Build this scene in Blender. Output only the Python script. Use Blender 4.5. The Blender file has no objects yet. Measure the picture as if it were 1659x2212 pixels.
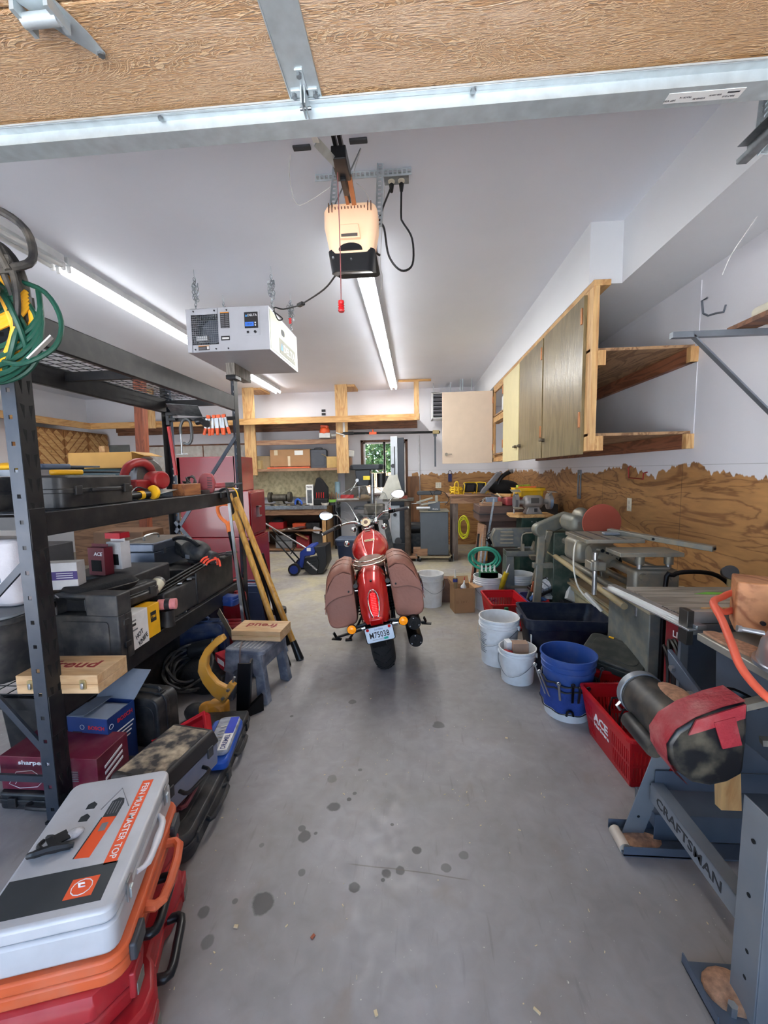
import bpy, bmesh, math, random
from mathutils import Vector, Matrix, Euler
random.seed(7)
S = bpy.context.scene
V = Vector
# ---------------------------------------------------------------- camera
EXPO, SKY, SUN, TUBE, TLP = 0.17, 18.0, 90.0, 20.0, 27.0
CF, CX, CY, CH = 885.0, 829.5, 1106.0, 1.53
def _axes(vx=896, vy=1017, s=-0.019):
    dY = V((vx-CX, -(vy-CY), -CF)).normalized()
    zz = -(s*dY[0]+dY[1])/dY[2]
    dZ = V((s, 1, zz)).normalized()
    return dY.cross(dZ), dY, dZ
AX, AY, AZ = _axes()
cd = bpy.data.cameras.new('camera'); cam = bpy.data.objects.new('camera', cd)
S.collection.objects.link(cam)
cd.sensor_fit = 'HORIZONTAL'; cd.sensor_width = 36; cd.lens = 36*CF/1659
cd.clip_start = .02; cd.clip_end = 200
m = Matrix((AX, AY, AZ)).to_4x4(); m.translation = (0, 0, CH); cam.matrix_world = m
S.camera = cam
# ---------------------------------------------------------------- colour management, sky, sun
S.view_settings.view_transform = 'Standard'; S.view_settings.look = 'None'
S.view_settings.gamma = 1; S.view_settings.exposure = EXPO
try: S.view_settings.use_curve_mapping = False
except Exception: pass
W = bpy.data.worlds.new('sky'); S.world = W; W.use_nodes = True
wn = W.node_tree.nodes; bgn = wn['Background']
sk = wn.new('ShaderNodeTexSky'); sk.sky_type = 'HOSEK_WILKIE'; sk.sun_direction = V((.5, .25, .8)).normalized(); sk.turbidity = 4; sk.ground_albedo = .4
W.node_tree.links.new(sk.outputs[0], bgn.inputs[0]); bgn.inputs[1].default_value = SKY
sl = bpy.data.lights.new('sun', 'SUN'); sl.energy = SUN; sl.angle = .01; sl.color = (1, .98, .95)
so = bpy.data.objects.new('sun', sl); S.collection.objects.link(so)
so.rotation_euler = V((.75, .12, .9)).to_track_quat('Z', 'Y').to_euler()
# ---------------------------------------------------------------- pixel of the photograph -> point of the place
def ray(x, y):
    c = V((x-CX, -(y-CY), -CF)); return V((AX.dot(c), AY.dot(c), AZ.dot(c)))
def pz(x, y, z): r = ray(x, y); return V((0, 0, CH)) + r*((z-CH)/r[2])
def py(x, y, Y): r = ray(x, y); return V((0, 0, CH)) + r*(Y/r[1])
def pX(x, y, X): r = ray(x, y); return V((0, 0, CH)) + r*(X/r[0])
# ---------------------------------------------------------------- materials
ORD = 'first second third fourth fifth sixth seventh eighth ninth tenth eleventh twelfth thirteenth fourteenth fifteenth sixteenth'.split()
def lin(c):
    return tuple(((v/255)/12.92 if v/255 <= .04045 else ((v/255+.055)/1.055)**2.4) for v in c)
MC = {}
def _mk(name):
    m = bpy.data.materials.new(name); m.use_nodes = True; nt = m.node_tree
    return m, nt, nt.nodes, nt.links, nt.nodes['Principled BSDF']
def M(name, col=(128,128,128), rough=.5, metal=0, var=.12, sc=9, bump=0, coat=0, em=0, dust=0, alpha=1, trans=0, ior=1.45, dcol=(150,142,128)):
    if name in MC: return MC[name]
    m, nt, N, L, b = _mk(name); c = lin(col)
    tc = N.new('ShaderNodeTexCoord')
    nz = N.new('ShaderNodeTexNoise'); nz.inputs['Scale'].default_value = sc; nz.inputs['Detail'].default_value = 4
    L.new(tc.outputs['Object'], nz.inputs['Vector'])
    mx = N.new('ShaderNodeMix'); mx.data_type = 'RGBA'
    mx.inputs[6].default_value = tuple(v*(1-var) for v in c)+(1,); mx.inputs[7].default_value = tuple(min(1, v*(1+var)) for v in c)+(1,)
    rp = N.new('ShaderNodeMapRange'); rp.inputs[1].default_value = .3; rp.inputs[2].default_value = .7
    L.new(nz.outputs[0], rp.inputs[0]); L.new(rp.outputs[0], mx.inputs[0]); out = mx.outputs[2]
    if dust:
        n2 = N.new('ShaderNodeTexNoise'); n2.inputs['Scale'].default_value = 14; n2.inputs['Detail'].default_value = 6
        L.new(tc.outputs['Object'], n2.inputs['Vector'])
        r2 = N.new('ShaderNodeMapRange'); r2.inputs[1].default_value = .42; r2.inputs[2].default_value = .68; r2.inputs[4].default_value = dust
        L.new(n2.outputs[0], r2.inputs[0])
        m2 = N.new('ShaderNodeMix'); m2.data_type = 'RGBA'; m2.inputs[7].default_value = lin(dcol)+(1,)
        L.new(r2.outputs[0], m2.inputs[0]); L.new(out, m2.inputs[6]); out = m2.outputs[2]
    L.new(out, b.inputs['Base Color'])
    b.inputs['Roughness'].default_value = rough; b.inputs['Metallic'].default_value = metal
    b.inputs['Coat Weight'].default_value = coat; b.inputs['Coat Roughness'].default_value = .06
    b.inputs['IOR'].default_value = ior
    if trans: b.inputs['Transmission Weight'].default_value = trans
    if alpha < 1: b.inputs['Alpha'].default_value = alpha
    if em:
        L.new(out, b.inputs['Emission Color']); b.inputs['Emission Strength'].default_value = em
    if bump:
        bn = N.new('ShaderNodeBump'); bn.inputs['Strength'].default_value = bump; bn.inputs['Distance'].default_value = .01
        n3 = N.new('ShaderNodeTexNoise'); n3.inputs['Scale'].default_value = sc*9; n3.inputs['Detail'].default_value = 5
        L.new(tc.outputs['Object'], n3.inputs['Vector'])
        L.new(n3.outputs[0], bn.inputs['Height']); L.new(bn.outputs[0], b.inputs['Normal'])
    MC[name] = m; return m
def MW(name, c1, c2, axis='X', sc=3.0, rough=.6, stretch=9, dist=3, wave=5, knots=0, bump=.15, pw_=2.2):
    """wood grain running along axis"""
    if name in MC: return MC[name]
    m, nt, N, L, b = _mk(name)
    tc = N.new('ShaderNodeTexCoord'); mp = N.new('ShaderNodeMapping')
    s = [stretch]*3; s['XYZ'.index(axis)] = 1.0
    mp.inputs['Scale'].default_value = [v*sc/3 for v in s]
    L.new(tc.outputs['Object'], mp.inputs['Vector'])
    nz = N.new('ShaderNodeTexNoise'); nz.inputs['Scale'].default_value = 1.2; nz.inputs['Detail'].default_value = 5; nz.inputs['Distortion'].default_value = dist*.3
    L.new(mp.outputs[0], nz.inputs['Vector'])
    mu = N.new('ShaderNodeMath'); mu.operation = 'MULTIPLY'; mu.inputs[1].default_value = wave*6.28
    L.new(nz.outputs[0], mu.inputs[0])
    sn = N.new('ShaderNodeMath'); sn.operation = 'SINE'; L.new(mu.outputs[0], sn.inputs[0])
    mr = N.new('ShaderNodeMapRange'); mr.inputs[1].default_value = -1; mr.inputs[2].default_value = 1
    L.new(sn.outputs[0], mr.inputs[0])
    pw = N.new('ShaderNodeMath'); pw.operation = 'POWER'; pw.inputs[1].default_value = pw_; L.new(mr.outputs[0], pw.inputs[0])
    mx = N.new('ShaderNodeMix'); mx.data_type = 'RGBA'
    mx.inputs[6].default_value = lin(c1)+(1,); mx.inputs[7].default_value = lin(c2)+(1,)
    L.new(pw.outputs[0], mx.inputs[0]); out = mx.outputs[2]
    fine = N.new('ShaderNodeTexNoise'); fine.inputs['Scale'].default_value = 9; fine.inputs['Detail'].default_value = 6
    L.new(mp.outputs[0], fine.inputs['Vector'])
    m3 = N.new('ShaderNodeMix'); m3.data_type = 'RGBA'; m3.blend_type = 'MULTIPLY'; m3.inputs[0].default_value = .45
    L.new(out, m3.inputs[6]); L.new(fine.outputs[0], m3.inputs[7]); out = m3.outputs[2]
    if knots:
        vo = N.new('ShaderNodeTexVoronoi'); vo.inputs['Scale'].default_value = knots
        L.new(tc.outputs['Object'], vo.inputs['Vector'])
        k = N.new('ShaderNodeMapRange'); k.inputs[1].default_value = .05; k.inputs[2].default_value = .1; k.inputs[3].default_value = .8; k.inputs[4].default_value = 0
        L.new(vo.outputs['Distance'], k.inputs[0])
        mk = N.new('ShaderNodeMix'); mk.data_type = 'RGBA'; mk.inputs[7].default_value = lin((95,58,34))+(1,)
        L.new(k.outputs[0], mk.inputs[0]); L.new(out, mk.inputs[6]); out = mk.outputs[2]
    L.new(out, b.inputs['Base Color']); b.inputs['Roughness'].default_value = rough
    bn = N.new('ShaderNodeBump'); bn.inputs['Strength'].default_value = bump; bn.inputs['Distance'].default_value = .004
    L.new(mr.outputs[0], bn.inputs['Height']); L.new(bn.outputs[0], b.inputs['Normal'])
    MC[name] = m; return m
# ---------------------------------------------------------------- geometry collector
class G:
    def __init__(s): s.bm = bmesh.new()
    def _f(s, vs, faces):
        v = [s.bm.verts.new(p) for p in vs]
        for f in faces:
            try: s.bm.faces.new([v[i] for i in f])
            except ValueError: pass
        return s
    def quad(s, *ps): return s._f(ps, [tuple(range(len(ps)))])
    def hexa(s, p): return s._f(p, [(0,3,2,1),(4,5,6,7),(0,1,5,4),(1,2,6,5),(2,3,7,6),(3,0,4,7)])
    def box(s, x0, x1, y0, y1, z0, z1, mt=None):
        p = [V(q) for q in ((x0,y0,z0),(x1,y0,z0),(x1,y1,z0),(x0,y1,z0),(x0,y0,z1),(x1,y0,z1),(x1,y1,z1),(x0,y1,z1))]
        if mt: p = [mt @ q for q in p]
        return s.hexa(p)
    def cb(s, c, d, r=(0,0,0)):
        mt = Matrix.Translation(c) @ Euler(r).to_matrix().to_4x4()
        return s.box(-d[0]/2, d[0]/2, -d[1]/2, d[1]/2, -d[2]/2, d[2]/2, mt)
    def taper(s, c, bot, top, h):
        """frustum: bot=(w,d) at c, top=(w,d) at height h"""
        x, y, z = c; a, b = bot[0]/2, bot[1]/2; e, f = top[0]/2, top[1]/2
        return s.hexa([(x-a,y-b,z),(x+a,y-b,z),(x+a,y+b,z),(x-a,y+b,z),(x-e,y-f,z+h),(x+e,y-f,z+h),(x+e,y+f,z+h),(x-e,y+f,z+h)])
    def bar(s, p, q, w, h, up=(0,0,1)):
        p, q = V(p), V(q); d = (q-p).normalized(); u = V(up)
        if abs(d.dot(u)) > .98: u = V((0,1,0)) if abs(d.y) < .9 else V((1,0,0))
        r = d.cross(u).normalized(); u = r.cross(d).normalized(); a, b = r*w/2, u*h/2
        return s.hexa([p-a-b, p+a-b, q+a-b, q-a-b, p-a+b, p+a+b, q+a+b, q-a+b])
    def cyl(s, p, q, r, r2=None, n=20, cap=True):
        p, q = V(p), V(q); d = (q-p).normalized(); r2 = r if r2 is None else r2
        u = d.orthogonal().normalized(); w = d.cross(u)
        A = []; B = []
        for i in range(n):
            a = 2*math.pi*i/n; o = u*math.cos(a)+w*math.sin(a)
            A.append(s.bm.verts.new(p+o*r)); B.append(s.bm.verts.new(q+o*r2))
        for i in range(n):
            j = (i+1) % n; s.bm.faces.new([A[i], A[j], B[j], B[i]])
        if cap: s.bm.faces.new(A[::-1]); s.bm.faces.new(B)
        return s
    def tube(s, pts, r, n=8, closed=False, sub=0):
        pts = [V(p) for p in pts]
        if sub: pts = smooth(pts, sub, closed)
        k = len(pts); rings = []; u = None
        for i, p in enumerate(pts):
            a = pts[i-1] if (i or closed) else p; b = pts[(i+1) % k] if (i < k-1 or closed) else p
            d = (b-a).normalized() if (b-a).length > 1e-9 else V((0,0,1))
            if u is None: u = d.orthogonal().normalized()
            u = (u-d*u.dot(d)); u = u.normalized() if u.length > 1e-6 else d.orthogonal().normalized(); w = d.cross(u)
            rr = r[i*len(r)//k] if isinstance(r, (list, tuple)) else r
            rings.append([s.bm.verts.new(p+(u*math.cos(2*math.pi*j/n)+w*math.sin(2*math.pi*j/n))*rr) for j in range(n)])
        for i in range(k if closed else k-1):
            A, B = rings[i], rings[(i+1) % k]
            for j in range(n):
                try: s.bm.faces.new([A[j], A[(j+1) % n], B[(j+1) % n], B[j]])
                except ValueError: pass
        if not closed:
            s.bm.faces.new(rings[0][::-1]); s.bm.faces.new(rings[-1])
        return s
    def prism(s, poly, a, b, ax='y', mt=None):
        """2D outline extruded; ax='y': poly=(x,z); 'x': (y,z); 'z': (x,y)"""
        f = {'y': lambda u, v, t: V((u, t, v)), 'x': lambda u, v, t: V((t, u, v)), 'z': lambda u, v, t: V((u, v, t))}[ax]
        A = [f(u, v, a) for u, v in poly]; B = [f(u, v, b) for u, v in poly]
        if mt: A = [mt @ p for p in A]; B = [mt @ p for p in B]
        A = [s.bm.verts.new(p) for p in A]; B = [s.bm.verts.new(p) for p in B]; n = len(A)
        s.bm.faces.new(A); s.bm.faces.new(B[::-1])
        for i in range(n):
            j = (i+1) % n; s.bm.faces.new([A[j], A[i], B[i], B[j]])
        return s
    def lathe(s, prof, n=32, c=(0,0,0), mt=None, sx=1, sy=1, cap=True):
        rings = []
        for r, z in prof:
            R = []
            for i in range(n):
                a = 2*math.pi*i/n; p = V((c[0]+r*math.cos(a)*sx, c[1]+r*math.sin(a)*sy, c[2]+z))
                R.append(s.bm.verts.new(mt @ p if mt else p))
            rings.append(R)
        for A, B in zip(rings, rings[1:]):
            for i in range(n):
                j = (i+1) % n; s.bm.faces.new([A[i], A[j], B[j], B[i]])
        if cap and prof[0][0] > 1e-5: s.bm.faces.new(rings[0][::-1])
        if cap and prof[-1][0] > 1e-5: s.bm.faces.new(rings[-1])
        return s
    def ball(s, c, r, n=16, m=10):
        r = (r, r, r) if not isinstance(r, (tuple, list)) else r; rings = []
        for k in range(m+1):
            t = math.pi*k/m
            rings.append([s.bm.verts.new((c[0]+r[0]*math.sin(t)*math.cos(2*math.pi*i/n), c[1]+r[1]*math.sin(t)*math.sin(2*math.pi*i/n), c[2]-r[2]*math.cos(t))) for i in range(n)])
        for A, B in zip(rings, rings[1:]):
            for i in range(n):
                j = (i+1) % n; s.bm.faces.new([A[i], A[j], B[j], B[i]])
        return s
    def loft(s, rings, cap=True, closed=True):
        R = [[s.bm.verts.new(p) for p in r] for r in rings]; n = len(R[0])
        for A, B in zip(R, R[1:]):
            for i in range(n if closed else n-1):
                j = (i+1) % n
                try: s.bm.faces.new([A[i], A[j], B[j], B[i]])
                except ValueError: pass
        if cap: s.bm.faces.new(R[0][::-1]); s.bm.faces.new(R[-1])
        return s
    def perf(s, p, q, w, up, hole=.5, pitch=.03, t=.003):
        """plate from p to q, width w along up, with a row of square holes"""
        p, q, up = V(p), V(q), V(up).normalized(); d = q-p; Ln = d.length; d.normalize(); up = (up-d*up.dot(d)).normalized(); nn = d.cross(up)
        k = max(1, int(Ln/pitch)); st = Ln/k; h = w*hole/2; hl = min(st*.32, h)
        def bx(a, b, c, e):
            o = [p+d*x+up*y+nn*z for z in (-t/2, t/2) for x, y in ((a,c),(b,c),(b,e),(a,e))]; s.hexa(o)
        bx(0, Ln, h, w/2); bx(0, Ln, -w/2, -h)
        for i in range(k+1):
            a = 0 if i == 0 else i*st-st/2+hl; b = Ln if i == k else i*st+st/2-hl
            bx(a, b, -h, h)
        return s
def smooth(pts, sub=4, closed=False):
    pts = [V(p) for p in pts]; k = len(pts); out = []
    for i in range(k if closed else k-1):
        p0 = pts[i-1] if (i or closed) else pts[0]; p1 = pts[i]; p2 = pts[(i+1) % k]; p3 = pts[(i+2) % k] if (closed or i+2 < k) else pts[-1]
        for j in range(sub):
            t = j/sub
            out.append(.5*((2*p1)+(p2-p0)*t+(2*p0-5*p1+4*p2-p3)*t*t+(3*p1-p0-3*p2+p3)*t**3))
    if not closed: out.append(pts[-1])
    return out
def rrect(w, h, r, n=4, cx=0, cy=0):
    o = []
    for sx, sy, a0 in ((1,1,0),(-1,1,90),(-1,-1,180),(1,-1,270)):
        for i in range(n+1):
            a = math.radians(a0+90*i/n); o.append((cx+sx*(w/2-r)+r*math.cos(a), cy+sy*(h/2-r)+r*math.sin(a)))
    return o
def circ(r, n=24, cx=0, cy=0): return [(cx+r*math.cos(2*math.pi*i/n), cy+r*math.sin(2*math.pi*i/n)) for i in range(n)]
def obj(name, g, mat, parent=None, bev=0, seg=2, flat=False, sub=0, ang=38, label=None, kind=None):
    bm = g.bm; bmesh.ops.remove_doubles(bm, verts=bm.verts, dist=1e-6); bmesh.ops.recalc_face_normals(bm, faces=bm.faces)
    me = bpy.data.meshes.new(name); bm.to_mesh(me); bm.free(); me.materials.append(mat)
    if not flat:
        for p in me.polygons: p.use_smooth = True
        me.set_sharp_from_angle(angle=math.radians(ang))
    o = bpy.data.objects.new(name, me); S.collection.objects.link(o)
    if parent: o.parent = parent
    if bev:
        b = o.modifiers.new('b', 'BEVEL'); b.width = bev; b.segments = seg; b.limit_method = 'ANGLE'; b.angle_limit = math.radians(40); b.harden_normals = False
    if sub:
        b = o.modifiers.new('s', 'SUBSURF'); b.levels = b.render_levels = sub
    if label: o['label'] = label
    if kind: o['kind'] = kind
    return o
def thing(name, label, cat, loc=(0,0,0), rot=0, group=None, mt=None):
    o = bpy.data.objects.new(name, None); S.collection.objects.link(o); o.empty_display_size = .05
    o.location = loc; o.rotation_euler = (0, 0, rot) if not isinstance(rot, (tuple, list)) else rot
    if mt: o.matrix_world = mt
    o['label'] = label; o['category'] = cat
    if group: o['group'] = group
    return o
def tag(o, label, cat, group=None):
    o['label'] = label; o['category'] = cat
    if group: o['group'] = group
    return o
def place(o, loc=(0,0,0), rot=0):
    o.location = loc; o.rotation_euler = (0, 0, rot) if not isinstance(rot, (tuple, list)) else rot; return o
def struct(name, g, mat, parent=None, **k):
    o = obj(name, g, mat, parent, **k)
    if not parent: o['kind'] = 'structure'
    return o
def dup(root, loc=None, rot=None, label=None):
    r = root.copy(); S.collection.objects.link(r)
    if loc is not None: r.location = loc
    if rot is not None: r.rotation_euler = (0, 0, rot) if not isinstance(rot, (tuple, list)) else rot
    if label: r['label'] = label
    def rec(a, b):
        for ch in list(a.children):
            c = ch.copy(); S.collection.objects.link(c); c.parent = b; c.matrix_parent_inverse = ch.matrix_parent_inverse.copy(); rec(ch, c)
    rec(root, r); return r
def text(parent, s, mat, c, w, h, right=(1,0,0), up=(0,0,1), d=.0008, name='lettering', shear=0, bold=0):
    """flat lettering centred at c, w wide and h high, facing right x up"""
    cu = bpy.data.curves.new(name, 'FONT'); cu.body = s; cu.extrude = .02; cu.resolution_u = 2; cu.offset = bold
    cu.align_x = 'CENTER'; t = bpy.data.objects.new(name, cu); S.collection.objects.link(t)
    dg = bpy.context.evaluated_depsgraph_get(); me = bpy.data.meshes.new_from_object(t.evaluated_get(dg))
    bpy.data.objects.remove(t); me.name = name
    xs = [v.co.x for v in me.vertices]; ys = [v.co.y for v in me.vertices]
    x0, x1, y0, y1 = min(xs), max(xs), min(ys), max(ys)
    R, U = V(right).normalized(), V(up).normalized(); Nn = R.cross(U); c = V(c)
    for v in me.vertices:
        a = ((v.co.x-x0)/(x1-x0)-.5)*w; b = ((v.co.y-y0)/(y1-y0)-.5)*h; z = d if v.co.z > 0 else -.0005
        v.co = c+R*(a+b*shear)+U*b+Nn*z
    me.materials.clear(); me.materials.append(mat)
    o = bpy.data.objects.new(name, me); S.collection.objects.link(o); o.parent = parent; return o
def decal(parent, name, mat, c, w, h, right=(1,0,0), up=(0,0,1), t=.0012):
    R, U = V(right).normalized(), V(up).normalized(); Nn = R.cross(U); c = V(c); g = G()
    a, b = R*w/2, U*h/2; g.hexa([c-a-b-Nn*t, c+a-b-Nn*t, c+a+b-Nn*t, c-a+b-Nn*t, c-a-b+Nn*t, c+a-b+Nn*t, c+a+b+Nn*t, c-a+b+Nn*t])
    return obj(name, g, mat, parent)
def coil(c, r, turns, wob, wire, ax=(0,0,1), seed=0, thick=.02, sq=1):
    """loose loops of cable round c, returns points"""
    rnd = random.Random(seed); z = V(ax).normalized(); x = z.cross(V((0,0,1))); x = x.normalized() if x.length > .2 else V((1,0,0)); y = z.cross(x); o = []
    n = int(turns*18)
    for i in range(n):
        a = 2*math.pi*i/18; k = i/18
        rr = r*(1+wob*math.sin(k*2.1+seed)+wob*.6*rnd.uniform(-1,1)*.3)
        o.append(V(c)+x*math.cos(a)*rr+y*math.sin(a)*rr*sq+z*(thick*math.sin(k*1.7+seed*2)+thick*.4*math.sin(a*2+k)))
    return o
# ================================================================ SETTING
WX, LX, BY, FY, CZ = 1.88, -7.0, 8.45, -1.2, 3.17
def mathn(N, L, op, a, b=None, clamp=False):
    n = N.new('ShaderNodeMath'); n.operation = op; n.use_clamp = clamp
    for i, v in enumerate((a, b)):
        if v is None: continue
        if isinstance(v, (int, float)): n.inputs[i].default_value = v
        else: L.new(v, n.inputs[i])
    return n.outputs[0]
def mixc(N, L, f, a, b):
    n = N.new('ShaderNodeMix'); n.data_type = 'RGBA'
    if isinstance(f, (int, float)): n.inputs[0].default_value = f
    else: L.new(f, n.inputs[0])
    for i, v in ((6, a), (7, b)):
        if isinstance(v, tuple): n.inputs[i].default_value = lin(v)+(1,)
        else: L.new(v, n.inputs[i])
    return n.outputs[2]
def noise(N, L, vec, sc, det=4, dist=0):
    n = N.new('ShaderNodeTexNoise'); n.inputs['Scale'].default_value = sc; n.inputs['Detail'].default_value = det; n.inputs['Distortion'].default_value = dist
    L.new(vec, n.inputs['Vector']); return n.outputs[0]
def rng(N, L, v, a, b, c=0., d=1.):
    n = N.new('ShaderNodeMapRange'); L.new(v, n.inputs[0])
    for i, q in enumerate((a, b, c, d)): n.inputs[i+1].default_value = q
    return n.outputs[0]
# ---- concrete floor with oil spots, sawdust and scratches
m, nt, N, L, b = _mk('concrete'); tc = N.new('ShaderNodeTexCoord'); vec = tc.outputs['Object']
base = mixc(N, L, rng(N, L, noise(N, L, vec, 1.3, 6, .5), .35, .65), (134,129,127), (158,155,157))
base = mixc(N, L, rng(N, L, noise(N, L, vec, 14, 8, .6), .3, .7, 0, .35), base, (108,104,102))
base = mixc(N, L, rng(N, L, noise(N, L, vec, 3.1, 5, 1.2), .58, .75, 0, .35), base, (126,108,92))
dv = N.new('ShaderNodeMapping'); dv.inputs['Scale'].default_value = (9, 1.2, 1); dv.inputs['Rotation'].default_value = (0, 0, -.5); L.new(vec, dv.inputs['Vector'])
base = mixc(N, L, rng(N, L, noise(N, L, dv.outputs[0], 5, 8, .3), .62, .72, 0, .3), base, (104,101,100))
sep = N.new('ShaderNodeSeparateXYZ'); L.new(vec, sep.inputs[0])
far = rng(N, L, sep.outputs[1], 3.0, 5.2)          # sawdust lies towards the back of the shop
saw = mathn(N, L, 'MULTIPLY', far, rng(N, L, noise(N, L, vec, 2.4, 6, .8), .38, .62, .15, .75))
base = mixc(N, L, saw, base, (172,162,128))
spk = rng(N, L, noise(N, L, vec, 90, 2), .73, .77, 0, .8); base = mixc(N, L, spk, base, (214,208,194))
nzv = noise(N, L, vec, 17, 4); spot = None
SP = [(569,1948,26,1),(765,1919,13,1),(833,1885,12,.9),(864,1881,11,.9),(900,1836,10,1),(1003,1848,11,.6),(658,1807,15,.9),(652,1790,8,.8),(682,1800,5,.8),(722,1743,15,.9),(754,1727,6,1),(766,1714,5,.8),(778,1663,5,.7),(718,1682,11,.5),(847,1781,4,1),(652,1885,9,.7),(508,1946,7,.7),(827,1901,5,1),(947,1566,13,.7),(440,1690+280,14,.7),(446,1895+140,16,.6),(762,1516,8,.7),(828,1440,16,.4),(630,1547,4,.8),(964,1874,10,.7),(565,1826,7,.5)]
for x, y, r, k in SP:
    c = pz(x, y, 0); rad = r*c.y/CF*1.05
    sub = N.new('ShaderNodeVectorMath'); sub.operation = 'DISTANCE'; L.new(vec, sub.inputs[0]); sub.inputs[1].default_value = (c.x, c.y, 0)
    d = mathn(N, L, 'ADD', sub.outputs['Value'], mathn(N, L, 'MULTIPLY', mathn(N, L, 'SUBTRACT', nzv, .5), rad*1.4))
    q = rng(N, L, d, rad*.85, rad*1.08, k*.86, 0); spot = q if spot is None else mathn(N, L, 'MAXIMUM', spot, q)
base = mixc(N, L, spot, base, (62,60,58))
# a long hairline scrape across the floor
p1, p2 = pz(690,1858,0), pz(1085,1908,0)
ln = mathn(N, L, 'ADD', mathn(N, L, 'MULTIPLY', sep.outputs[0], -(p2.y-p1.y)/(p2.x-p1.x)), sep.outputs[1])
ln = mathn(N, L, 'ADD', ln, mathn(N, L, 'MULTIPLY', noise(N, L, vec, 4, 3), .02))
ln = mathn(N, L, 'ABSOLUTE', mathn(N, L, 'SUBTRACT', ln, p1.y-(p2.y-p1.y)/(p2.x-p1.x)*p1.x+.01))
inx = rng(N, L, mathn(N, L, 'ABSOLUTE', mathn(N, L, 'SUBTRACT', sep.outputs[0], (p1.x+p2.x)/2)), .2, .24, .6, 0)
base = mixc(N, L, mathn(N, L, 'MULTIPLY', rng(N, L, ln, .001, .0035, 1, 0), inx), base, (96,86,76))
L.new(base, b.inputs['Base Color']); L.new(rng(N, L, nzv, .3, .7, .38, .62), b.inputs['Roughness'])
bn = N.new('ShaderNodeBump'); bn.inputs['Strength'].default_value = .12; bn.inputs['Distance'].default_value = .004; L.new(noise(N, L, vec, 40, 6), bn.inputs['Height']); L.new(bn.outputs[0], b.inputs['Normal'])
MC['concrete'] = m
struct('floor', G().box(LX, WX, FY-.1, BY, -.1, 0), m)
# ---- painted plasterboard
white = M('ceiling_paint', (236,239,246), .55, var=.03, sc=1.2, bump=.05)
wallp = M('wall_paint', (226,226,230), .55, var=.05, sc=1.5, bump=.06)
struct('ceiling', G().box(LX, WX, FY, BY, CZ, CZ+.12), white)
def plywall(name, hgt, axis, x0=-99):
    """plywood below, ragged white paint above"""
    m = MW(name, (188,138,84), (142,96,56), axis=axis, sc=2.2, stretch=5, wave=9, dist=3, pw_=5, knots=2.6, rough=.55, bump=.05)
    nt = m.node_tree; N, L = nt.nodes, nt.links; b = N['Principled BSDF']
    src = b.inputs['Base Color'].links[0].from_socket; tc = N.new('ShaderNodeTexCoord'); vec = tc.outputs['Object']
    mp = N.new('ShaderNodeMapping'); mp.inputs['Scale'].default_value = (1, 1, .06); L.new(vec, mp.inputs['Vector'])
    sp = N.new('ShaderNodeSeparateXYZ'); L.new(vec, sp.inputs[0])
    big = rng(N, L, noise(N, L, mp.outputs[0], 2.2, 2), .35, .65, -.05, .035); sm = rng(N, L, noise(N, L, mp.outputs[0], 13, 3), .4, .7, -.02, .04)
    hh = mathn(N, L, 'ADD', sp.outputs[2], mathn(N, L, 'ADD', big, sm))
    f = rng(N, L, hh, hgt-.004, hgt+.004)
    seam = rng(N, L, mathn(N, L, 'ABSOLUTE', mathn(N, L, 'SUBTRACT', mathn(N, L, 'FRACT', mathn(N, L, 'MULTIPLY', sp.outputs[1 if axis == 'Y' else 0], 1/1.22)), .5)), .0015, .003, .7, 0)
    col = mixc(N, L, seam, src, (74,52,34))
    if x0 > -50: f = mathn(N, L, 'MAXIMUM', f, rng(N, L, sp.outputs[0], x0-.002, x0+.002, 1, 0))
    wht = mixc(N, L, noise(N, L, vec, 2, 3), (220,219,224), (230,230,234))
    sl = rng(N, L, mathn(N, L, 'ABSOLUTE', mathn(N, L, 'SUBTRACT', sp.outputs[2], 1.535)), .001, .0025, .55, 0)
    wht = mixc(N, L, sl, wht, (120,118,118))
    L.new(mixc(N, L, f, col, wht), b.inputs['Base Color']); return m
struct('wall_right', G().box(WX, WX+.12, FY, BY+.12, -.1, CZ+.12), plywall('ply_right', 1.49, 'Y'))
struct('wall_left', G().box(LX-.12, LX, FY, BY+.12, -.1, CZ+.12), wallp)
w0, w1, wz0, wz1 = -1.10, -.14, 1.02, 2.17
g = G(); g.box(LX, w0, BY, BY+.12, -.1, CZ+.1); g.box(w1, WX, BY, BY+.12, -.1, CZ+.1); g.box(w0, w1, BY, BY+.12, -.1, wz0); g.box(w0, w1, BY, BY+.12, wz1, CZ+.1)
struct('wall_back', g, plywall('ply_back', 1.47, 'X', x0=-.06))
g = G(); g.box(LX-.1, -5.9, FY-.12, FY, -.1, CZ+.1); g.box(-3.4, -1.62, FY-.12, FY, -.1, CZ+.1); g.box(1.12, WX, FY-.12, FY, -.1, CZ+.1); g.box(-1.62, 1.12, FY-.12, FY, 2.45, CZ+.1); g.box(-5.9, -3.4, FY-.12, FY, 2.45, CZ+.1)  # unseen second door opening at left, added to let in more daylight
struct('wall_front', g, wallp)
g = G(); g.box(1.20, WX, 3.03, BY, 2.77, CZ); struct('trim_1', g, M('soffit_paint', (232,234,236), .5, var=.02, sc=2))
g = G(); g.box(1.415, WX, FY, 3.03, 2.77, CZ); struct('trim_2', g, MC['soffit_paint'])
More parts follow.
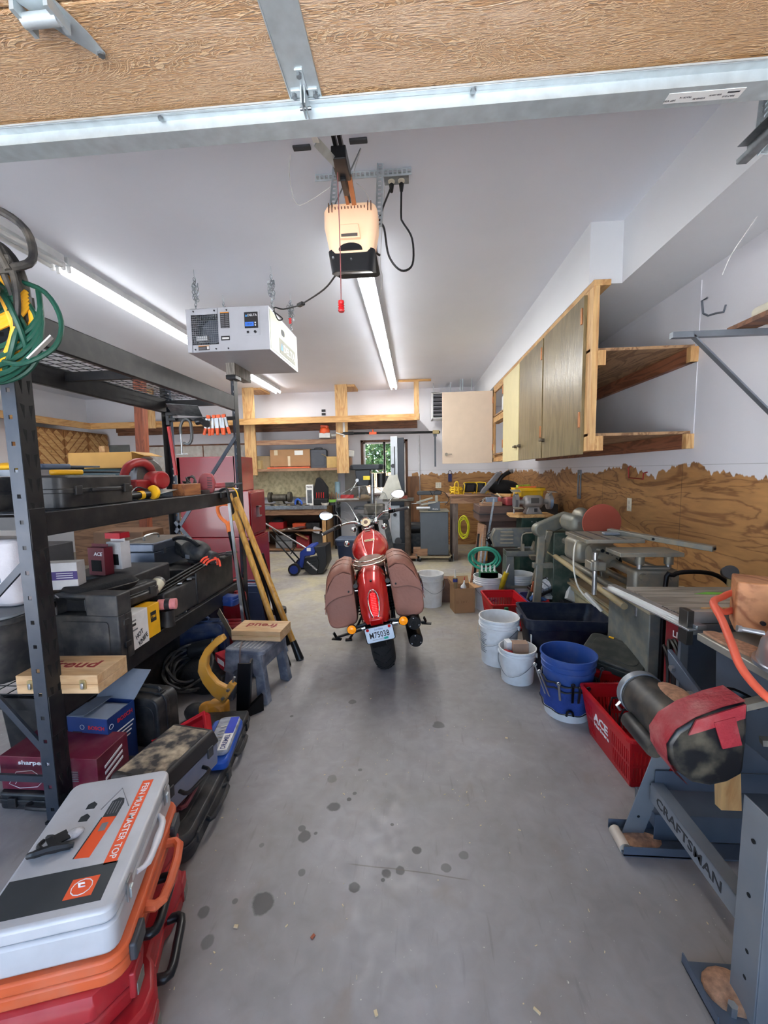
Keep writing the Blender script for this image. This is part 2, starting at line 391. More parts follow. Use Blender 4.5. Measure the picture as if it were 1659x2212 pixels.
# ---- window with view
fr = MW('window_wood', (110,72,46), (80,50,32), axis='Z', sc=4)
wdw = bpy.data.objects.new('window_1', None); S.collection.objects.link(wdw); wdw.location = ((w0+w1)/2, BY, wz0); wdw['kind'] = 'structure'
hw = (w1-w0)/2; hh = wz1-wz0
g = G(); g.box(-hw, -hw+.05, -.01, .1, 0, hh); g.box(hw-.05, hw, -.01, .1, 0, hh); g.box(-hw, hw, -.01, .1, hh-.04, hh); g.box(-hw, hw, -.04, .1, 0, .04)
obj('window_frame', g, fr, wdw, bev=.003)
g = G()
for a, c in ((-hw+.05, .02), (-.02, hw-.05)):
    g.box(a, a+.035, .03, .06, .04, hh-.04); g.box(c-.035, c, .03, .06, .04, hh-.04); g.box(a, c, .03, .06, .04, .075); g.box(a, c, .03, .06, hh-.075, hh-.04)
obj('sash', g, M('white_vinyl', (222,222,220), .4), wdw, bev=.002)
obj('pane', G().box(-hw+.05, hw-.05, .04, .044, .05, hh-.05), M('pane_glass', (255,255,255), .02, var=0, trans=1, ior=1.02, alpha=.15), wdw)
# outside, seen through the window
obj0 = obj('ground', G().box(-40, 40, -60, 60, -.25, -.11), M('driveway', (176,176,178), .85, var=.15, sc=2)); obj0['kind'] = 'structure'
rnd = random.Random(3)
def leafcloud(n, x0, x1, y0, y1, z0, z1, s):
    g = G()
    for _ in range(n):
        c = V((rnd.uniform(x0,x1), rnd.uniform(y0,y1), rnd.uniform(z0,z1))); e = Euler([rnd.uniform(0,6.3) for _ in range(3)]).to_matrix(); k = s*rnd.uniform(.6,1.4)
        g.quad(*[c+e@V(p)*k for p in ((-1,0,0),(0,-.45,0),(1,0,.1),(0,.45,0))])
    return g
t = thing('leafy_tree', 'bright leafy green tree seen outside through the back window', 'tree', (-.8, 11.6, -.1))
obj('foliage', leafcloud(13000, -2.6, 2.6, -.7, 1.2, 1.3, 3.6, .075), M('leaf', (60,92,50), .5, var=.5, sc=3), t, flat=True)
g = G(); g.tube([(0,.3,0),(.05,.3,1.2),(-.1,.35,2.4),(.2,.4,3.8)], .09, 10, sub=3); g.tube([(0,.3,1.4),(-.7,.2,2.2),(-1.5,.1,3)], .04, sub=3); g.tube([(0,.3,1.7),(.7,.2,2.5),(1.6,.1,3.2)], .04, sub=3)
obj('trunk', g, M('bark', (92,76,62), .9), t)
g = G()
for i in range(34): g.box(-3.2+i*.15, -3.2+i*.15+.13, 9.9, 9.92, -.1, 1.5)
g.box(-3.2, 1.9, 9.92, 9.96, .3, .38); g.box(-3.2, 1.9, 9.92, 9.96, 1.15, 1.23)
tag(obj('board_fence', g, MW('fence_wood', (214,176,138), (190,150,112), axis='Z', sc=4)), 'sunlit pale board fence outside the back window, below the tree', 'fence')
# ---- overhead door, raised above the camera
dpm, nt, N, L, b = _mk('embossed_door'); tc = N.new('ShaderNodeTexCoord'); mp = N.new('ShaderNodeMapping'); mp.inputs['Scale'].default_value = (1.4, 7, 1); L.new(tc.outputs['Object'], mp.inputs['Vector'])
n1 = noise(N, L, mp.outputs[0], 2.2, 5, 1.0); sn = mathn(N, L, 'SINE', mathn(N, L, 'MULTIPLY', n1, 190.)); st = rng(N, L, sn, .1, .8)
n2 = noise(N, L, mp.outputs[0], 30, 5); fine = mathn(N, L, 'MULTIPLY', rng(N, L, n2, .35, .65), .8)
ht = mathn(N, L, 'ADD', st, fine)
L.new(mixc(N, L, rng(N, L, st, .3, 1, 0, .8), mixc(N, L, noise(N, L, tc.outputs['Object'], 2, 3), (158,118,76), (174,134,90)), (202,172,134)), b.inputs['Base Color'])
b.inputs['Roughness'].default_value = .28; b.inputs['Specular IOR Level'].default_value = 1.0; b.inputs['Coat Weight'].default_value = .5; b.inputs['Coat Roughness'].default_value = .3
bn = N.new('ShaderNodeBump'); bn.inputs['Strength'].default_value = .55; bn.inputs['Distance'].default_value = .006; L.new(ht, bn.inputs['Height']); L.new(bn.outputs[0], b.inputs['Normal'])
galv = M('galvanised', (190,200,204), .38, .55, var=.12, sc=22); galvd = M('galvanised_dull', (140,146,150), .42, .9, var=.25, sc=26)
dr = bpy.data.objects.new('door_1', None); S.collection.objects.link(dr); dr.location = (-.25, 1.2, 2.54); dr['kind'] = 'structure'
dx = 1.36
for y0, y1 in ((-.27, .1), (-.81, -.275), (-1.35, -.815), (-1.9, -1.355)):
    obj('door_section', G().box(-dx, dx, y0, y1, 0, .045), dpm, dr, bev=.004)
for xx in (-.03, -1.2, 1.2):
    g = G(); g.box(xx-.04, xx+.04, -1.9, .03, -.004, 0); g.box(xx-.043, xx-.04, -1.9, .03, -.008, 0); g.box(xx+.04, xx+.043, -1.9, .03, -.008, 0); obj('stile', g, galv, dr)
# strut (channel) with the factory sticker
g = G(); g.box(-dx, dx, .012, .072, -.042, -.040); g.box(-dx, dx, .012, .014, -.042, -.012); g.box(-dx, dx, .07, .072, -.042, -.002); g.box(-dx, dx, -.012, .014, -.014, -.011); g.box(-dx, dx, -.012, -.010, -.014, -.006)
st_ = obj('strut', g, galv, dr, bev=.0012)
g = G(); 
for px in (361, 1020): q = pz(px, 292 if px < 500 else 232, 2.5); g.cyl((q.x+.25, .0, -.02), (q.x+.25, .0, -.008), .008, n=6)
obj('bolt', g, galvd, st_)
stk = decal(st_, 'sticker', M('label_white', (232,232,228), .5, var=.02), (1.02, .042, -.0425), .19, .03, right=(-1,0,0), up=(0,1,0), t=.0006)
ink = M('print_dark', (40,40,44), .6); inkg = M('print_grey', (120,120,124), .6)
for i, s in enumerate(('50A71015', 'OOO 110W PV', '8 COWDR 200', 'TRACK 16', 'SEP 4/20')):
    text(stk, s, ink, (1.085-.037*i, .048-.007*(i % 2), -.0434), .03, .0045, right=(-1,0,0), up=(0,1,0), d=.0003)
decal(stk, 'barcode', ink, (1.09, .036, -.0434), .03, .004, right=(-1,0,0), up=(0,1,0), t=.0004)
# hinge at upper left
h = bpy.data.objects.new('hinge', None); S.collection.objects.link(h); h.parent = dr
g = G(); g.prism([(-.05,-.02),(.03,-.02),(.05,.05),(.055,.10),(.04,.11),(.0,.06)], -.006, -.003, 'z', Matrix.Translation((-.53,-.27,0))); g.cyl((-.585,-.27,-.024), (-.505,-.27,-.024), .013); g.box(-.59,-.50,-.34,-.29,-.006,-.003); g.box(-.588,-.578,-.30,-.24,-.03,-.003); g.box(-.512,-.502,-.30,-.24,-.03,-.003)
obj('hinge_leaf', g, galv, h); g = G(); g.cyl((-.484,-.172,-.012),(-.484,-.172,-.004), .008, n=6); g.cyl((-.57,-.31,-.012),(-.57,-.31,-.004), .008, n=6); obj('bolt', g, galvd, h)
# operator bracket on the stile
g = G(); g.box(-.04,-.02,-.09,-.02,-.008,-.004); g.box(-.065,.005,-.035,-.015,-.008,-.004); g.box(-.036,-.033,-.05,.0,-.05,-.004); g.box(-.027,-.024,-.05,.0,-.05,-.004); obj('operator_bracket', g, galv, dr)
g = G()
for q in ((-.03,-.08),(-.058,-.025),(-.002,-.025)): g.cyl((q[0],q[1],-.016),(q[0],q[1],-.006), .007, n=6)
g.cyl((-.045,-.02,-.04),(-.015,-.02,-.04), .004); obj('bolt', g, galvd, dr)
# ---- track hardware
pf = galvd
def track(name, lab, x, y0, y1, z, sgn):
    t = thing(name, lab, 'track', (x, 0, z)); g = G()
    g.box(-.001, .001, y0, y1, 0, .05); g.box(0, sgn*.03, y0, y1, .05, .052); g.box(0, sgn*.03, y0, y1, -.002, 0); g.box(sgn*.03-.001, sgn*.03+.001, y0, y1, 0, .012)
    obj('rail', g, pf, t); return t
t = track('door_track', 'dark galvanised door track ending below the ceiling at the right', 1.07, -1.15, 1.5, 2.49, -1)
g = G(); p = V((0,1.47,.0)); g.perf((.005,1.44,.0), (.36,1.9,CZ-2.49), .04, (0,1,0), pitch=.045); g.perf((.01,1.46,.0), (.365,1.92,CZ-2.49), .04, (1,0,0), pitch=.045); obj('hanger', g, galv, t)
g = G(); g.perf((.03,1.44,.01), (.12,1.44,CZ-2.49), .036, (1,0,0), pitch=.045); g.perf((.05,1.44,.01), (.14,1.44,CZ-2.49), .036, (0,1,0), pitch=.045); obj('hanger', g, galvd, t)
t = track('door_track', 'galvanised door track at the far left, hung by a perforated strap', -1.66, -1.15, 1.32, 2.49, 1)
g = G(); g.perf((.1,1.4,-.14), (.2,1.42,CZ-2.49), .04, (1,.3,0), pitch=.04); obj('hanger', g, galvd, t)
# ---- opener
blk = M('black_plastic', (24,25,28), .35, var=.2); dgry = M('dark_grey_plastic', (58,60,64), .45)
op = thing('garage_door_opener', 'ceiling garage door opener with glowing peach light cover and black base', 'garage door opener', (-.285, 2.02, 2.47))
g = G()
g.loft([[(x, y, z+(.0 if z > .05 else max(0, y-.02)*.45)) for x, y in rrect(w, .30, .03, 4, 0, .14)] for w, z in ((.195,0),(.225,.10))])
obj('base_housing', g, blk, op, bev=.004)
lc = M('peach_lens', (238,196,160), .45, var=.03, em=.38)
g = G(); A = []
for w, yb, z in ((.205,-.012,.08),(.225,-.03,.14),(.25,-.032,.20),(.25,-.028,.27),(.235,-.005,.30)):
    A.append([(x, y, z) for x, y in rrect(w, .15, .04, 5, 0, .075+yb)])
g.loft(A); obj('light_cover', g, lc, op, bev=.003)
g = G()
for i in range(14): 
    a = -.098+i*.015; hgt = .038 if i in (0,1,12,13) else .02
    g.box(a, a+.004, -.036, -.02, .262-(.012 if hgt > .03 else 0), .262+hgt-.012)
obj('vent_slots', g, M('slot_dark', (96,70,56), .8), op)
g = G(); g.prism([(-.05,.125),(.05,.125),(.042,.185),(-.042,.185)], -.052, -.03, 'y'); obj('lens_step', g, lc, op, bev=.004); decal(op, 'brand_bar', M('bar_grey', (92,84,80), .4), (0,-.055,.135), .075, .012)
obj('base_arch', G().prism([(.055*math.cos(math.pi*k/12), .085+.028*math.sin(math.pi*k/12)) for k in range(13)], -.034, -.02, 'y'), blk, op)
g = G(); g.cyl((-.085,-.0,.06),(-.085,-.02,.06), .005); g.cyl((0,-.0,.05),(0,-.02,.05), .004); obj('screw', g, galvd, op)
rail = G(); 
for s in (-1, 1): rail.box(s*.011-.007, s*.011+.007, -3.1, .05, .33, .355)
obj('rail', rail, M('dark_rail', (52,50,48), .4, .7), op)
g = G(); g.box(-.03,.03,-.30,-.17,.285,.335); g.box(-.012,.012,-.2,-.1,.27,.33); obj('trolley', g, blk, op, bev=.004)
g = G(); g.bar((-.012,-.2,.32), (-.008,.03,.29), .014, .02); g.bar((.024,-.18,.3), (.02,.04,.28), .02, .012); obj('front_mount', g, M('rail_bronze', (170,120,84), .35, .6), op)
g = G(); q = Matrix.Translation((0,0,0)); g.bar((-.012,-.24,.30), (-.055,-.44,.245), .003, .03, up=(1,0,1)); g.bar((-.055,-.44,.245), (-.02,-.83,.085), .004, .022, up=(1,0,0)); obj('door_arm', g, galv, op)
g = G()
for s in (-.12, .12): g.perf((s,.14,.27), (s,.34,CZ-2.47), .034, (1,0,0), pitch=.03); g.perf((s-.016,.15,.27), (s-.016,.35,CZ-2.47), .03, (0,1,0), pitch=.03)
obj('hanger_strap', g, galv, op)
g = G(); g.bar((-.12,.2,.4), (.05,.24,.75), .02, .003); obj('cross_brace', g, galvd, op)
g = G(); g.perf((-.53,2.4,CZ-.022), (0.0,2.4,CZ-.022), .038, (0,0,1), pitch=.025); g.perf((-.53,2.42,CZ-.003), (0,2.42,CZ-.003), .038, (0,1,0), pitch=.025)
tag(obj('ceiling_angle', g, galv), 'perforated galvanised angle strip screwed to ceiling above the door opener', 'metal strip')
# cord with red handle
cor = thing('release_cord', 'thin red pull cord with ribbed red handle hanging below opener', 'pull cord', (-.30, 1.78, 2.245))
g = G(); g.tube([(0,0,0),(.002,0,.2),(0,0,.5)], .0022, 6, sub=3); obj('cord', g, M('red_cord', (140,84,84), .8), cor)
g = G(); g.lathe([(.004,0),(.012,0),(.014,.006),(.010,.010),(.014,.015),(.010,.020),(.014,.025),(.010,.03),(.013,.035),(.012,.044),(.003,.046)], 16, (0,0,-.044)); obj('handle', g, M('red_plastic', (196,32,36), .35), cor)
# flush black plates on ceiling near door
for i, (x, y) in enumerate(((652,321), (774,306))):
    q = pz(x, y, 3.16); o = place(obj('ceiling_plate', G().box(-.045,.045,-.015,.015,0,.012), dgry, bev=.003), (q.x, q.y, 3.158)); tag(o, ('dark plate on ceiling left of the opener rail', 'brownish dark plate on ceiling right of the opener rail')[i], 'plate')
# outlet on the ceiling
o = thing('ceiling_outlet', 'twin power outlet in the ceiling with two black plugs', 'outlet', (-.085, 2.49, CZ)); g = G(); g.box(-.07,.07,-.035,.035,-.006,0); obj('box', g, galvd, o, bev=.002)
for s in (-.028, .028): obj('receptacle', G().cyl((s,0,-.012),(s,0,-.002), .019), M('ivory', (226,220,200), .4), o)
wb = M('black_rubber', (22,22,24), .5)
for nm, a, lab in (('power_cord', [(-.113,2.49,3.15),(-.12,2.46,3.1),(-.17,2.35,2.9),(-.19,2.28,2.7),(-.17,2.27,2.66)], 'short black power cord from ceiling outlet down to opener'),
                   ('power_cord', [(-.057,2.49,3.15),(-.057,2.47,3.1),(-.06,2.45,2.95),(-.05,2.42,2.9),(-.0,2.36,2.78),(-.0,2.3,2.62),(-.06,2.25,2.57),(-.12,2.22,2.63),(-.14,2.2,2.75),(-.16,2.2,2.78)], 'long black power cord looping right beside the opener')):
    t = thing(nm, lab, 'cord', a[0]); g = G(); g.tube([V(p)-V(a[0]) for p in a], .0055, 8, sub=5); obj('wire', g, wb, t); g = G(); g.cyl((0,0,-.008), (0,-.012,-.05), .014, .009); obj('plug', g, wb, t)
ww = M('white_wire', (206,206,202), .5)
for a, lab, r in (([pz(628,335,3.1), pz(625,370,3.0), pz(632,420,2.9), pz(645,443,2.85), pz(672,432,2.8), pz(714,404,2.76)], 'thin white wire drooping from ceiling left of the opener', .0022),
               ([pz(780,322,3.15), pz(765,370,3.0), pz(761,410,2.9), pz(765,432,2.85), pz(778,442,2.8)], 'thin white wire hanging behind the opener trolley', .0022),
               ([V((1.75,2.25,2.76)), py(1659,437,2.3), py(1620,490,2.35), py(1580,550,2.4), py(1560,594,2.42)], 'stiff white wire end curving down at the upper right', .0028),
               ([py(770,395,2.38), py(790,415,2.36), py(800,440,2.33)], 'grey wire tangled under the ceiling angle strip', .0018),
               ([V((-.15,2.5,3.165)), py(822,560,2.6), py(826,600,2.8), py(820,645,3.0)], 'faint grey wire hanging behind the right of the opener', .0018)):
    o = obj('loose_wire', G().tube(a, r, 6, sub=5), ww); tag(o, lab, 'wire')
a = [pz(728,590,2.6), pz(700,625,2.62), pz(655,655,2.7), pz(645,660,2.72), pz(612,668,2.78), pz(592,665,2.8), pz(600,690,2.72), pz(610,688,2.72), pz(590,672,2.78)]
t = thing('power_cord', 'black cord with inline connector running from opener to air filter', 'cord', a[0]); a = [p-a[0] for p in a]
obj('wire', G().tube(a, .005, 8, sub=5), wb, t); g = G(); g.bar(a[2], a[3], .03, .022); obj('connector', g, wb, t, bev=.004)
# ---- fluorescent strip lights
fix = M('fixture_white', (214,216,216), .4); glow = M('tube_glow', (250,252,255), .3, var=0, em=TUBE); dead = M('tube_off', (214,214,210), .3, var=.02)
def strip(lab, x, y0, y1, on=True, lp=TLP):
    t = thing('strip_light', lab, 'ceiling light', (x, (y0+y1)/2, CZ), group='two-tube fluorescent strip lights'); h = (y1-y0)/2-.005
    g = G(); g.prism([(-.045,0),(.045,0),(.045,-.05),(.07,-.062),(.07,-.068),(.03,-.066),(-.03,-.066),(-.07,-.068),(-.07,-.062),(-.045,-.05)], -h, h, 'y'); obj('housing', g, fix, t)
    for s in (-.042, .042):
        obj('fluorescent_tube', G().cyl((s,-h+.03,-.088),(s,h-.03,-.088), .0135, n=14), glow if on else dead, t)
    for e in (-1, 1):
        for s in (-.042, .042): obj('lamp_holder', G().box(s-.012, s+.012, e*h-(.02 if e > 0 else 0), e*h+(.02 if e < 0 else 0), -.108, -.06), M('holder', (232,232,228), .4), t, bev=.003)
    if on:
        l = bpy.data.lights.new('tube_lamp', 'AREA'); l.shape = 'RECTANGLE'; l.size = .12; l.size_y = 2*h-.1; l.energy = lp; l.color = (1, .985, .92)
        lo = bpy.data.objects.new('tube_lamp', l); S.collection.objects.link(lo); lo.parent = t; lo.location = (0, 0, -.11)
strip('unlit two-tube strip light at the near left of ceiling', -2.62, .6, 3.03, False)
strip('lit strip light in left row, nearest, ending beside the unlit one', -2.62, 3.05, 5.47)
strip('lit strip light in left row, far end near back wall', -2.62, 5.49, 7.95)
strip('lit strip light straight behind the door opener', -.38, 3.0, 5.42)
strip('lit strip light at far end of the middle row', -.38, 5.44, 7.95)
# ================================================================ MOTORCYCLE
chrome = M('chrome', (222,224,226), .08, 1, var=.02); redp = M('bike_red', (186,22,20), .18, .25, var=.06, coat=1); rub = M('tyre_rubber', (26,25,26), .75, var=.3, bump=.3)
leath = M('brown_leather', (138,90,74), .5, var=.1, sc=6, bump=.25); leath2 = M('leather_edge', (112,72,60), .55); blkm = M('black_metal', (18,18,20), .35, .5); bg = M('black_gloss', (12,12,13), .15, coat=.6)
mtb = Matrix.Translation((-.24, 3.12, 0)) @ Matrix.Rotation(math.radians(6), 4, 'Z') @ Matrix.Rotation(math.radians(-8.5), 4, 'Y')
bk = thing('motorcycle', 'red cruiser motorcycle with brown leather saddlebags leaning on its stand, seen from behind', 'motorcycle', mt=mtb)
def wheel(y, R, w, front=False):
    e = bpy.data.objects.new('wheel', None); S.collection.objects.link(e); e.parent = bk; e.location = (0, y, R)
    mt = Matrix.Rotation(math.pi/2, 4, 'Y'); pr = []
    for i in range(13):
        a = math.pi*i/12; pr.append((R-.09+.09*math.sin(a), -w/2*math.cos(a)))
    pr = [(R-.13, -w*.42)]+pr+[(R-.13, w*.42), (R-.13, -w*.42)]
    o = obj('tyre', G().lathe(pr, 56, mt=mt), rub, e, ang=60)
    g = G()
    for i in range(26):
        a = 2*math.pi*i/26
        for s in (-1, 1):
            p = [(s*x, math.sin(a+da)*(R-.004-dr), math.cos(a+da)*(R-.004-dr)) for x, da, dr in ((w*.05,0,-.001),(w*.22,.07,.006),(w*.38,.11,.022))]
            g.tube(p, .004, 4)
    obj('tread_grooves', g, M('tread_dark', (8,8,8), .9), e)
    g = G(); g.lathe([(R-.13,-w*.4),(R-.15,-w*.3),(R-.155,0),(R-.15,w*.3),(R-.13,w*.4),(R-.145,w*.3),(R-.145,-w*.3),(R-.13,-w*.4)], 40, mt=mt)
    for i in range(10):
        a = 2*math.pi*i/10; g.bar((0,0,0), (0,math.sin(a)*(R-.15),math.cos(a)*(R-.15)), .03, .018, up=(1,0,0))
    g.cyl((-.06,0,0),(.06,0,0), .05); obj('rim', g, blkm, e)
    obj('brake_disc', G().cyl((-.075,0,0),(-.07,0,0), .14, n=32), chrome, e)
wheel(0, .33, .17); wheel(1.60, .31, .13)
# rear fender: crowned shell swept over the tyre
def shell(c, angs, half, crown, th=.006):
    rings = []
    for a, r, hw in angs:
        a = math.radians(a); ry, rz = math.cos(a), math.sin(a); ring = []
        for k in range(13):
            u = -1+k/6; dr = -crown*abs(u)**3.2; ring.append((u*hw, c[0]+ry*(r+dr), c[1]+rz*(r+dr)))
        for k in range(12, -1, -1):
            u = -1+k/6; dr = -crown*abs(u)**3.2-th; ring.append((u*hw*.96, c[0]+ry*(r+dr), c[1]+rz*(r+dr)))
        rings.append(ring)
    return G().loft(rings)
fd = obj('rear_fender', shell((0,.33), [(72,.48,.085),(84,.49,.10),(96,.495,.105),(108,.49,.107),(120,.475,.107),(132,.46,.105),(143,.448,.103),(153,.44,.098),(157,.438,.08)], 0, .07), redp, bk, ang=60)
def fp(a, x=0, d=0):
    r = {True: .495, False: 0}[True]; a_ = [(72,.48),(84,.49),(96,.495),(108,.49),(120,.475),(132,.46),(143,.448),(153,.44),(160,.435)]
    for (p, q), (s, t) in zip(a_, a_[1:]):
        if p <= a <= s: r = q+(t-q)*(a-p)/(s-p)
    a = math.radians(a); return V((x, math.cos(a)*(r+d), .33+math.sin(a)*(r+d)))
# tail light follows the fender
ring = []; lens = []
for i in range(24):
    t_ = 2*math.pi*i/24; w = .031+.006*math.sin(t_); ring.append(fp(141-13*math.sin(t_), w*1.15*math.cos(t_), .006))
tl = obj('tail_light', G().tube(ring, .006, 8, closed=True), chrome, fd)
g = G(); rg = []
for k in range(9):
    a = 131+k*2.5; hw = .030*math.sin(math.pi*(k+1)/10)**.4; rg.append([fp(a, -hw, .0), fp(a, -hw*.7, .012), fp(a, 0, .016), fp(a, hw*.7, .012), fp(a, hw, .0), fp(a, 0, -.004)])
ln_ = obj('lens', g.loft(rg), M('red_lens', (230,24,30), .15, em=.35, var=.3, sc=60), tl)
g = G()
for k in range(14):
    for x in (-.013,-.004,.005,.014): p = fp(132+k*1.45, x, .014); g.ball(p, .0035, 6, 4)
obj('led_grid', g, M('led', (255,90,90), .3, em=.7), ln_)
obj('fender_bolt', G().cyl(fp(118,0,-.002), fp(118,0,.006), .009), blkm, bk)
g = G(); g.cb((0,-.405,.515), (.09,.03,.05), (.3,0,0)); obj('plate_light', g, redp, bk, bev=.006)
# number plate
pl = bpy.data.objects.new('number_plate', None); S.collection.objects.link(pl); pl.parent = bk; pl.location = (.008, -.44, .436); pl.rotation_euler = (math.radians(10), math.radians(-3), 0)
g = G(); g.prism(rrect(.19, .112, .012), -.001, .001, 'y'); obj('plate', g, M('plate_white', (214,226,238), .35, var=.08, sc=18), pl)
g = G(); g.prism(rrect(.20, .122, .014), .001, .004, 'y'); g.box(-.07,.03,.002,.02,-.1,.05); obj('plate_frame', g, blkm, pl)
text(pl, 'M75038', ink, (-.002,-.0012,-.002), .135, .046, d=.0006, bold=.01); text(pl, 'South Dakota', M('print_blue', (40,80,150), .5), (0,-.0012,.04), .06, .013, shear=.3, d=.0006)
text(pl, 'Great Faces. Great Places.', inkg, (-.012,-.0012,-.037), .09, .009, d=.0005)
decal(pl, 'tag_sticker', M('teal', (40,170,150), .5), (.038,-.0015,-.038), .03, .016); text(pl, '7', ink, (.042,-.0032,-.038), .006, .012, d=.0004)
for s in (-1, 1): obj('reflector', G().cyl((s*.075,-.006,.046), (s*.075,0,.046), .010), M('reflector_red', (190,30,30), .2), pl)
# indicators
for s in (-1, 1):
    e = bpy.data.objects.new('indicator', None); S.collection.objects.link(e); e.parent = bk; e.location = (s*.183, -.36, .468)
    obj('stalk', G().tube([(-s*.15,.03,.02),(-s*.03,.03,0)], .013), blkm, e); obj('shroud', G().lathe([(.012,.05),(.03,.03),(.034,0),(.03,0)], 20, mt=Matrix.Rotation(-math.pi/2, 4, 'X')), M('bronze', (96,66,50), .25, .8), e)
    obj('lens', G().ball((0,-.003,0), (.031,.014,.031)), M('amber_lens', (240,140,20), .15, em=.35, var=.3, sc=80), e)
# saddlebags
def bag(s):
    e = bpy.data.objects.new('saddlebag', None); S.collection.objects.link(e); e.parent = bk
    def sec(y, k, zt, zb):  # cross section x-z
        o = [(.135,zb+.03),(.15,zb),(.30,zb-.015),(.345,zb+.01),(.358,zb+.06),(.36,zb+.16),(.345,zt-.14),(.318,zt-.06),(.27,zt-.01),(.20,zt+.015),(.15,zt),(.135,zt-.03)]
        cx_, cz_ = .25, (zt+zb)/2
        return [(s*(cx_+(x-cx_)*k), y, cz_+(z-cz_)*k) for x, z in o]
    rs = [(-.245,.86,.80,.475),(-.262,.95,.805,.465),(-.25,1,.815,.45),(-.1,1,.85,.44),(.1,1.0,.85,.44),(.22,.97,.83,.45),(.25,.85,.82,.47)]
    rs = [sec(*r) for r in rs]
    for r, sl_ in ((rs[0],1),(rs[1],1),(rs[2],1)):
        for i, p in enumerate(r): r[i] = (p[0], p[1]+max(0,(p[2]-.45))*.36, p[2])
    b_ = obj('bag_body', G().loft(rs), leath, e, ang=50, sub=2)
    # lid flap over the upper part with piping and rivets
    g = G(); L2 = []
    for y, k in ((-.262,1),(-.1,1.0),(.1,1.0),(.23,.97)):
        zt = .815 if y < -.2 else .85; o = [(.14,zt-.01),(.15,zt+.008),(.20,zt+.026),(.275,zt+.0),(.325,zt-.055),(.352,zt-.14),(.366,zt-.25)]
        inn = [(x-.006 if x > .16 else x, z-.008) for x, z in o][::-1]
        q = [(s*x, y+(max(0,z-.45)*.36 if y < -.2 else 0)-(.008 if y < -.2 else 0), z) for x, z in o+inn]; L2.append(q)
    lid = obj('bag_lid', g.loft(L2), leath, e, ang=60)
    zf = .585; g = G(); face = [(.14,.80),(.20,.825),(.26,.81),(.31,.75),(.345,.68),(.364,.60),(.33,.635),(.26,.662),(.17,.665),(.148,.685)]
    def yy(z): return -.268+max(0, z-.45)*.36
    g.loft([[(s*x, yy(z)-.006, z) for x, z in face], [(s*x, yy(z)+.01, z) for x, z in face]]); obj('flap', g, leath, lid, ang=60)
    g = G(); g.tube([(s*x, yy(z)-.008, z) for x, z in [(.14,.80),(.146,.69),(.165,.667),(.26,.662),(.33,.634),(.366,.60)]], .0035, 6, sub=3); 
    obj('piping', g, leath2, lid)
    g = G(); g.tube([(s*x, -.05, z+.004) for x, z in [(.15,.853),(.21,.872),(.275,.85),(.325,.795),(.352,.71),(.366,.60)]], .003, 6, sub=3); g.tube([(s*x, .1, z+.004) for x, z in [(.15,.853),(.21,.872),(.275,.85),(.325,.795),(.352,.71),(.366,.60)]], .003, 6, sub=3); obj('seam', g, leath2, lid)
    obj('rivet', G().cyl((s*.175, yy(.69)-.012,.69),(s*.175, yy(.69),.69), .007), blkm, lid)
    g = G(); g.tube([(s*.372,-.05,.66),(s*.378,-.06,.60),(s*.372,-.05,.54)], .005); g.tube([(s*.372,.1,.66),(s*.378,.09,.6),(s*.372,.1,.54)], .005); obj('buckle', g, chrome, e)
    obj('bag_mount', G().cyl((s*.10,-.12,.67),(s*.15,-.12,.67), .011), chrome, e)
bag(-1); bag(1)
# seat and chrome rack
g = G(); g.loft([[(x*w, y, zc+z*h) for x, z in ((-1,-.6),(-1,.1),(-.8,.7),(-.3,1),(.3,1),(.8,.7),(1,.1),(1,-.6))] for y, w, zc, h in ((-.0,.10,.80,.03),(.06,.14,.80,.045),(.2,.15,.785,.05),(.34,.15,.765,.05),(.42,.15,.745,.05),(.52,.12,.745,.045),(.62,.07,.76,.04))])
obj('seat', g, M('seat_leather', (104,74,60), .55, bump=.25), bk, sub=2, ang=60)
g = G()
for z, w, y0 in ((.845,.135,-.06),(.868,.115,-.03)): g.tube([(-w,.18,z-.03),(-w,.02,z),(-w*.7,y0-.03,z),(0,y0-.05,z),(w*.7,y0-.03,z),(w,.02,z),(w,.18,z-.03)], .008, 10, sub=4)
for s in (-1, 1): g.tube([(s*.12,-.0,.85),(s*.122,-.04,.79),(s*.122,-.06,.70)], .008)
obj('chrome_rack', g, M('rack_chrome', (196,182,166), .12, 1), bk)
# tank
g = G(); R_ = []
for y, w, zt, zb in ((.50,.05,.765,.72),(.54,.085,.80,.70),(.62,.135,.845,.68),(.74,.18,.89,.68),(.86,.192,.925,.69),(.96,.18,.948,.71),(1.03,.15,.955,.74),(1.07,.10,.945,.78)):
    h = zt-zb; R_.append([(x*w, y, zb+z*h) for x, z in ((-.25,0),(-.75,.08),(-1,.35),(-.97,.55),(-.74,.84),(-.36,.97),(-.34,1.02),(0,1.03),(.34,1.02),(.36,.97),(.74,.84),(.97,.55),(1,.35),(.75,.08),(.25,0))])
tk = obj('fuel_tank', g.loft(R_), redp, bk, sub=2, ang=70)
text(tk, 'Indian', ink, (.01,.705,.897), .075, .018, up=(0,.75,.66), shear=.3, name='badge_script')
g = G(); g.prism([(x, y) for x, y in rrect(.10,.024,.011)], -.003, .0, 'z', Matrix.Translation((.01,.704,.896)) @ Matrix.Rotation(math.radians(37), 4, 'X')); obj('tank_badge', g, M('badge_cream', (206,190,150), .3, .4), tk)
g = G(); g.prism(rrect(.055,.018,.003), .0, .003, 'z', Matrix.Translation((0,.93,.952)) @ Matrix.Rotation(math.radians(16), 4, 'X')); obj('tank_plate', g, M('plate_dull', (130,124,116), .4, .8), tk)
obj('fuel_cap', G().lathe([(.03,0),(.034,.006),(.028,.012),(0,.014)], 24, (0,1.0,.962)), M('cap_silver', (170,165,165), .25, .9), tk)
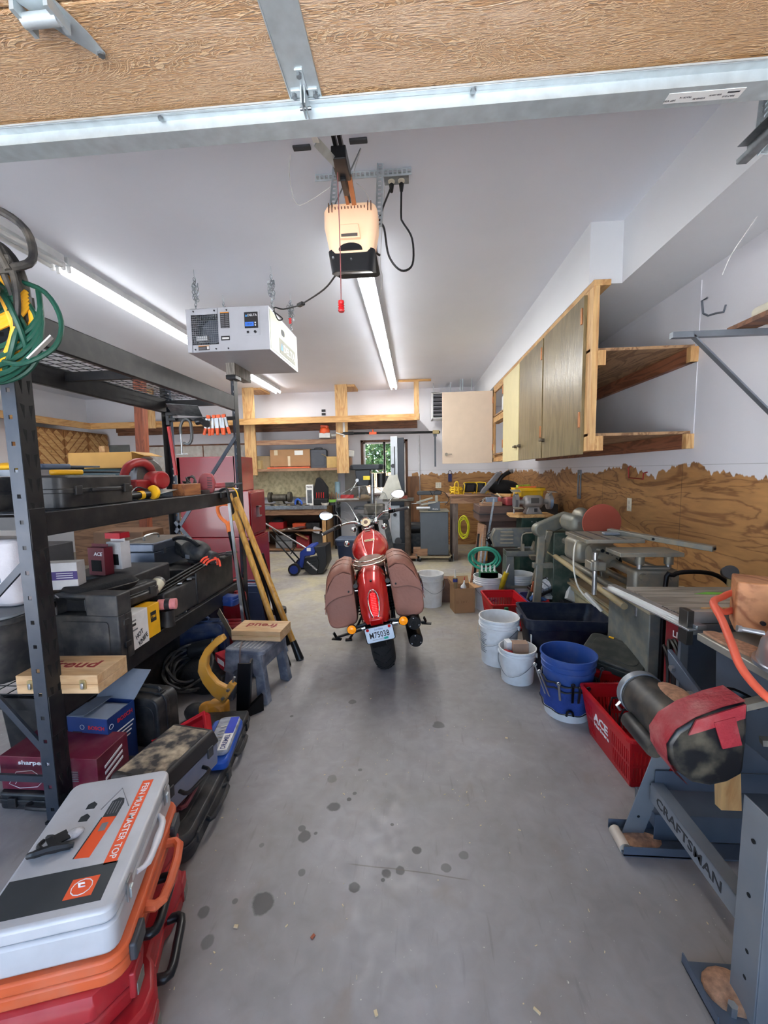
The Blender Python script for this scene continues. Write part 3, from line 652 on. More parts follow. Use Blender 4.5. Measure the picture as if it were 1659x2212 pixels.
# front end
g = G(); 
for s in (-1, 1): g.cyl((s*.09,1.6,.33),(s*.09,1.22,1.0), .024)
obj('fork', g, blkm, bk)
g = G(); g.cb((0,1.18,.985), (.24,.08,.03), (-.3,0,0)); g.cb((0,1.25,.85), (.24,.08,.03), (-.3,0,0)); obj('triple_clamp', g, bg, bk, bev=.008)
hl = obj('headlight', G().lathe([(0,-.11),(.06,-.09),(.09,-.02),(.095,.03),(.085,.05)], 28, mt=Matrix.Translation((0,1.36,.93)) @ Matrix.Rotation(-math.pi/2, 4, 'X')), chrome, bk)
mg = Matrix.Translation((-.009,1.105,1.02)) @ Matrix.Rotation(math.radians(52), 4, 'X')
gg = obj('speedometer', G().lathe([(.0,-.05),(.045,-.045),(.056,-.01),(.058,.004),(.052,.010),(.047,.003)], 32, mt=mg, cap=False), chrome, bk)
obj('dial', G().lathe([(.047,.003),(.0,.004)], 32, mt=mg), M('cream_dial', (226,208,170), .35), gg); obj('dial_centre', G().lathe([(.022,.003),(.022,.0055),(.0,.006)], 24, mt=mg), M('dial_brown', (110,84,70), .4), gg)
g = G()
for i in range(13):
    a = math.radians(225-i*22.5); p = [mg @ V((math.cos(a)*r, math.sin(a)*r, .006)) for r in (.035,.044)]; g.tube(p, .001, 4)
p = [mg @ V((math.cos(a)*r, math.sin(a)*r, .007)) for a, r in ((3.9,0),(3.9,.04))]; g.tube(p, .0014, 4); obj('dial_marks', g, ink, gg)
g = G(); g.tube([(-.06,1.17,1.0),(-.13,1.16,1.03),(-.22,1.10,1.04),(-.33,.985,1.024)], .0125, 10, sub=4); g.tube([(.06,1.18,1.0),(.12,1.19,1.04),(.2,1.15,1.09),(.304,1.07,1.093)], .0125, 10, sub=4); g.tube([(-.06,1.17,1.0),(.06,1.18,1.0)], .0125, 10)
hb = obj('handlebar', g, chrome, bk)
for a, b_ in (((-.315,1.0,1.027),(-.44,.88,1.0)), ((.29,1.08,1.093),(.445,1.0,1.106))):
    a, b_ = V(a), V(b_); d = (b_-a).normalized()
    gp = obj('grip', G().cyl(a+d*.03, b_, .018, .0165, n=16), M('grip_grey', (52,50,52), .7), hb); obj('grip_end', G().ball(b_, .012), chrome, gp)
    g = G(); g.bar(a-d*.05, a+d*.025, .045, .04); obj('switch_box', g, bg, hb, bev=.008)
    g = G(); f = V((-d.y*1, d.x, 0)).normalized(); f = f if f.y > 0 else -f; g.tube([a+f*.02, a+d*.02+f*.05, b_+f*.045-d*.01], .005, 6, sub=3); obj('lever', g, blkm, hb)
obj('kill_switch', G().cyl((.262,1.075,1.12),(.262,1.06,1.122), .008), M('switch_red', (220,30,30), .4), hb)
for c, a, rz in (((-.387,1.044,1.161), [(-.26,1.03,1.04),(-.255,1.03,1.10),(-.29,1.04,1.15),(-.34,1.05,1.155)], .15), ((.362,1.118,1.255), [(.25,1.1,1.1),(.255,1.1,1.16),(.28,1.11,1.20),(.33,1.125,1.235)], .1)):
    e = bpy.data.objects.new('mirror', None); S.collection.objects.link(e); e.parent = bk
    obj('mirror_stem', G().tube(a, .006, 8, sub=3), chrome, e)
    mm = Matrix.Translation(c) @ Matrix.Rotation(rz, 4, 'Y') @ Matrix.Rotation(math.radians(80), 4, 'X')
    s = 1 if c[0] < 0 else -1
    pr = [(x*(1.12 if x*s < 0 else .95), y*(1-.28*s*x/.07)) for x, y in [(.07*math.cos(2*math.pi*i/28), .045*math.sin(2*math.pi*i/28)) for i in range(28)]]
    obj('mirror_back', G().loft([[mm @ V((x*k, y*k, z)) for x, y in pr] for k, z in ((.5,-.03),(.9,-.018),(1,-.004),(1,.003),(.93,.004))]), bg, e, ang=60)
    obj('mirror_glass', G().prism([(x*.91, y*.9) for x, y in pr], .003, .0055, 'z', mm), M('mirror_silver', (240,240,240), .02, 1, var=0), e)
g = G(); rr_ = []
for z, w in ((1.0,.17),(1.08,.27),(1.16,.30),(1.26,.28),(1.34,.20),(1.385,.08)): rr_.append([(w*u-.03, 1.5-.10*(1-u*u)*-1+ (z-1)*-.25, z) for u in [-1+k/6 for k in range(13)]])
obj('windscreen', G().loft(rr_, cap=False, closed=False), M('clear_acrylic', (235,240,240), .03, var=0, trans=1, ior=1.3, alpha=.22), bk, ang=80)
obj('windscreen_edge', G().tube([r_[0] for r_ in rr_]+rr_[-1]+[r_[-1] for r_ in rr_[::-1]], .0035, 6), M('edge_grey', (130,134,134), .2), bk)
g = G(); g.tube([(-.22,1.50,1.24),(-.17,1.46,1.19),(-.1,1.35,1.02)], .005, 6, sub=3); g.tube([(.17,1.5,1.24),(.13,1.46,1.19),(.1,1.35,1.02)], .005, 6, sub=3); obj('windscreen_bracket', g, chrome, bk)
for p, r in (((-.155,1.2,.95),.03),((.10,1.16,1.0),.026),((.175,1.17,.935),.033),((-.235,1.05,.84),.032)): obj('chrome_lamp', G().ball(p, (r,r*1.2,r)), chrome, bk)
g = G()
for i in range(5): a = -.12+i*.055; g.tube([(a,1.12,1.0),(a*1.3+.02,1.2,1.06-.03*(i % 2)),(a*.6,1.3,.95),(a*.5,1.25,.8)], .004, 6, sub=4)
obj('cables', g, wb, bk)
# engine, frame, running gear
g = G(); g.cb((0,.85,.42), (.34,.42,.30)); g.cyl((-.19,.72,.36),(.21,.72,.36), .13); obj('engine', g, blkm, bk, bev=.03)
g = G()
for y, a in ((.72,-.45),(1.0,.5)):
    for k in range(7): z = .56+k*.02; g.cb((0,y+a*.1*k*.2,z), (.17,.17,.010), (a*.5,0,0))
obj('cylinder_fins', g, M('fin_grey', (90,90,94), .35, .9), bk)
g = G()
for s in (-1, 1):
    g.tube([(s*.11,0,.33),(s*.12,.3,.36),(s*.1,.55,.42)], .02); g.tube([(s*.10,.6,.25),(s*.1,1.1,.25),(s*.06,1.22,.85)], .018); g.tube([(s*.12,-.18,.72),(s*.12,.3,.70),(s*.08,.6,.66)], .018)
obj('frame', g, blkm, bk)
for s in (-1, 1):
    g = G(); g.cyl((s*.122,-.02,.38),(s*.122,.08,.70), .012)
    g.tube([(s*.122+.024*math.cos(t*.9), -.0+.08*t/70+.024*math.sin(t*.9), .43+.22*t/70) for t in range(70)], .005, 5); obj('shock', g, blkm, bk)
    obj('axle_cap', G().cyl((s*.10,0,.33),(s*.145,0,.33), .028), chrome, bk)
for z, r, nm in ((.41,.052,1),(.28,.052,2)):
    e = bpy.data.objects.new('muffler', None); S.collection.objects.link(e); e.parent = bk; x = .257 if nm == 1 else .25
    obj('muffler_body', G().lathe([(r*.7,-.75),(r,-.6),(r,-.01),(r*.93,0),(r*.9,.002)], 28, mt=Matrix.Translation((x,-.29,z)) @ Matrix.Rotation(math.pi/2, 4, 'X')), blkm, e)
    obj('muffler_tip', G().lathe([(r*.88,-.004),(.022,-.004),(.022,.004),(.017,.004),(.017,-.05),(0,-.05)], 28, mt=Matrix.Translation((x,-.29,z)) @ Matrix.Rotation(math.pi/2, 4, 'X')), blkm, e)
    for k in range(3): a = math.radians(90+120*k); obj('tip_screw', G().cyl((x+.037*math.cos(a),-.294,z+.037*math.sin(a)),(x+.037*math.cos(a),-.288,z+.037*math.sin(a)), .0045, n=8), chrome, e)
g = G(); g.tube([(.25,.45,.41),(.2,.6,.40),(.14,.8,.45)], .022, sub=3); g.tube([(.25,.45,.28),(.2,.7,.27),(.14,.95,.4)], .022, sub=3); obj('exhaust_pipe', g, chrome, bk)
for s in (-1, 1):
    g = G(); x = s*(.37 if s < 0 else .37); g.bar((s*.15,.1,.28), (x,.1,.25), .02, .016); g.bar((x,.1,.25), (x-.012,.08,.30), .01, .02); g.bar((x-.035,.1,.245), (x+.04,.08,.235), .03, .008); obj('passenger_peg', g, blkm, bk)
g = G(); g.tube([(-.13,.62,.28),(-.22,.56,.16),(-.315,.5,.058)], .011); g.cb((-.325,.49,.054), (.06,.04,.012), (0,.15,0)); obj('kick_stand', g, blkm, bk)
obj('footboard', G().cb((.27,.75,.25), (.10,.28,.02)).cb((-.27,.75,.25), (.10,.28,.02)), blkm, bk, bev=.005)
g = G(); g.prism([(-.35,.45),(-.30,.50),(-.2,.52),(0,.50),(.3,.45),(.3,.35),(-.2,.40)], -.09, .09, 'x'); obj('under_fender', g, blkm, bk)
g = G(); R2 = shell((1.6,.31), [(40,.35,.07),(60,.36,.075),(90,.365,.078),(120,.36,.078),(150,.35,.075),(170,.345,.06)], 0, .05); obj('front_fender', R2, redp, bk, ang=60)
# ================================================================ shared builders
pine = MW('pine', (214,170,112), (190,140,84), axis='Y', sc=3, stretch=7, wave=5, knots=3.2)
pinex = MW('pine_x', (214,166,104), (186,134,74), axis='X', sc=3, stretch=7, wave=5, knots=3.2)
pinez = MW('pine_z', (222,180,122), (196,146,90), axis='Z', sc=3, stretch=7, wave=5, knots=3.2)
fir = MW('red_fir', (148,92,64), (112,66,44), axis='Y', sc=3, stretch=7, wave=6)
firx = MW('fir_x', (140,92,62), (104,66,44), axis='X', sc=3, stretch=7, wave=6)
plyu = MW('ply_under', (176,138,100), (128,92,62), axis='Y', sc=3, stretch=4, wave=6, dist=5)
cardm = M('cardboard', (160,122,86), .85, var=.1, sc=5); card2 = M('cardboard_dark', (134,98,68), .85, var=.12)
def E0(name, parent, loc=(0,0,0), rot=(0,0,0)):
    e = bpy.data.objects.new(name, None); S.collection.objects.link(e); e.parent = parent; e.location = loc; e.rotation_euler = rot; return e
def toolcase(name, label, loc, rot, L, Wd, H, mat, cat='tool case', split=.55, r=.03, latch=None, handle=None, side=-1, panel=True, group=None, bev=.008, lidmat=None, hw=.14, dust=None):
    """closed case lying flat: L along x, Wd along y; handle and latches on the y side"""
    t = thing(name, label, cat, loc, rot, group)
    obj('case_body', G().prism(rrect(L, Wd, r), 0, H*split-.003, 'z'), mat, t, bev=bev)
    g = G(); g.prism(rrect(L, Wd, r), H*split+.001, H, 'z'); ld = obj('lid', g, lidmat or mat, t, bev=bev)
    obj('rim', G().prism(rrect(L+.012, Wd+.012, r+.004), H*split-.012, H*split+.010, 'z'), mat, t, bev=.003)
    if panel: obj('raised_panel', G().prism(rrect(L*.78, Wd*.72, r), H-.002, H+.004, 'z'), lidmat or mat, ld, bev=.003)
    y = side*Wd/2; hm = handle or mat
    g = G(); g.tube([(-hw/2, y, H*split), (-hw/2, y+side*.032, H*split), (hw/2, y+side*.032, H*split), (hw/2, y, H*split)], .010, 8, sub=3); obj('handle', g, hm, t)
    for sx in (-1, 1): obj('latch', G().cb((sx*L*.33, y+side*.008, H*split), (.04,.012,.045)), latch or hm, t, bev=.002)
    return t
def carton(name, label, loc, rot, a, b, h, mat=None, cat='cardboard box', flaps=None, group=None):
    t = thing(name, label, cat, loc, rot, group); mat = mat or cardm
    if not flaps: obj('box_body', G().box(-a/2,a/2,-b/2,b/2,0,h), mat, t, bev=.002); 
    else:
        g = G(); w = .004
        g.box(-a/2,a/2,-b/2,-b/2+w,0,h); g.box(-a/2,a/2,b/2-w,b/2,0,h); g.box(-a/2,-a/2+w,-b/2,b/2,0,h); g.box(a/2-w,a/2,-b/2,b/2,0,h); g.box(-a/2,a/2,-b/2,b/2,0,w)
        obj('box_body', g, mat, t)
        for f, an in flaps:
            ca, sa = math.cos(an), math.sin(an); k = min(a, b)*.45
            if f == 'L': g = G(); g.bar((-a/2,0,h), (-a/2-k*ca,0,h+k*sa), b, w, up=(sa,0,ca))
            if f == 'R': g = G(); g.bar((a/2,0,h), (a/2+k*ca,0,h+k*sa), b, w, up=(-sa,0,ca))
            if f == 'F': g = G(); g.bar((0,-b/2,h), (0,-b/2-k*ca,h+k*sa), a, w, up=(0,sa,ca))
            if f == 'B': g = G(); g.bar((0,b/2,h), (0,b/2+k*ca,h+k*sa), a, w, up=(0,-sa,ca))
            obj('flap', g, mat, t)
    return t
def coilthing(name, label, c, r, turns, wire, mat, ax=(0,0,1), wob=.12, seed=1, thick=.02, sq=1, tail=None, cat='cord', ties=0):
    t = thing(name, label, cat, c); pts = coil((0,0,0), r, turns, wob, wire, ax, seed, thick, sq)
    if tail: pts += [V(p)-V(c) for p in tail]
    obj('cable', G().tube(smooth(pts, 2), wire, 6), mat, t); return t
def one(name, g, mat, label, cat, group=None, loc=None, rot=0, **k):
    o = obj(name, g, mat, **k); tag(o, label, cat, group)
    if loc is not None: place(o, loc, rot)
    return o
# ================================================================ RIGHT WALL CABINETS (run along the soffit)
t = thing('wall_cabinet', 'long overhead plywood wall cabinet under the soffit with pine frame', 'cabinet', (1.20, 2.95, 1.645))
H_ = 1.085
def fz(y0, y1, z0, z1, x0=0., x1=.038, m=pinez, n='face_frame'): return obj(n, G().box(x0, x1, y0, y1, z0, z1), m, t, bev=.002)
fz(0,.09,0,H_, 0, .04); fz(.09,.17,0,H_,-.0,.02, n='face_frame')
for y in (1.0, 1.86, 2.72, 3.5): fz(y-.03, y+.03, 0, H_, 0, .03)
obj('face_frame', G().box(0,.03,.17,3.55,0,.06), pine, t, bev=.002); obj('face_frame', G().box(0,.03,.17,3.55,H_-.06,H_), pine, t, bev=.002)
fz(2.75,3.47,.58,.66, 0,.03, pine)
obj('cabinet_back', G().box(.675,.68,0,3.55,0,H_), wallp, t)
for z0 in (.10, .67):
    obj('shelf', G().box(.0,.68,.03,3.55,z0,z0+.02), plyu, t, bev=.001)
    obj('nailer', G().box(.04,.085,0,3.5,z0-.10,z0), pine, t, bev=.002); obj('nailer', G().box(.635,.68,.0,3.5,z0-.10,z0), fir, t, bev=.002)
    obj('shelf_end', G().box(.05,.09,-.002,.04,z0-.10,z0-.001), pinez, t); obj('shelf_end', G().box(.63,.68,-.004,.04,z0-.10,z0-.001), pinez, t)
obj('top_lumber', G().box(.0,.11,.0,3.5,H_-.0,H_+.038), pine, t, bev=.002)
dgn = MW('ply_door_olive', (136,120,86), (112,98,68), axis='Z', sc=4, stretch=5, wave=4, rough=.3); cream = M('door_cream', (206,194,148), .5, var=.03); pinkc = M('door_pinkish', (206,186,164), .5, var=.03)
cop = M('copper_hinge', (178,120,82), .35, .8); brz = M('latch_bronze', (104,96,84), .3, .9)
def cdoor(y0, y1, mat, hy, ky):
    d = obj('cabinet_door', G().box(-.022,0,y0,y1,-.02,H_-.02), mat, t, bev=.002)
    for z in (.17,.88): obj('hinge', G().box(-.03,-.002,hy-.012,hy+.012,z,z+.11), cop, d, bev=.003)
    g = G(); g.cyl((-.022,ky,.14),(-.05,ky,.14), .018); obj('knob', g, brz, d); obj('latch_arm', G().cb((-.055,ky-.0,.14),(.014,.085,.02)), brz, d, bev=.004)
cdoor(.10,.985,dgn,.13,.93); cdoor(1.02,1.845,dgn,1.05,1.78); cdoor(1.88,2.70,cream,2.72,1.95)
d = E0('cabinet_door', t, (-.01, 3.53, 0)); obj('door_panel', G().box(-.76,0,-.022,0,-.015,H_-.015), pinkc, d, bev=.002); d['label'] = 'pinkish cabinet door swung open'
g = G(); g.cyl((-.70,-.022,.13),(-.70,-.045,.13), .022); g.cb((-.66,-.045,.13),(.09,.012,.014)); obj('knob', g, brz, d)
for z in (.17,.88): obj('hinge', G().box(-.005,.02,-.03,0,z,z+.1), cop, d, bev=.003)
obj('end_post', G().box(0,.04,3.5,3.56,0,H_), pinez, t)
# things inside the open bay
b = thing('plastic_jug', 'pale plastic jug on the top shelf of the open cabinet bay', 'jug', (1.33, 6.0, 1.645+.69)); obj('jug_body', G().lathe([(.0,0),(.09,0),(.095,.02),(.095,.2),(.06,.26),(.03,.29),(.03,.33)], 20), M('jug_white', (212,214,216), .4), b); obj('cap', G().cyl((0,0,.33),(0,0,.35), .032), dgry, b)
b = thing('plastic_jug', 'grey jug with dark stripes behind the pale one in the cabinet', 'jug', (1.36, 6.22, 1.645+.69)); obj('jug_body', G().lathe([(.0,0),(.07,0),(.07,.2),(.03,.25),(.03,.28)], 20), M('jug_grey', (150,156,166), .4, var=.3, sc=14), b); obj('cap', G().cyl((0,0,.28),(0,0,.3), .03), ink, b)
for i, (c, lb) in enumerate((((150,34,30),'red'),((214,214,210),'white'),((120,126,132),'grey'))):
    one('spray_can', G().lathe([(0,0),(.033,0),(.033,.16),(.025,.175),(.014,.18),(.014,.2),(0,.2)], 16), M('can_'+lb, c, .35, .3), lb+' spray can on the lower shelf of the open cabinet', 'can', loc=(1.29+.05*i, 5.85+.17*i, 1.645+.122))
# ---- right wall fittings
gm = M('painted_grey_steel', (112,118,126), .45, .5)
g = G(); g.bar((1.27,2.2,2.17),(1.87,2.2,2.17), .03, .028); br = thing('shelf_bracket', 'grey angle steel triangular bracket jutting from the right wall', 'bracket', (0,0,0)); obj('arm', g, gm, br); obj('diagonal_brace', G().bar((1.37,2.2,2.165),(1.875,2.2,1.66), .03, .008), gm, br); obj('wall_leg', G().box(1.872,1.879,2.185,2.215,1.6,2.2), gm, br)
for i, (x, z, w, h, mt_, lb) in enumerate(((1.62,2.19,.10,.022,'dk','dark brown board lying on the grey wall bracket'),(1.70,2.213,.09,.02,'lt','tan board stacked on the dark board over the bracket'),(1.79,2.19,.05,.04,'gy','grey trim board beside wall on the bracket'))):
    mm_ = {'dk': firx, 'lt': pine, 'gy': gm}[mt_]
    one('board', G().box(x-w/2,x+w/2,.0,2.26-.03*i,z,z+h), mm_, lb, 'board')
one('cardboard_tube', G().cyl((1.70,2.24,2.268),(1.70,.2,2.268), .034), M('tube_white', (222,216,196), .6), 'off-white round tube end on top of the boards at right edge', 'tube')
g = G(); q = [pX(x,y,1.875) for x, y in ((1528,643),(1516,650),(1519,677),(1530,682),(1545,677),(1563,674),(1568,658))]; g.tube(q, .006, 6)
one('wire_hook', g, gm, 'grey square wire hook on the right wall above the bracket', 'hook')
q = [pX(x,y,1.875) for x, y in ((1362,1007),(1357,1010),(1358,1032),(1389,1035),(1390,1022),(1398,1020))]
one('wire_hook', G().tube(q, .005, 6), M('red_paint', (150,40,36), .5), 'red bent wire hook at the ragged paint edge', 'hook')
g = G(); a, b_ = pX(1252,1021,1.872), pX(1252,1072,1.872); y = a.y
g.box(1.865,1.878,y-.045,y-.025,b_.z,a.z); g.box(1.865,1.878,y+.025,y+.045,b_.z,a.z); g.box(1.865,1.878,y-.045,y+.045,a.z-.01,a.z+.03); g.box(1.865,1.878,y-.045,y+.045,b_.z-.03,b_.z+.01)
one('slotted_bar', g, gm, 'long grey slotted metal bar hung on the plywood wall', 'metal bar', bev=.004)
def outlet(c, ax, label, n=2):
    o = thing('wall_outlet', label, 'outlet', c); R_ = V((0,-1,0)) if ax == 'x' else V((1,0,0)); nn = V((-1,0,0)) if ax == 'x' else V((0,-1,0)); w = .07*n/1.0 if n > 1 else .075; w = .115 if n > 1 else .07
    p = G(); p.bar(V((0,0,-.057)), V((0,0,.057)), w, .006, up=nn); obj('cover_plate', p, M('ivory', (226,220,200), .4), o, bev=.002)
    for i in range(n):
        for z in (-.022,.022):
            q = R_*((i-(n-1)/2)*.046)+V((0,0,z)); obj('receptacle', G().cyl(q+nn*.002, q+nn*.006, .015), M('ivory2', (206,200,182), .4), o)
    return o
q = pX(1359,1090,1.875); outlet((1.876,q.y,q.z), 'x', 'ivory power outlet on the right plywood wall', 1)
q = py(947,1048,8.44); outlet((q.x,8.445,q.z), 'y', 'ivory double outlet on the back plywood wall', 2)
# ================================================================ HANGING AIR FILTER
lg = M('filter_grey', (178,180,186), .4, .2, var=.03); lg2 = M('filter_greenish', (182,188,160), .4, .1, var=.03)
af = thing('air_filter', 'grey box air filter hung on four chains from the ceiling', 'air filter', (-1.455, 3.25, 2.50)); w, dd, h = .335, .77, .33
g = G(); th = .004
g.box(-w,w,0,dd,0,th); g.box(-w,w,0,dd,h-th,h); g.box(-w,-w+th,0,dd,0,h); g.box(w-th,w,.0,dd,0,h); g.box(-w,w,dd-th,dd,0,h)
gx0, gx1, gz0, gz1 = -.295, -.075, .055, .285
g.box(-w,gx0,-.002,th,0,h); g.box(gx1,w,-.002,th,0,h); g.box(gx0,gx1,-.002,th,0,gz0); g.box(gx0,gx1,-.002,th,gz1,h)
obj('housing', g, lg, af, bev=.002)
obj('side_panel', G().box(w,w+.003,.02,dd-.02,.02,h-.02), lg2, af)
g = G()
for i in range(15): z = gz0+(gz1-gz0)*i/14; g.bar((gx0,0,z),(gx1,0,z), .0022, .0022)
for i in range(15): x = gx0+(gx1-gx0)*i/14; g.bar((x,.001,gz0),(x,.001,gz1), .0022, .0022)
obj('grille', g, galvd, af)
obj('dark_interior', G().box(gx0,gx1,.12,.125,gz0,gz1), M('navy_dark', (30,36,48), .6), af); g = G(); g.cyl((-.15,.06,.17),(-.15,.1,.17), .09); obj('blower', g, M('blower_grey', (90,96,108), .4, .4), af)
obj('filter_cartridge', G().cb((-.22,.03,.11), (.09,.04,.04)), M('cartridge', (222,222,222), .6), af, bev=.003)
bd = M('label_black', (34,32,34), .5, var=.05)
l1 = decal(af, 'warning_label', bd, (-.018,-.004,.235), .072, .118); decal(l1, 'warning_stripe', M('orange_print', (220,140,30), .5), (-.018,-.0048,.291), .068, .006)
for k in range(8):
    for s in (-1, 1): decal(l1, 'print_line', inkg, (-.018+s*.017,-.0048,.278-.0145*k), .028, .005)
l2 = decal(af, 'control_panel', lg2 if 0 else lg, (.20,-.004,.205), .125, .19); l3 = decal(l2, 'control_label', bd, (.195,-.0058,.225), .108, .12)
text(l3, 'DELTA', M('print_white', (235,235,235), .5), (.206,-.0072,.262), .075, .017, bold=.01); blu = M('print_lightblue', (70,150,220), .5)
g = G(); g.prism([(.147,.252),(.167,.252),(.157,.27)], -.0078, -.0062, 'y'); obj('triangle_logo', g, blu, l3)
decal(l3, 'button_strip', M('button_blue', (60,120,220), .4), (.18,-.0068,.195), .07, .032)
for i in range(4): obj('button', G().cyl((.163+.012*i,-.0095,.195),(.163+.012*i,-.006,.195), .003, n=8), bd, l3)
for z in (.186,.204): obj('button', G().cyl((.228,-.0095,z),(.228,-.006,z), .006), MC['print_white'], l3)
obj('knob', G().cyl((.225,-.015,.135),(.225,-.004,.135), .010), blk, af); obj('rocker_switch', G().cb((.165,-.007,.135), (.016,.008,.016)), blk, af)
l4 = decal(af, 'rating_plate', bd, (-.02,-.004,.098), .07, .034); decal(l4, 'print_line', M('label_white'), (-.018,-.0052,.097), .056, .014)
l5 = decal(af, 'warning_label', bd, (-.20,-.004,.03), .09, .034); decal(l5, 'warning_stripe', MC['orange_print'], (-.2,-.0052,.045), .088, .004); decal(l5, 'pictogram', M('label_white'), (-.166,-.0052,.03), .018, .022)
for k in range(3): decal(l5, 'print_line', inkg, (-.213,-.0052,.036-.008*k), .06, .003)
for x in (-.27,-.1,.0): 
    for z in (.02,.31): obj('screw', G().cyl((x,-.008,z),(x,-.001,z), .006, n=10), ink, af)
l6 = decal(af, 'brand_sticker', M('sticker_olive', (108,108,92), .5), (w+.004,.45,.10), .44, .12, right=(0,1,0)); text(l6, 'DELTA', MC['print_white'], (w+.0055,.49,.10), .32, .062, right=(0,1,0), bold=.012)
g = G(); g.prism([(.26,.07),(.31,.07),(.285,.13)], w+.0045, w+.0062, 'x'); obj('triangle_logo', g, blu, l6)
g = G(); g.prism([(y, z) for y, z in rrect(.09,.05,.024,5,.33,.225)], w+.003, w+.0045, 'x'); obj('hand_hole', g, ink, af)
for i, (x, y, lb, red) in enumerate(((-1.75,3.34,'front left',0),(-1.125,3.36,'front right',0),(-1.74,3.82,'rear left',0),(-1.12,3.85,'rear right',1))):
    t = thing('hanging_chain', 'bunched steel chain at the %s corner above the air filter' % lb, 'chain', (x, y, 2.83), group='air filter chains'); hgt = CZ-2.83
    g = G(); g.tube([(0,0,hgt),(0,0,hgt-.05),(.008,0,hgt-.06),(.012,0,hgt-.075),(0,0,hgt-.085)], .0025, 6); obj('ceiling_hook', g, galv, t)
    rn = random.Random(i); g = G()
    def link(c, a, l=.016):
        e = Euler((rn.uniform(-.5,.5), rn.uniform(-.5,.5), a)).to_matrix()
        g.tube([V(c)+e@V((math.cos(k*math.pi/4)*.009, 0, math.sin(k*math.pi/4)*l)) for k in range(8)], .0034, 5, closed=True)
    for k in range(11): link((0,0,.02+k*.024), k*1.57)
    for dx_, z0, n_ in ((-.018,.12,5),(.018,.10,6),(.0,.17,3)):
        for k in range(n_): link((dx_+rn.uniform(-.006,.006), rn.uniform(-.01,.01), z0+k*.024), k*1.57+.7)
    obj('links', g, galvd, t)
    if red: obj('red_tag', G().cb((-.004,-.01,.09), (.022,.004,.05)), M('tag_red', (220,60,60), .5), t)
# ================================================================ BACK WALL STORAGE
t = thing('storage_loft', 'pine 2x4 storage ledge hung from ceiling along the back wall', 'shelf', (0,7.62,2.45))
obj('front_beam', G().box(-6.30,.10,0,.04,0,.115), pinex, t, bev=.002); obj('back_beam', G().box(-6.3,.06,.78,.82,-.06,.06), firx, t, bev=.002)
obj('joists', G().box(-6.3,.1,.04,.8,.095,.11), plyu, t); obj('rear_ledger', G().box(-6.3,.06,.74,.78,.0,.09), firx, t)
obj('hanger_post', G().box(.0,.09,-.04,0,.0,.68), pinez, t, bev=.002); obj('top_plate', G().box(-.28,.31,-.04,.0,.68,.718), pinex, t, bev=.002)
t = thing('storage_loft', 'pine ledge running along the left wall into the corner', 'shelf', (-6.3,7.66,2.45)); obj('front_beam', G().box(0,.04,-6,0,0,.115), pine, t, bev=.002); obj('deck', G().box(-.69,0,-6,0,.095,.11), plyu, t)
for x, z0, lb in ((-1.37,1.51,'wide knotty post hung from the ceiling between window and shelves'),(-3.17,1.50,'pine post from ceiling at the left end of back shelves')):
    t = thing('hanging_post', lb, 'post', (x, 7.84, z0)); w = .115 if x > -2 else .11
    obj('post', G().box(-w,w,-.04,0,0,CZ-z0), pinez, t, bev=.002); obj('cleat', G().box(-w+.05,w+.14,0,.0+.5,CZ-z0-.04,CZ-z0), pine, t)
    if x > -2: obj('bracket_plate', G().box(.02,.06,-.046,-.04,.68,1.05), M('white_metal', (220,220,216), .4), t); obj('peg', G().cyl((.04,-.05,.72),(-.1,-.10,.76), .012), MC['white_metal'], t)
g = G(); g.box(-5.08,-4.92,7.57,7.61,2.43,3.17); one('pine_board', g, pinez, 'short pine board nailed from loft ledge to ceiling, left of the rack', 'board', bev=.002)
g = G(); p, q = V((-4.17,6.05,1.0)), V((-4.12,6.0,2.62)); g.bar(p-V((.05,0,1.0)), V((-4.08,6.0,CZ)), .13, .13); one('timber_post', g, MW('redwood', (150,82,56), (120,62,42), axis='Z', sc=3), 'reddish square timber post behind the steel rack', 'post', bev=.004)
# back wall shelves
t = thing('wall_shelf', 'upper pine wall shelf under the loft ledge', 'shelf', (0,7.9,2.10)); obj('board', G().box(-3.28,-1.35,0,.55,.04,.06), plyu, t); obj('front_rail', G().box(-3.28,-1.5,-.04,0,-.02,.07), MW('aged_pine', (176,136,104), (146,106,80), axis='X', sc=3), t, bev=.002)
t = thing('wall_shelf', 'lower wall shelf holding the cartons above the workbench', 'shelf', (0,7.9,1.62)); obj('board', G().box(-3.45,-1.40,0,.55,-.03,0), MC['aged_pine'], t); obj('front_rail', G().box(-3.45,-1.48,-.03,0,-.05,.0), MC['aged_pine'], t, bev=.002)
bx_ = carton('carton', 'large battered brown carton on the lower back shelf', (-2.45,8.17,1.665), 0, .80,.38,.33, cardm); decal(bx_, 'tape', M('tape_tan', (206,190,160), .5), (-.28,-.192,.27), .07, .10); decal(bx_, 'label', M('label_white'), (.18,-.192,.26), .17, .09); decal(bx_, 'tape', MC['tape_tan'], (-.02,-.192,.1), .05, .2)
one('orange_folder', G().box(-.44,.40,-.22,.1,0,.03), M('orange_flat', (206,96,56), .6), 'flat orange panel sticking out beneath the large carton', 'panel', loc=(-2.45,8.12,1.622), bev=.004)
t = toolcase('hard_case', 'dark grey upright plastic case beside the large carton', (-1.90,8.17,1.62), (math.pi/2,0,0), .34,.36,.15, M('case_slate', (74,78,86), .45), side=1); t.location = (-1.90,8.17,1.80)
carton('small_carton', 'small yellowish carton behind the hanging post', (-1.6,8.12,1.62), 0, .24,.3,.22, M('carton_yellow', (196,164,104), .8), flaps=[('L',.5)])
carton('small_carton', 'tan carton on the shelf at the far left end', (-3.08,8.2,1.62), .1, .36,.3,.26, M('carton_tan', (150,128,96), .8))
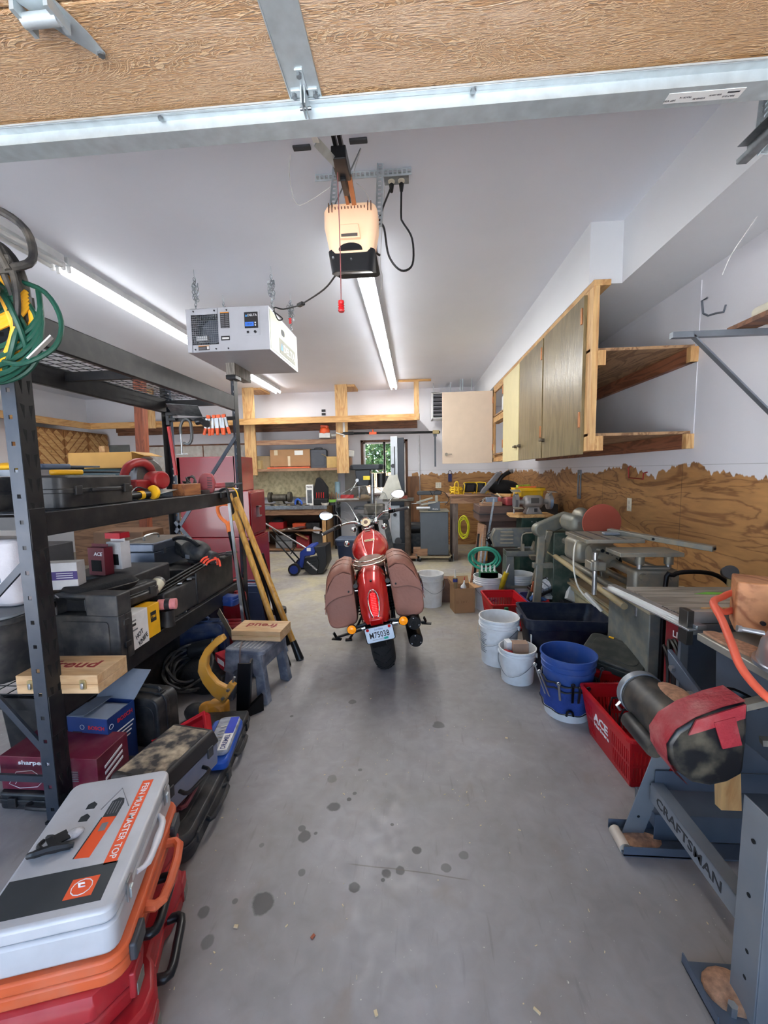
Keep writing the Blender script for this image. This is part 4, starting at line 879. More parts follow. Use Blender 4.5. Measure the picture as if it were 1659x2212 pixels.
carton('small_carton', 'little pale carton in front of tan one at left end', (-3.12,8.02,1.62), -.1, .17,.12,.17, M('carton_pale', (190,168,120), .8))
one('styrofoam_box', G().box(-.14,.14,-.1,.1,0,.13), M('foam_white', (214,214,210), .7), 'white foam block poking out right of the hanging post', 'foam box', loc=(-1.36,8.2,1.84), rot=(0,.12,.2), bev=.02)
one('dark_carton', G().box(-.17,.17,-.12,.12,0,.2), card2, 'dark carton under the foam block on the shelf end', 'cardboard box', loc=(-1.43,8.18,1.62), bev=.003)
# string trimmer and pole saw resting on top of upper shelf
orr = M('stihl_orange', (214,84,40), .4); tr = thing('pole_saw', 'long black pole tool with orange engine lying along the upper shelf', 'pole saw', (-1.6,7.80,2.21))
g = G(); g.ball((-.11,.05,.10), (.10,.09,.10)); g.cb((-.11,.05,.19), (.14,.1,.05), (0,.1,0)); obj('engine_cover', g, orr, tr, bev=.006); g = G(); g.cb((-.10,.05,.02), (.22,.16,.10)); g.cyl((.02,.05,.02),(.16,.04,.03), .045, .02); obj('engine', g, M('engine_grey', (170,168,164), .4, .4), tr, bev=.01)
g = G(); g.cyl((.15,.02,.05),(2.08,.0,.03), .022); obj('shaft', g, blkm, tr); g = G(); g.cb((.82,0,.04), (.14,.05,.05)); g.cyl((.82,0,.05),(.82,0,.11), .015); obj('clamp', g, orr, tr, bev=.006)
g = G(); g.cyl((.25,.01,.05),(.45,.01,.05), .03); obj('grip', g, blk, tr); g = G(); g.cb((2.0,0,.03), (.12,.06,.07)); obj('coupling', g, M('brass_dull', (150,134,96), .4, .6), tr, bev=.006)
g = G(); q = py(940,945,7.8); g.box(q.x-.03,q.x+.03,7.79,7.83,2.16,2.24); g.box(q.x-.016,q.x+.016,7.8,7.82,1.60,2.18); one('hanging_bar', g, M('dark_steel', (72,76,82), .4, .6), 'dark narrow bar hanging down from the end of the pole saw', 'metal bar')
# heater box with louvres
t = thing('louvre_box', 'white square vent box with dark louvres hanging beside the open cabinet door', 'heater', (.45,7.9,2.50)); g = G(); g.box(-.12,.34,0,.42,0,.02); g.box(-.12,.34,0,.42,.46,.48); g.box(-.12,-.09,0,.42,0,.48); g.box(.31,.34,0,.42,0,.48); g.box(-.12,.34,.4,.42,0,.48); obj('housing', g, M('heater_white', (220,222,222), .4), t, bev=.006); obj('dark_interior', G().box(-.09,.31,.1,.11,.02,.46), ink, t)
for k in range(6): obj('louvre', G().cb((.11,.03,.07+.07*k), (.4,.06,.012), (-.5,0,0)), M('louvre_grey', (150,150,158), .4, .3), t)
for x in (-.08,.24): obj('hanger_rod', G().cyl((x,.1,.48),(x,.1,.67), .006), galv, t)
for i, (x, lb) in enumerate(((742,'nearest the louvre box'),(772,'second'),(880,'nearest the corner'))):
    px_ = 860+x*300/1659; q = py(px_, 835, 7.7); one('threaded_rod', G().cyl((q.x,7.7,2.97),(q.x,7.7,CZ), .008), galv, 'thin hanger rod behind the open cabinet door, '+lb, 'rod', group='hanger rods near the back corner')
# conduit, outlet box
q = py(906,1000,8.42); one('conduit', G().cyl((q.x,8.42,.4),(q.x-.01,8.42,2.24), .018), M('pvc', (214,214,216), .4), 'white vertical conduit pipe on the back wall right of the window', 'pipe')
q = py(699,891,8.44); one('black_outlet', G().box(-.04,.04,-.01,0,-.06,-.01).box(-.04,.04,-.01,0,.01,.06), ink, 'pair of small black outlets above the loft ledge', 'outlet', loc=(q.x,8.445,q.z))
# dirty tarp curtain behind the workbench
g = G(); R_ = []
for k in range(9):
    z = 1.60-.07*k; R_.append([(-3.42+1.86*i/60-.004*k*(i/60), 8.30+.02*math.sin(i*.55+k*.2)*(k/8+.3)+.012*math.sin(i*1.7), z+.012*math.sin(i*.3)*(k == 8)) for i in range(61)])
g.loft(R_, cap=False, closed=False); one('tarp_curtain', g, M('tarp', (196,186,150), .7, var=.1, sc=3, dust=.5, dcol=(110,98,70)), 'dirty cream plastic sheet hanging behind the workbench', 'sheet', ang=80)
# framed white panels and electric panel on the left part of the wall
t = thing('framed_board', 'large white board with thin brown frame on back wall behind the red cabinet', 'board', (-4.6,8.44,1.0)); obj('panel', G().box(-1.05,1.1,-.01,0,0,1.15), M('aged_white', (206,202,194), .5, dust=.25, dcol=(150,110,80)), t)
g = G(); g.box(-1.08,1.12,-.025,0,1.14,1.17); g.box(-1.08,-1.05,-.025,0,0,1.15); g.box(.14,.16,-.02,0,0,1.15); obj('frame', g, firx, t)
t = thing('breaker_panel', 'grey electric breaker panel on the back wall near the left corner', 'electric panel', (-6.3,8.44,1.35)); obj('cover', G().box(-.22,.22,-.03,0,0,.85), M('panel_grey', (110,114,112), .5), t, bev=.004); obj('breakers', G().box(-.08,.08,-.036,-.03,.1,.6), ink, t)
t = thing('corner_cabinet', 'knotty pine cabinet with diagonal board doors on the left wall', 'cabinet', (-6.98,6.66,1.70)); wcab = MW('cabinet_wood', (172,118,66), (138,90,48), axis='Z', sc=3, knots=3); obj('carcass', G().box(0,.45,0,1.72,0,.72), wcab, t, bev=.004)
for i in range(3):
    y0 = .06+i*.56; d = obj('cabinet_door', G().box(.45,.47,y0,y0+.53,.03,.69), wcab, t, bev=.003); s = 1 if i % 2 else -1
    for k in range(-3, 5):
        a0, b0 = k*.14, 0
        p = [(y0+.02, .04+k*.16), (y0+.51, .04+k*.16+s*0+.49)] if s > 0 else [(y0+.51, .04+k*.16), (y0+.02, .04+k*.16+.49)]
        (ya, za), (yb, zb) = p; lo, hi = .05, .67
        def cl(ya, za, yb, zb):
            o = []
            for (u, v, u2, v2) in ((ya,za,yb,zb),(yb,zb,ya,za)):
                if v < lo: f = (lo-v)/(v2-v); u, v = u+(u2-u)*f, lo
                if v > hi: f = (hi-v)/(v2-v); u, v = u+(u2-u)*f, hi
                o.append((u, v))
            return o
        if max(za, zb) < lo+.05 or min(za, zb) > hi-.05: continue
        (ya, za), (yb, zb) = cl(ya, za, yb, zb); g = G(); g.bar((.474,ya,za),(.474,yb,zb), .09, .012, up=(1,0,0)); obj('diagonal_board', g, pine, d, bev=.003)
# ---- workbench
t = thing('workbench', 'wooden workbench with steel-edged top and cluttered lower shelves', 'workbench', (-1.70,7.70,0)); dkw = MW('bench_wood', (150,112,82), (118,84,60), axis='X', sc=3)
obj('bench_top', G().box(-1.9,.0,.0,.74,.87,.90), M('bench_surface', (128,116,98), .6, var=.25, dust=.5), t, bev=.002); obj('steel_edge', G().box(-1.9,.02,-.012,.0,.835,.905), galvd, t); obj('apron', G().box(-1.9,.0,.01,.05,.72,.835), dkw, t, bev=.002)
for z in (.40,.02): obj('lower_shelf', G().box(-1.9,-.05,.05,.7,z,z+.03), dkw, t)
obj('end_panel', G().box(-.09,-.06+.04,.02,.7,.0,.87), pinez, t, bev=.002); obj('back_panel', G().box(-1.9,0,.70,.73,0,.87), M('dark_ply', (84,58,42), .7), t)
for x in (-1.88,-.06): obj('leg', G().box(x-.04,x+.04,.04,.12,0,.84), dkw, t)
t = thing('side_table', 'second bench right of the workbench, white papers on it', 'table', (-1.62,8.0,0)); obj('table_top', G().box(0,.75,0,.44,.95,.98), M('tabletop_dark', (96,80,64), .6), t)
for x, y in ((.04,.04),(.71,.04),(.04,.4),(.71,.4)): obj('leg', G().box(x-.03,x+.03,y-.03,y+.03,0,.95), blkm, t)
# ================================================================ LEFT STEEL RACK
rk = M('rack_charcoal', (56,62,72), .38, .35, var=.08, sc=12, dust=.05); rkd = M('rack_dark', (24,25,29), .42, .2, var=.1, dust=.05); slot = M('slot_black', (10,10,12), .9)
RX0, RX1, RY0, RY1 = -2.26, -1.58, 1.555, 3.66
t = thing('steel_rack', 'tall charcoal steel shelving rack with wire decks at the left', 'shelving rack', (RX1, RY0, 0))
dx_, dy_ = RX0-RX1, RY1-RY0
def post(x, y, sx, sy, near):
    """angle post: front plate faces -y, side plate faces the aisle"""
    p = E0('post', t, (x, y, 0)); g = G(); hgt = 2.36
    if near: g.perf((-sx*.03, 0, .02), (-sx*.03, 0, hgt), .06, (1,0,0), hole=.28, pitch=.102, t=.004)
    else: g.perf((-sx*.03, 0, .02), (-sx*.03, 0, hgt), .055, (1,0,0), hole=.3, pitch=.06, t=.003)
    obj('front_plate', g, rk, p); obj('side_plate', G().box(-.002 if sx > 0 else -.002, .002, 0, sy*.075, 0.0, hgt) if sy > 0 else G().box(-.002,.002,-.075,0,0,hgt), rkd, p)
    if near:
        g = G(); n_ = int(hgt/.1)
        for k in range(n_):
            z = .06+.1*k; o = .0026
            g.prism([(.012,z+.07),(.030,z+.065),(.026,z+.01)], -.0, o, 'x'); g.prism([(.05,z+.065),(.068,z+.07),(.056,z+.01)], 0, o, 'x')
        obj('keyhole_slots', g, slot, p)
    obj('foot', G().box(-sx*.07, .005, -.005, sy*.08, 0, .012) if sy > 0 else G().box(-sx*.07,.005,-.08,.005,0,.012), rkd, p)
post(0, 0, 1, 1, True); post(0, dy_, 1, -1, False); post(dx_, 0, -1, 1, False); post(dx_, dy_, -1, -1, False)
for z0, z1, nm in ((2.09,2.22,'top'),(1.28,1.385,'middle'),(.46,.575,'lower')):
    for x in (0, dx_):
        b_ = obj('beam', G().box(x-.035 if x == 0 else x, x+.0 if x == 0 else x+.035, .06, dy_-.05, z0, z1), rkd, t, bev=.006)
    obj('beam_bracket', G().box(-.045,.004,.0,.075,z0-.05,z1+.02), rkd, t, bev=.003)
    for y in (.05, .98, dy_-.06): obj('cross_bar', G().box(dx_+.02, -.02, y, y+.035, z1-.075, z1-.02), rkd, t)
    g = G()
    for i in range(9): x = dx_+.04+i*(-dx_-.08)/8; g.bar((x,.05,z1-.012),(x,dy_-.05,z1-.012), .0035, .0035)
    for i in range(29): y = .06+i*(dy_-.12)/28; g.bar((dx_+.03,y,z1-.008),(-.03,y,z1-.008), .0035, .0035)
    obj('wire_deck', g, M('deck_wire', (60,62,66), .4, .7), t)
for y, zs in ((.02, ((.30,1.05),(1.2,.62))),(dy_-.03, ((.35,1.1),(1.86,1.0)))):
    for za, zb in zs: obj('diagonal_brace', G().bar((-.03,y,za),(dx_+.03,y,zb), .03, .012, up=(0,1,0)), rk, t)
    for z in (.2,): obj('end_tie', G().bar((-.02,y,z),(dx_+.02,y,z), .03, .012, up=(0,1,0)), rk, t)
obj('end_tie', G().bar((-.02,dy_-.03,2.03),(dx_+.02,dy_-.03,2.03), .03, .03, up=(0,1,0)), rkd, t)
ZT, ZM, ZL = 2.215, 1.382, .572
greyw = MW('grey_wood', (156,150,142), (112,106,98), axis='Z', sc=4)
one('wood_block', G().box(-.04,.04,-.02,.34,0,.12), greyw, 'weathered grey wood block on a black plate atop the far rack post', 'wood block', loc=(-1.60,3.60,2.40), bev=.003)
one('cap_plate', G().box(-.045,.045,-.02,.1,0,.035), blk, 'black cap between the far rack post and grey wood block', 'cap', loc=(-1.60,3.60,2.363), bev=.004)
# ---- extension cords on the near post
grn = M('cord_green', (22,72,58), .45); ylw = M('cord_yellow', (232,170,40), .45); bkc = M('cord_black', (36,36,38), .55, dust=.3)
def cordhank(name, label, c, r, n, wire, mat, seed, ax=(.12,1,.1), sq=1.0, wob=.1, th=.03, extra=None):
    tt = thing(name, label, 'extension cord', c); tt.scale = (1.2,1.2,1.2); g = G(); rn = random.Random(seed)
    z = V(ax).normalized(); x = V((1,0,0)); x = (x-z*x.dot(z)).normalized(); y = z.cross(x)
    pts = []
    for k in range(n*20):
        a = 2*math.pi*k/20; rr = r*(1+wob*math.sin(k*.113+seed)); pts.append(x*math.cos(a)*rr+y*math.sin(a)*rr*sq+z*th*math.sin(k*.077*seed+1))
    g.tube(smooth(pts, 2), wire, 7); obj('cable', g, mat, tt)
    if extra: extra(tt)
    return tt
c0 = V((-1.50, 1.40, 2.11))
def ex_black(tt):
    g = G()
    for i in range(5): g.tube([(-.30,-.03,.0+.010*i),(-.1,-.07,.01+.009*i),(.05,-.07,.035+.010*i),(.13,-.04,.055+.008*i)], .009, 7, sub=3)
    g.tube([(.13,-.04,.06),(.16,.0,.10),(.12,.03,.2),(.02,.04,.27),(-.1,.04,.29)], .011, sub=4)
    obj('bundle', g, bkc, tt); g = G(); g.tube([(.04,-.06,.045),(.10,-.09,.02),(.115,-.10,-.02)], .014, sub=3); g.cyl((.10,-.09,.0),(.095,-.115,-.055), .034, .038); obj('connector', g, M('plug_grey', (92,88,84), .6, dust=.4), tt)
    obj('connector_face', G().cyl((.0947,-.1155,-.0555),(.0943,-.1165,-.057), .028), M('plug_face', (150,148,144), .4), tt)
cordhank('extension_cord', 'dusty black heavy cord with round connector wrapped on the near rack post', c0+V((0,0,.05)), .13, 5, .0085, bkc, 3, extra=ex_black, sq=1.25)
def ex_y(tt):
    g = G()
    for i in range(5): g.tube([(-.3,-.02,-.02-.012*i),(-.1,-.06,-.015-.013*i),(.03,-.06,.0-.014*i),(.115,-.03,.04-.012*i),(.13,.0,.08-.01*i)], .0075, 7, sub=3)
    obj('bundle', g, ylw, tt); obj('connector', G().cb((-.06,-.08,-.055), (.11,.03,.04), (0,.05,0)).cb((-.15,-.075,-.05), (.07,.03,.045), (0,.1,0)), M('plug_yellow', (214,150,40), .5, dust=.3), tt, bev=.006)
cordhank('extension_cord', 'yellow extension cord hank on the near rack post', c0+V((0,.0,-.03)), .125, 4, .0075, ylw, 5, extra=ex_y, sq=1.1)
def ex_g(tt):
    g = G()
    for i in range(5): g.tube([(-.3,-.03,.07-.014*i),(-.1,-.065,.06-.015*i),(.04,-.06,.065-.015*i),(.12,-.03,.10-.01*i)], .0075, 7, sub=3)
    for i in range(4): g.tube([(-.3,-.03,-.06-.02*i),(-.08,-.05,-.09-.02*i),(.08,-.03,-.05-.025*i),(.16,.0,.03-.02*i),(.15,.02,.12)], .0075, 7, sub=3)
    g.tube([(.10,.0,.14),(.19,-.0,.10),(.23,-.0,.02),(.22,-.02,-.06),(.15,-.05,-.11),(.08,-.04,-.10)], .007, 7, sub=4)
    obj('bundle', g, grn, tt); obj('white_tag', G().bar((.215,-.02,-.03),(.165,-.05,-.10), .028, .004), M('tag_white', (212,208,206), .5), tt)
    g = G(); g.cb((-.02,-.06,-.135), (.12,.035,.03), (0,.1,0)); g.tube([(.03,-.06,-.13),(.035,-.06,-.17)], .008); obj('triple_outlet', g, grn, tt, bev=.006)
    obj('plug', G().cb((.005,-.06,-.20), (.055,.035,.05), (.1,.2,.2)), M('plug_green', (58,120,92), .5), tt, bev=.01)
cordhank('extension_cord', 'green extension cord looping widest around the near rack post', c0+V((0,0,-.06)), .135, 5, .0075, grn, 7, extra=ex_g, sq=1.0)
# ---- middle shelf
bp = M('black_case', (26,27,31), .42, var=.2, dust=.1); bp2 = M('charcoal_case', (40,41,44), .5, var=.15, dust=.16); silv = M('silver', (176,178,180), .3, .9)
redt = M('tool_red', (150,26,30), .45, var=.1, dust=.12); dwy = M('tool_yellow', (236,176,30), .45)
tc1 = toolcase('black_tool_case', 'big black hard case at the near front edge of the middle rack shelf', (-1.79,2.02,ZM), math.pi/2, .50, .34, .155, bp, side=-1, r=.05, hw=.16)
toolcase('black_tool_case', 'black hard case left of the near post on the middle shelf', (-2.08,1.83,ZM), 0, .42,.30,.15, bp, side=-1)
def flatsaw(name, label, loc, rz, hm, bm_, L=.34):
    q = thing(name, label, 'hand saw', loc, rz); obj('handle', G().prism([(0,-.02),(.13,-.022),(.14,0),(.13,.022),(0,.018),(-.02,0)], 0, .026, 'z'), hm, q, bev=.008); obj('blade_sheath', G().prism([(.13,-.016),(L,-.006),(L,.008),(.13,.016)], .008, .018, 'z'), bm_, q, bev=.002)
flatsaw('utility_saw', 'yellow-handled saw with black blade lying on the big black case', (-1.73,1.85,ZM+.16), math.radians(75), dwy, blk)
flatsaw('utility_saw', 'blue-grey handled tool lying behind the yellow saw', (-1.80,1.86,ZM+.19), math.radians(78), M('blue_grey', (84,98,120), .5), M('slate', (86,92,100), .4), .30)
one('coarse_file', G().prism([(0,-.02),(.2,-.015),(.22,0),(.2,.015),(0,.02)], 0, .02, 'z'), ink, 'black toothed grip behind the saws on the big black case', 'file', loc=(-1.86,1.9,ZM+.19), rot=math.radians(70), bev=.004)
one('level', G().box(-.3,.3,-.012,.012,0,.03), M('level_grey', (120,126,134), .5), 'grey spirit level lying on the left black case', 'level', loc=(-2.05,1.78,ZM+.158))
one('yellow_glove', G().ball((0,0,.02),(.07,.05,.025)).ball((.06,.03,.03),(.04,.02,.02)), dwy, 'crumpled yellow glove on top of the level at left edge', 'glove', loc=(-1.97,1.86,ZM+.18))
one('teal_case', G().box(-.22,.22,-.14,.14,0,.20), M('teal_dark', (24,58,66), .5), 'dark teal case beneath the long yellow carton', 'tool case', loc=(-2.02,2.68,ZM), bev=.015)
ct = carton('long_carton', 'long flat yellow-tan carton lying across the middle shelf, open end right', (-2.06,2.66,ZM+.202), .04, .43,.2,.105, M('carton_gold', (204,156,84), .75, var=.05), flaps=[('R',-.3)])
one('plastic_wrap', G().ball((0,0,.04),(.05,.06,.04)), M('clear_wrap', (200,196,190), .3, var=.3, dust=.3), 'crumpled plastic wrap sticking out from the open end of long carton', 'plastic wrap', loc=(-1.83,2.7,ZM+.2))
one('small_wood_peg', G().box(-.02,.02,-.02,.02,0,.04), pine, 'small pine block standing on the long yellow carton', 'wood block', loc=(-2.07,2.62,ZM+.31))
# circular saw
cs = thing('circular_saw', 'red circular saw with grey blade guard on the middle rack shelf', 'circular saw', (-1.75,2.58,ZM+.0), math.radians(82))
obj('base_plate', G().cb((.02,0,.03), (.32,.15,.005), (0,-.12,0)), silv, cs, bev=.001)
g = G(); g.lathe([(.0,-.02),(.125,-.02),(.13,-.01),(.13,.02),(.12,.03),(0,.03)], 36, mt=Matrix.Translation((.07,.07,.135)) @ Matrix.Rotation(math.pi/2, 4, 'X')); obj('blade_guard', g, M('guard_grey', (120,122,126), .35, .7, dust=.2), cs)
g = G(); g.tube([(-.18,.03,.10),(-.14,.02,.20),(-.05,.02,.235),(.03,.02,.22),(.10,.03,.13),(.12,.04,.07)], [.024,.026,.028,.026,.022,.022], 12, sub=4); obj('handle', g, redt, cs)
g = G(); g.cyl((.0,-.02,.12),(-.02,-.13,.12), .058); g.cb((-.1,-.04,.09), (.16,.07,.07)); obj('motor_housing', g, redt, cs, bev=.01)
obj('lower_guard', G().lathe([(.0,-.008),(.10,-.008),(.105,0),(.10,.008),(0,.008)], 30, mt=Matrix.Translation((.07,.09,.11)) @ Matrix.Rotation(math.pi/2, 4, 'X')), silv, cs); g = G(); g.tube([(-.2,.03,.1),(-.28,0,.09),(-.3,-.06,.02),(-.2,-.1,.01),(-.1,-.09,.01)], .006, sub=4); obj('cord', g, blk, cs)
# yellow jobsite grinder and cord in front
yt = thing('angle_tool', 'small yellow and black power tool at the shelf edge before the circular saw', 'power tool', (-1.66,2.28,ZM), math.radians(80)); g = G(); g.cyl((-.03,0,.03),(.13,0,.035), .022); obj('body', g, blk, yt); g = G(); g.lathe([(.02,-.012),(.042,-.010),(.045,0),(.042,.01),(.02,.012)], 24, mt=Matrix.Translation((.17,0,.045)) @ Matrix.Rotation(math.pi/2, 4, 'Y')); obj('head', g, dwy, yt); g = G(); g.tube([(.15,.02,.06),(.1,.05,.08),(.03,.03,.05),(-.05,.0,.02),(.0,-.04,.01)], .005, sub=4); obj('cord', g, blk, yt); obj('collar', G().cyl((.06,0,.033),(.085,0,.034), .026), dwy, yt)
one('wood_post_offcut', G().box(-.045,.045,-.11,.11,0,.085), MW('stained_wood', (176,112,62), (140,82,44), axis='Y', sc=3), 'stained square wood offcut on the shelf right of the circular saw', 'wood block', loc=(-1.655,2.87,ZM), bev=.003)
one('sanding_disc_stack', G().cyl((0,0,0),(0,0,.03), .05), M('disc_dark', (60,48,44), .8), 'small dark disc stack lying beside the wood offcut', 'disc', loc=(-1.64,3.06,ZM))
js = thing('jigsaw', 'dull red jigsaw with ribbed vents lying at the far end of the middle shelf', 'jigsaw', (-1.66,3.16,ZM), math.radians(20)); pk = M('faded_red', (158,60,66), .5, dust=.2)
g = G(); g.prism([(-.07,0),(.05,.0),(.07,.08),(.05,.155),(-.01,.165),(-.05,.12)], -.035, .035, 'y'); obj('body', g, pk, js, bev=.012); g = G()
for i in range(7): g.cb((.03,-.037,.05+i*.013), (.035,.004,.005))
obj('vent_ribs', g, ink, js); obj('nose', G().cyl((.04,0,.06),(.20,.02,.062), .022, .018), pk, js); obj('grip', G().cyl((.14,.01,.062),(.205,.02,.062), .022), bkc, js); obj('bit', G().cyl((.2,.02,.062),(.27,.03,.075), .007), dgry, js)
coilthing('power_cord', 'tangled black tool cord beside the faded red jigsaw', (-1.72,3.03,ZM+.07), .055, 5, .006, bkc, ax=(.7,.7,.2), wob=.3, thick=.03)
one('chrome_wrench', G().bar((-.1,0,.01),(.1,0,.02), .022, .012).ball((.11,0,.02), (.025,.02,.01)), silv, 'chrome ratchet lying at the far shelf edge before the yellow plug', 'wrench', loc=(-1.60,3.34,ZM), rot=math.radians(60))
yc = thing('short_yellow_cord', 'short yellow cord with three-prong plug dangling off shelf edge', 'cord', (-1.56,3.40,ZM)); obj('cable', G().tube([(-.08,0,.03),(0,0,.035),(.045,.0,-.02),(.05,-.01,-.13),(.02,-.02,-.2)], .006, 8, sub=5), dwy, yc); obj('plug', G().cyl((.02,-.02,-.19),(.0,-.03,-.24), .014, .018), dwy, yc); g = G(); g.cyl((0,-.03,-.24),(-.005,-.033,-.262), .003); obj('prong', g, silv, yc)
stp = thing('black_strap', 'black strap looped over the far end of the middle beam', 'strap', (-1.565,3.28,ZM)); obj('webbing', G().tube([(-.05,0,.01),(.01,0,.03),(.02,.02,-.05),(.03,.05,-.14),(.02,.10,-.20),(.04,.14,-.26)], .012, 6, sub=4), blk, stp); obj('buckle', G().cb((.0,-.03,-.02), (.02,.11,.05)), blk, stp, bev=.006)
# tools hanging on the far end tie
pw = thing('pipe_wrench', 'red pipe wrench hanging from the far end of the rack', 'pipe wrench', (-2.21,3.60,2.03)); obj('handle', G().bar((0,0,-.06),(.04,0,-.50), .028, .02), M('wrench_red', (170,28,30), .4), pw, bev=.004); g = G(); g.cb((.0,0,.01), (.035,.025,.12)); g.cb((.04,0,.05), (.09,.03,.03)); g.cb((.04,0,0), (.07,.03,.025)); obj('jaw', g, blk, pw, bev=.004)
cc = thing('c_clamp', 'grey iron C-clamp hanging beside the red pipe wrench', 'clamp', (-2.05,3.60,1.98)); g = G(); g.tube([(-.05,0,-.08),(-.05,0,-.02),(-.02,0,.04),(.03,0,.04),(.05,0,.0),(.05,0,-.12),(.02,0,-.17),(-.03,0,-.16)], .013, 8, sub=3); obj('frame', g, M('cast_grey', (96,98,100), .5, .6), cc); g = G(); g.cyl((-.05,0,-.03),(-.05,0,-.26), .008); g.cyl((-.10,0,-.26),(-.0,0,-.26), .005); obj('screw', g, silv, cc)
one('pipe_elbow', G().tube([(-.02,0,.05),(.03,0,.06),(.08,-.02,.03),(.1,-.05,.03)], .03, 12, sub=3), blk, 'black rubber grip hanging over the far rack bar', 'grip', loc=(-1.93,3.60,1.95))
one('thin_plate', G().cb((0,0,0), (.26,.16,.003), (-.5,.06,.2)), galvd, 'thin grey metal sheet resting on the far rack tie bar', 'metal sheet', loc=(-2.02,3.55,2.10))
for i, (dx__, lb, a) in enumerate(((0,'left of the four',.15),(.05,'second of the four',0),(.09,'third of the four',-.05),(.135,'right of the four',-.12))):
    s_ = thing('spring_clamp', 'orange-tipped spring clamp hanging from far rack tie bar, '+lb, 'clamp', (-1.83+dx__*1.2,3.59-.012*i,2.03), (0,a,0), 'spring clamps on the rack bar')
    for sg in (-1, 1):
        obj('arm', G().bar((sg*.012,0,.0),(sg*.018,0,-.10), .02, .014), silv, s_); obj('tip', G().cyl((sg*.018,0,-.09),(sg*.026,0,-.15), .013), M('clamp_orange', (228,96,50), .45), s_)
    obj('pad', G().cb((0,0,.012), (.035,.02,.03)), M('clamp_orange'), s_, bev=.004)
# ---- lower shelf
fb = MW('light_box_wood', (222,186,142), (206,164,116), axis='X', sc=3, stretch=6, wave=3)
def freud(label, loc, rot, L, Wd, H, side, mir=False):
    q = thing('router_bit_box', label, 'wooden box', loc, rot); obj('box_base', G().box(-L/2,L/2,-Wd/2,Wd/2,0,H*.5-.001), fb, q, bev=.002); ld = obj('lid', G().box(-L/2,L/2,-Wd/2,Wd/2,H*.5,H), fb, q, bev=.002)
    text(ld, 'freud', M('freud_red', (140,44,40), .6), (.0,.01,H), L*.62, Wd*.34, right=(-1,0,0) if mir else (1,0,0), up=(0,-1,0) if mir else (0,1,0), bold=.02)
    if side: 
        for x in (-.32, .32): l_ = obj('latch', G().prism(rrect(.03,.045,.008,3,x*L,H*.5), -Wd/2-.004, -Wd/2, 'y'), M('brass', (190,168,120), .3, .9), q); obj('catch', G().cb((x*L,-Wd/2-.007,H*.5-.004), (.012,.008,.026)), silv, l_, bev=.002)
    else:
        for x in (-.3, .3): obj('hinge', G().cyl((x*L-.018,-Wd/2-.001,H*.5),(x*L+.018,-Wd/2-.001,H*.5), .0035), M('brass', (190,168,120), .3, .9), q)
freud('light wooden box with two brass latches jutting from the lower rack shelf', (-1.60,1.72,ZL), math.radians(3), .37, .20, .085, True)
tb = thing('round_tub', 'black plastic tub with grey flat lid behind the near post, lower shelf', 'tub', (-2.07,1.80,ZL)); obj('tub_body', G().loft([[(x,y,z) for x,y in rrect(.42*k,.34*k,.09)] for k,z in ((.8,0),(.86,.15),(.98,.30))]), bp2, tb, bev=.006); obj('tub_rim', G().prism(rrect(.45,.36,.1), .29, .32, 'z'), bp2, tb, bev=.006); obj('lid', G().prism(rrect(.44,.35,.09), .32, .335, 'z'), M('lid_grey', (116,120,124), .5), tb, bev=.004)
vp = thing('paper_towel_pack', 'white paper towel pack with printed label at left of lower shelf', 'paper towels', (-2.04,1.86,ZL+.337)); obj('pack', G().prism(rrect(.24,.16,.05), 0, .33, 'z'), M('towel_pack', (216,210,212), .5, bump=.2), vp, bev=.02)
text(vp, 'Viva', M('print_brown', (84,52,44), .5), (-.02,-.082,.25), .16, .06, bold=.02)
for i, c in enumerate(((160,40,50),(140,138,70),(150,110,110),(90,110,130))): decal(vp, 'picture_patch', M('patch%d' % i, c, .6), (-.05+.075*(i % 2),-.081,.18-.045*(i//2)), .055, .022)
sp = thing('sandpaper_box', 'white and purple sandpaper box marked 320 behind the near post', 'box', (-1.93,2.04,ZL+.36), math.radians(14)); obj('box_body', G().box(-.11,.11,-.04,.04,0,.145), M('box_white', (224,222,220), .5), sp, bev=.002); decal(sp, 'purple_band', M('purple', (76,62,120), .5), (.02,-.0412,.075), .18, .045)
text(sp, '3M', M('mmm_red', (200,30,40), .5), (-.075,-.0415,.125), .045, .03, bold=.03); text(sp, '320', MC['print_white'], (-.05,-.0428,.075), .06, .032, bold=.02)
for k in range(3): decal(sp, 'print_line', MC['print_white'], (.05,-.043,.088-.012*k), .08, .004)
one('carton_stack', G().box(-.19,.19,-.12,.12,0,.34), bp, 'plain black carton supporting the sandpaper box', 'box', loc=(-1.95,2.12,ZL), bev=.004)
def hangbox(label, loc, rz, w, d, h, mat, txt):
    q = thing('hardware_box', label, 'box', loc, rz); obj('box_body', G().box(-w/2,w/2,-d/2,d/2,0,h), mat, q, bev=.002); text(q, txt, MC['print_white'], (w*.15,-d/2-.001,h*.78), w*.5, h*.13, bold=.02, shear=.2); obj('hang_tab', G().box(-w/2,w/2,-.001,.001,h,h+.02), mat, q)
    decal(q, 'picture', MC['slot_black'], (0,-d/2-.001,h*.35), w*.6, h*.4)
hangbox('maroon hardware box with white lettering on the lower rack shelf', (-1.93,2.34,ZL+.36), math.radians(-12), .13,.06,.17, M('maroon', (92,20,34), .5), 'ACE')
hangbox('white and red hardware box beside the maroon one', (-1.88,2.43,ZL+.38), math.radians(-10), .11,.07,.17, M('box_white'), 'ACE'); 
one('red_box_top', G().box(-.057,.057,-.037,.037,0,.035), M('box_red', (170,24,40), .5), 'red cap of the white hardware box', 'box lid', loc=(-1.88,2.43,ZL+.572), rot=math.radians(-10))
one('storage_crate', G().box(-.26,.2,-.2,.2,0,.355), bp2, 'dark crate filling the middle of lower rack shelf', 'crate', loc=(-1.92,2.5,ZL), bev=.01)
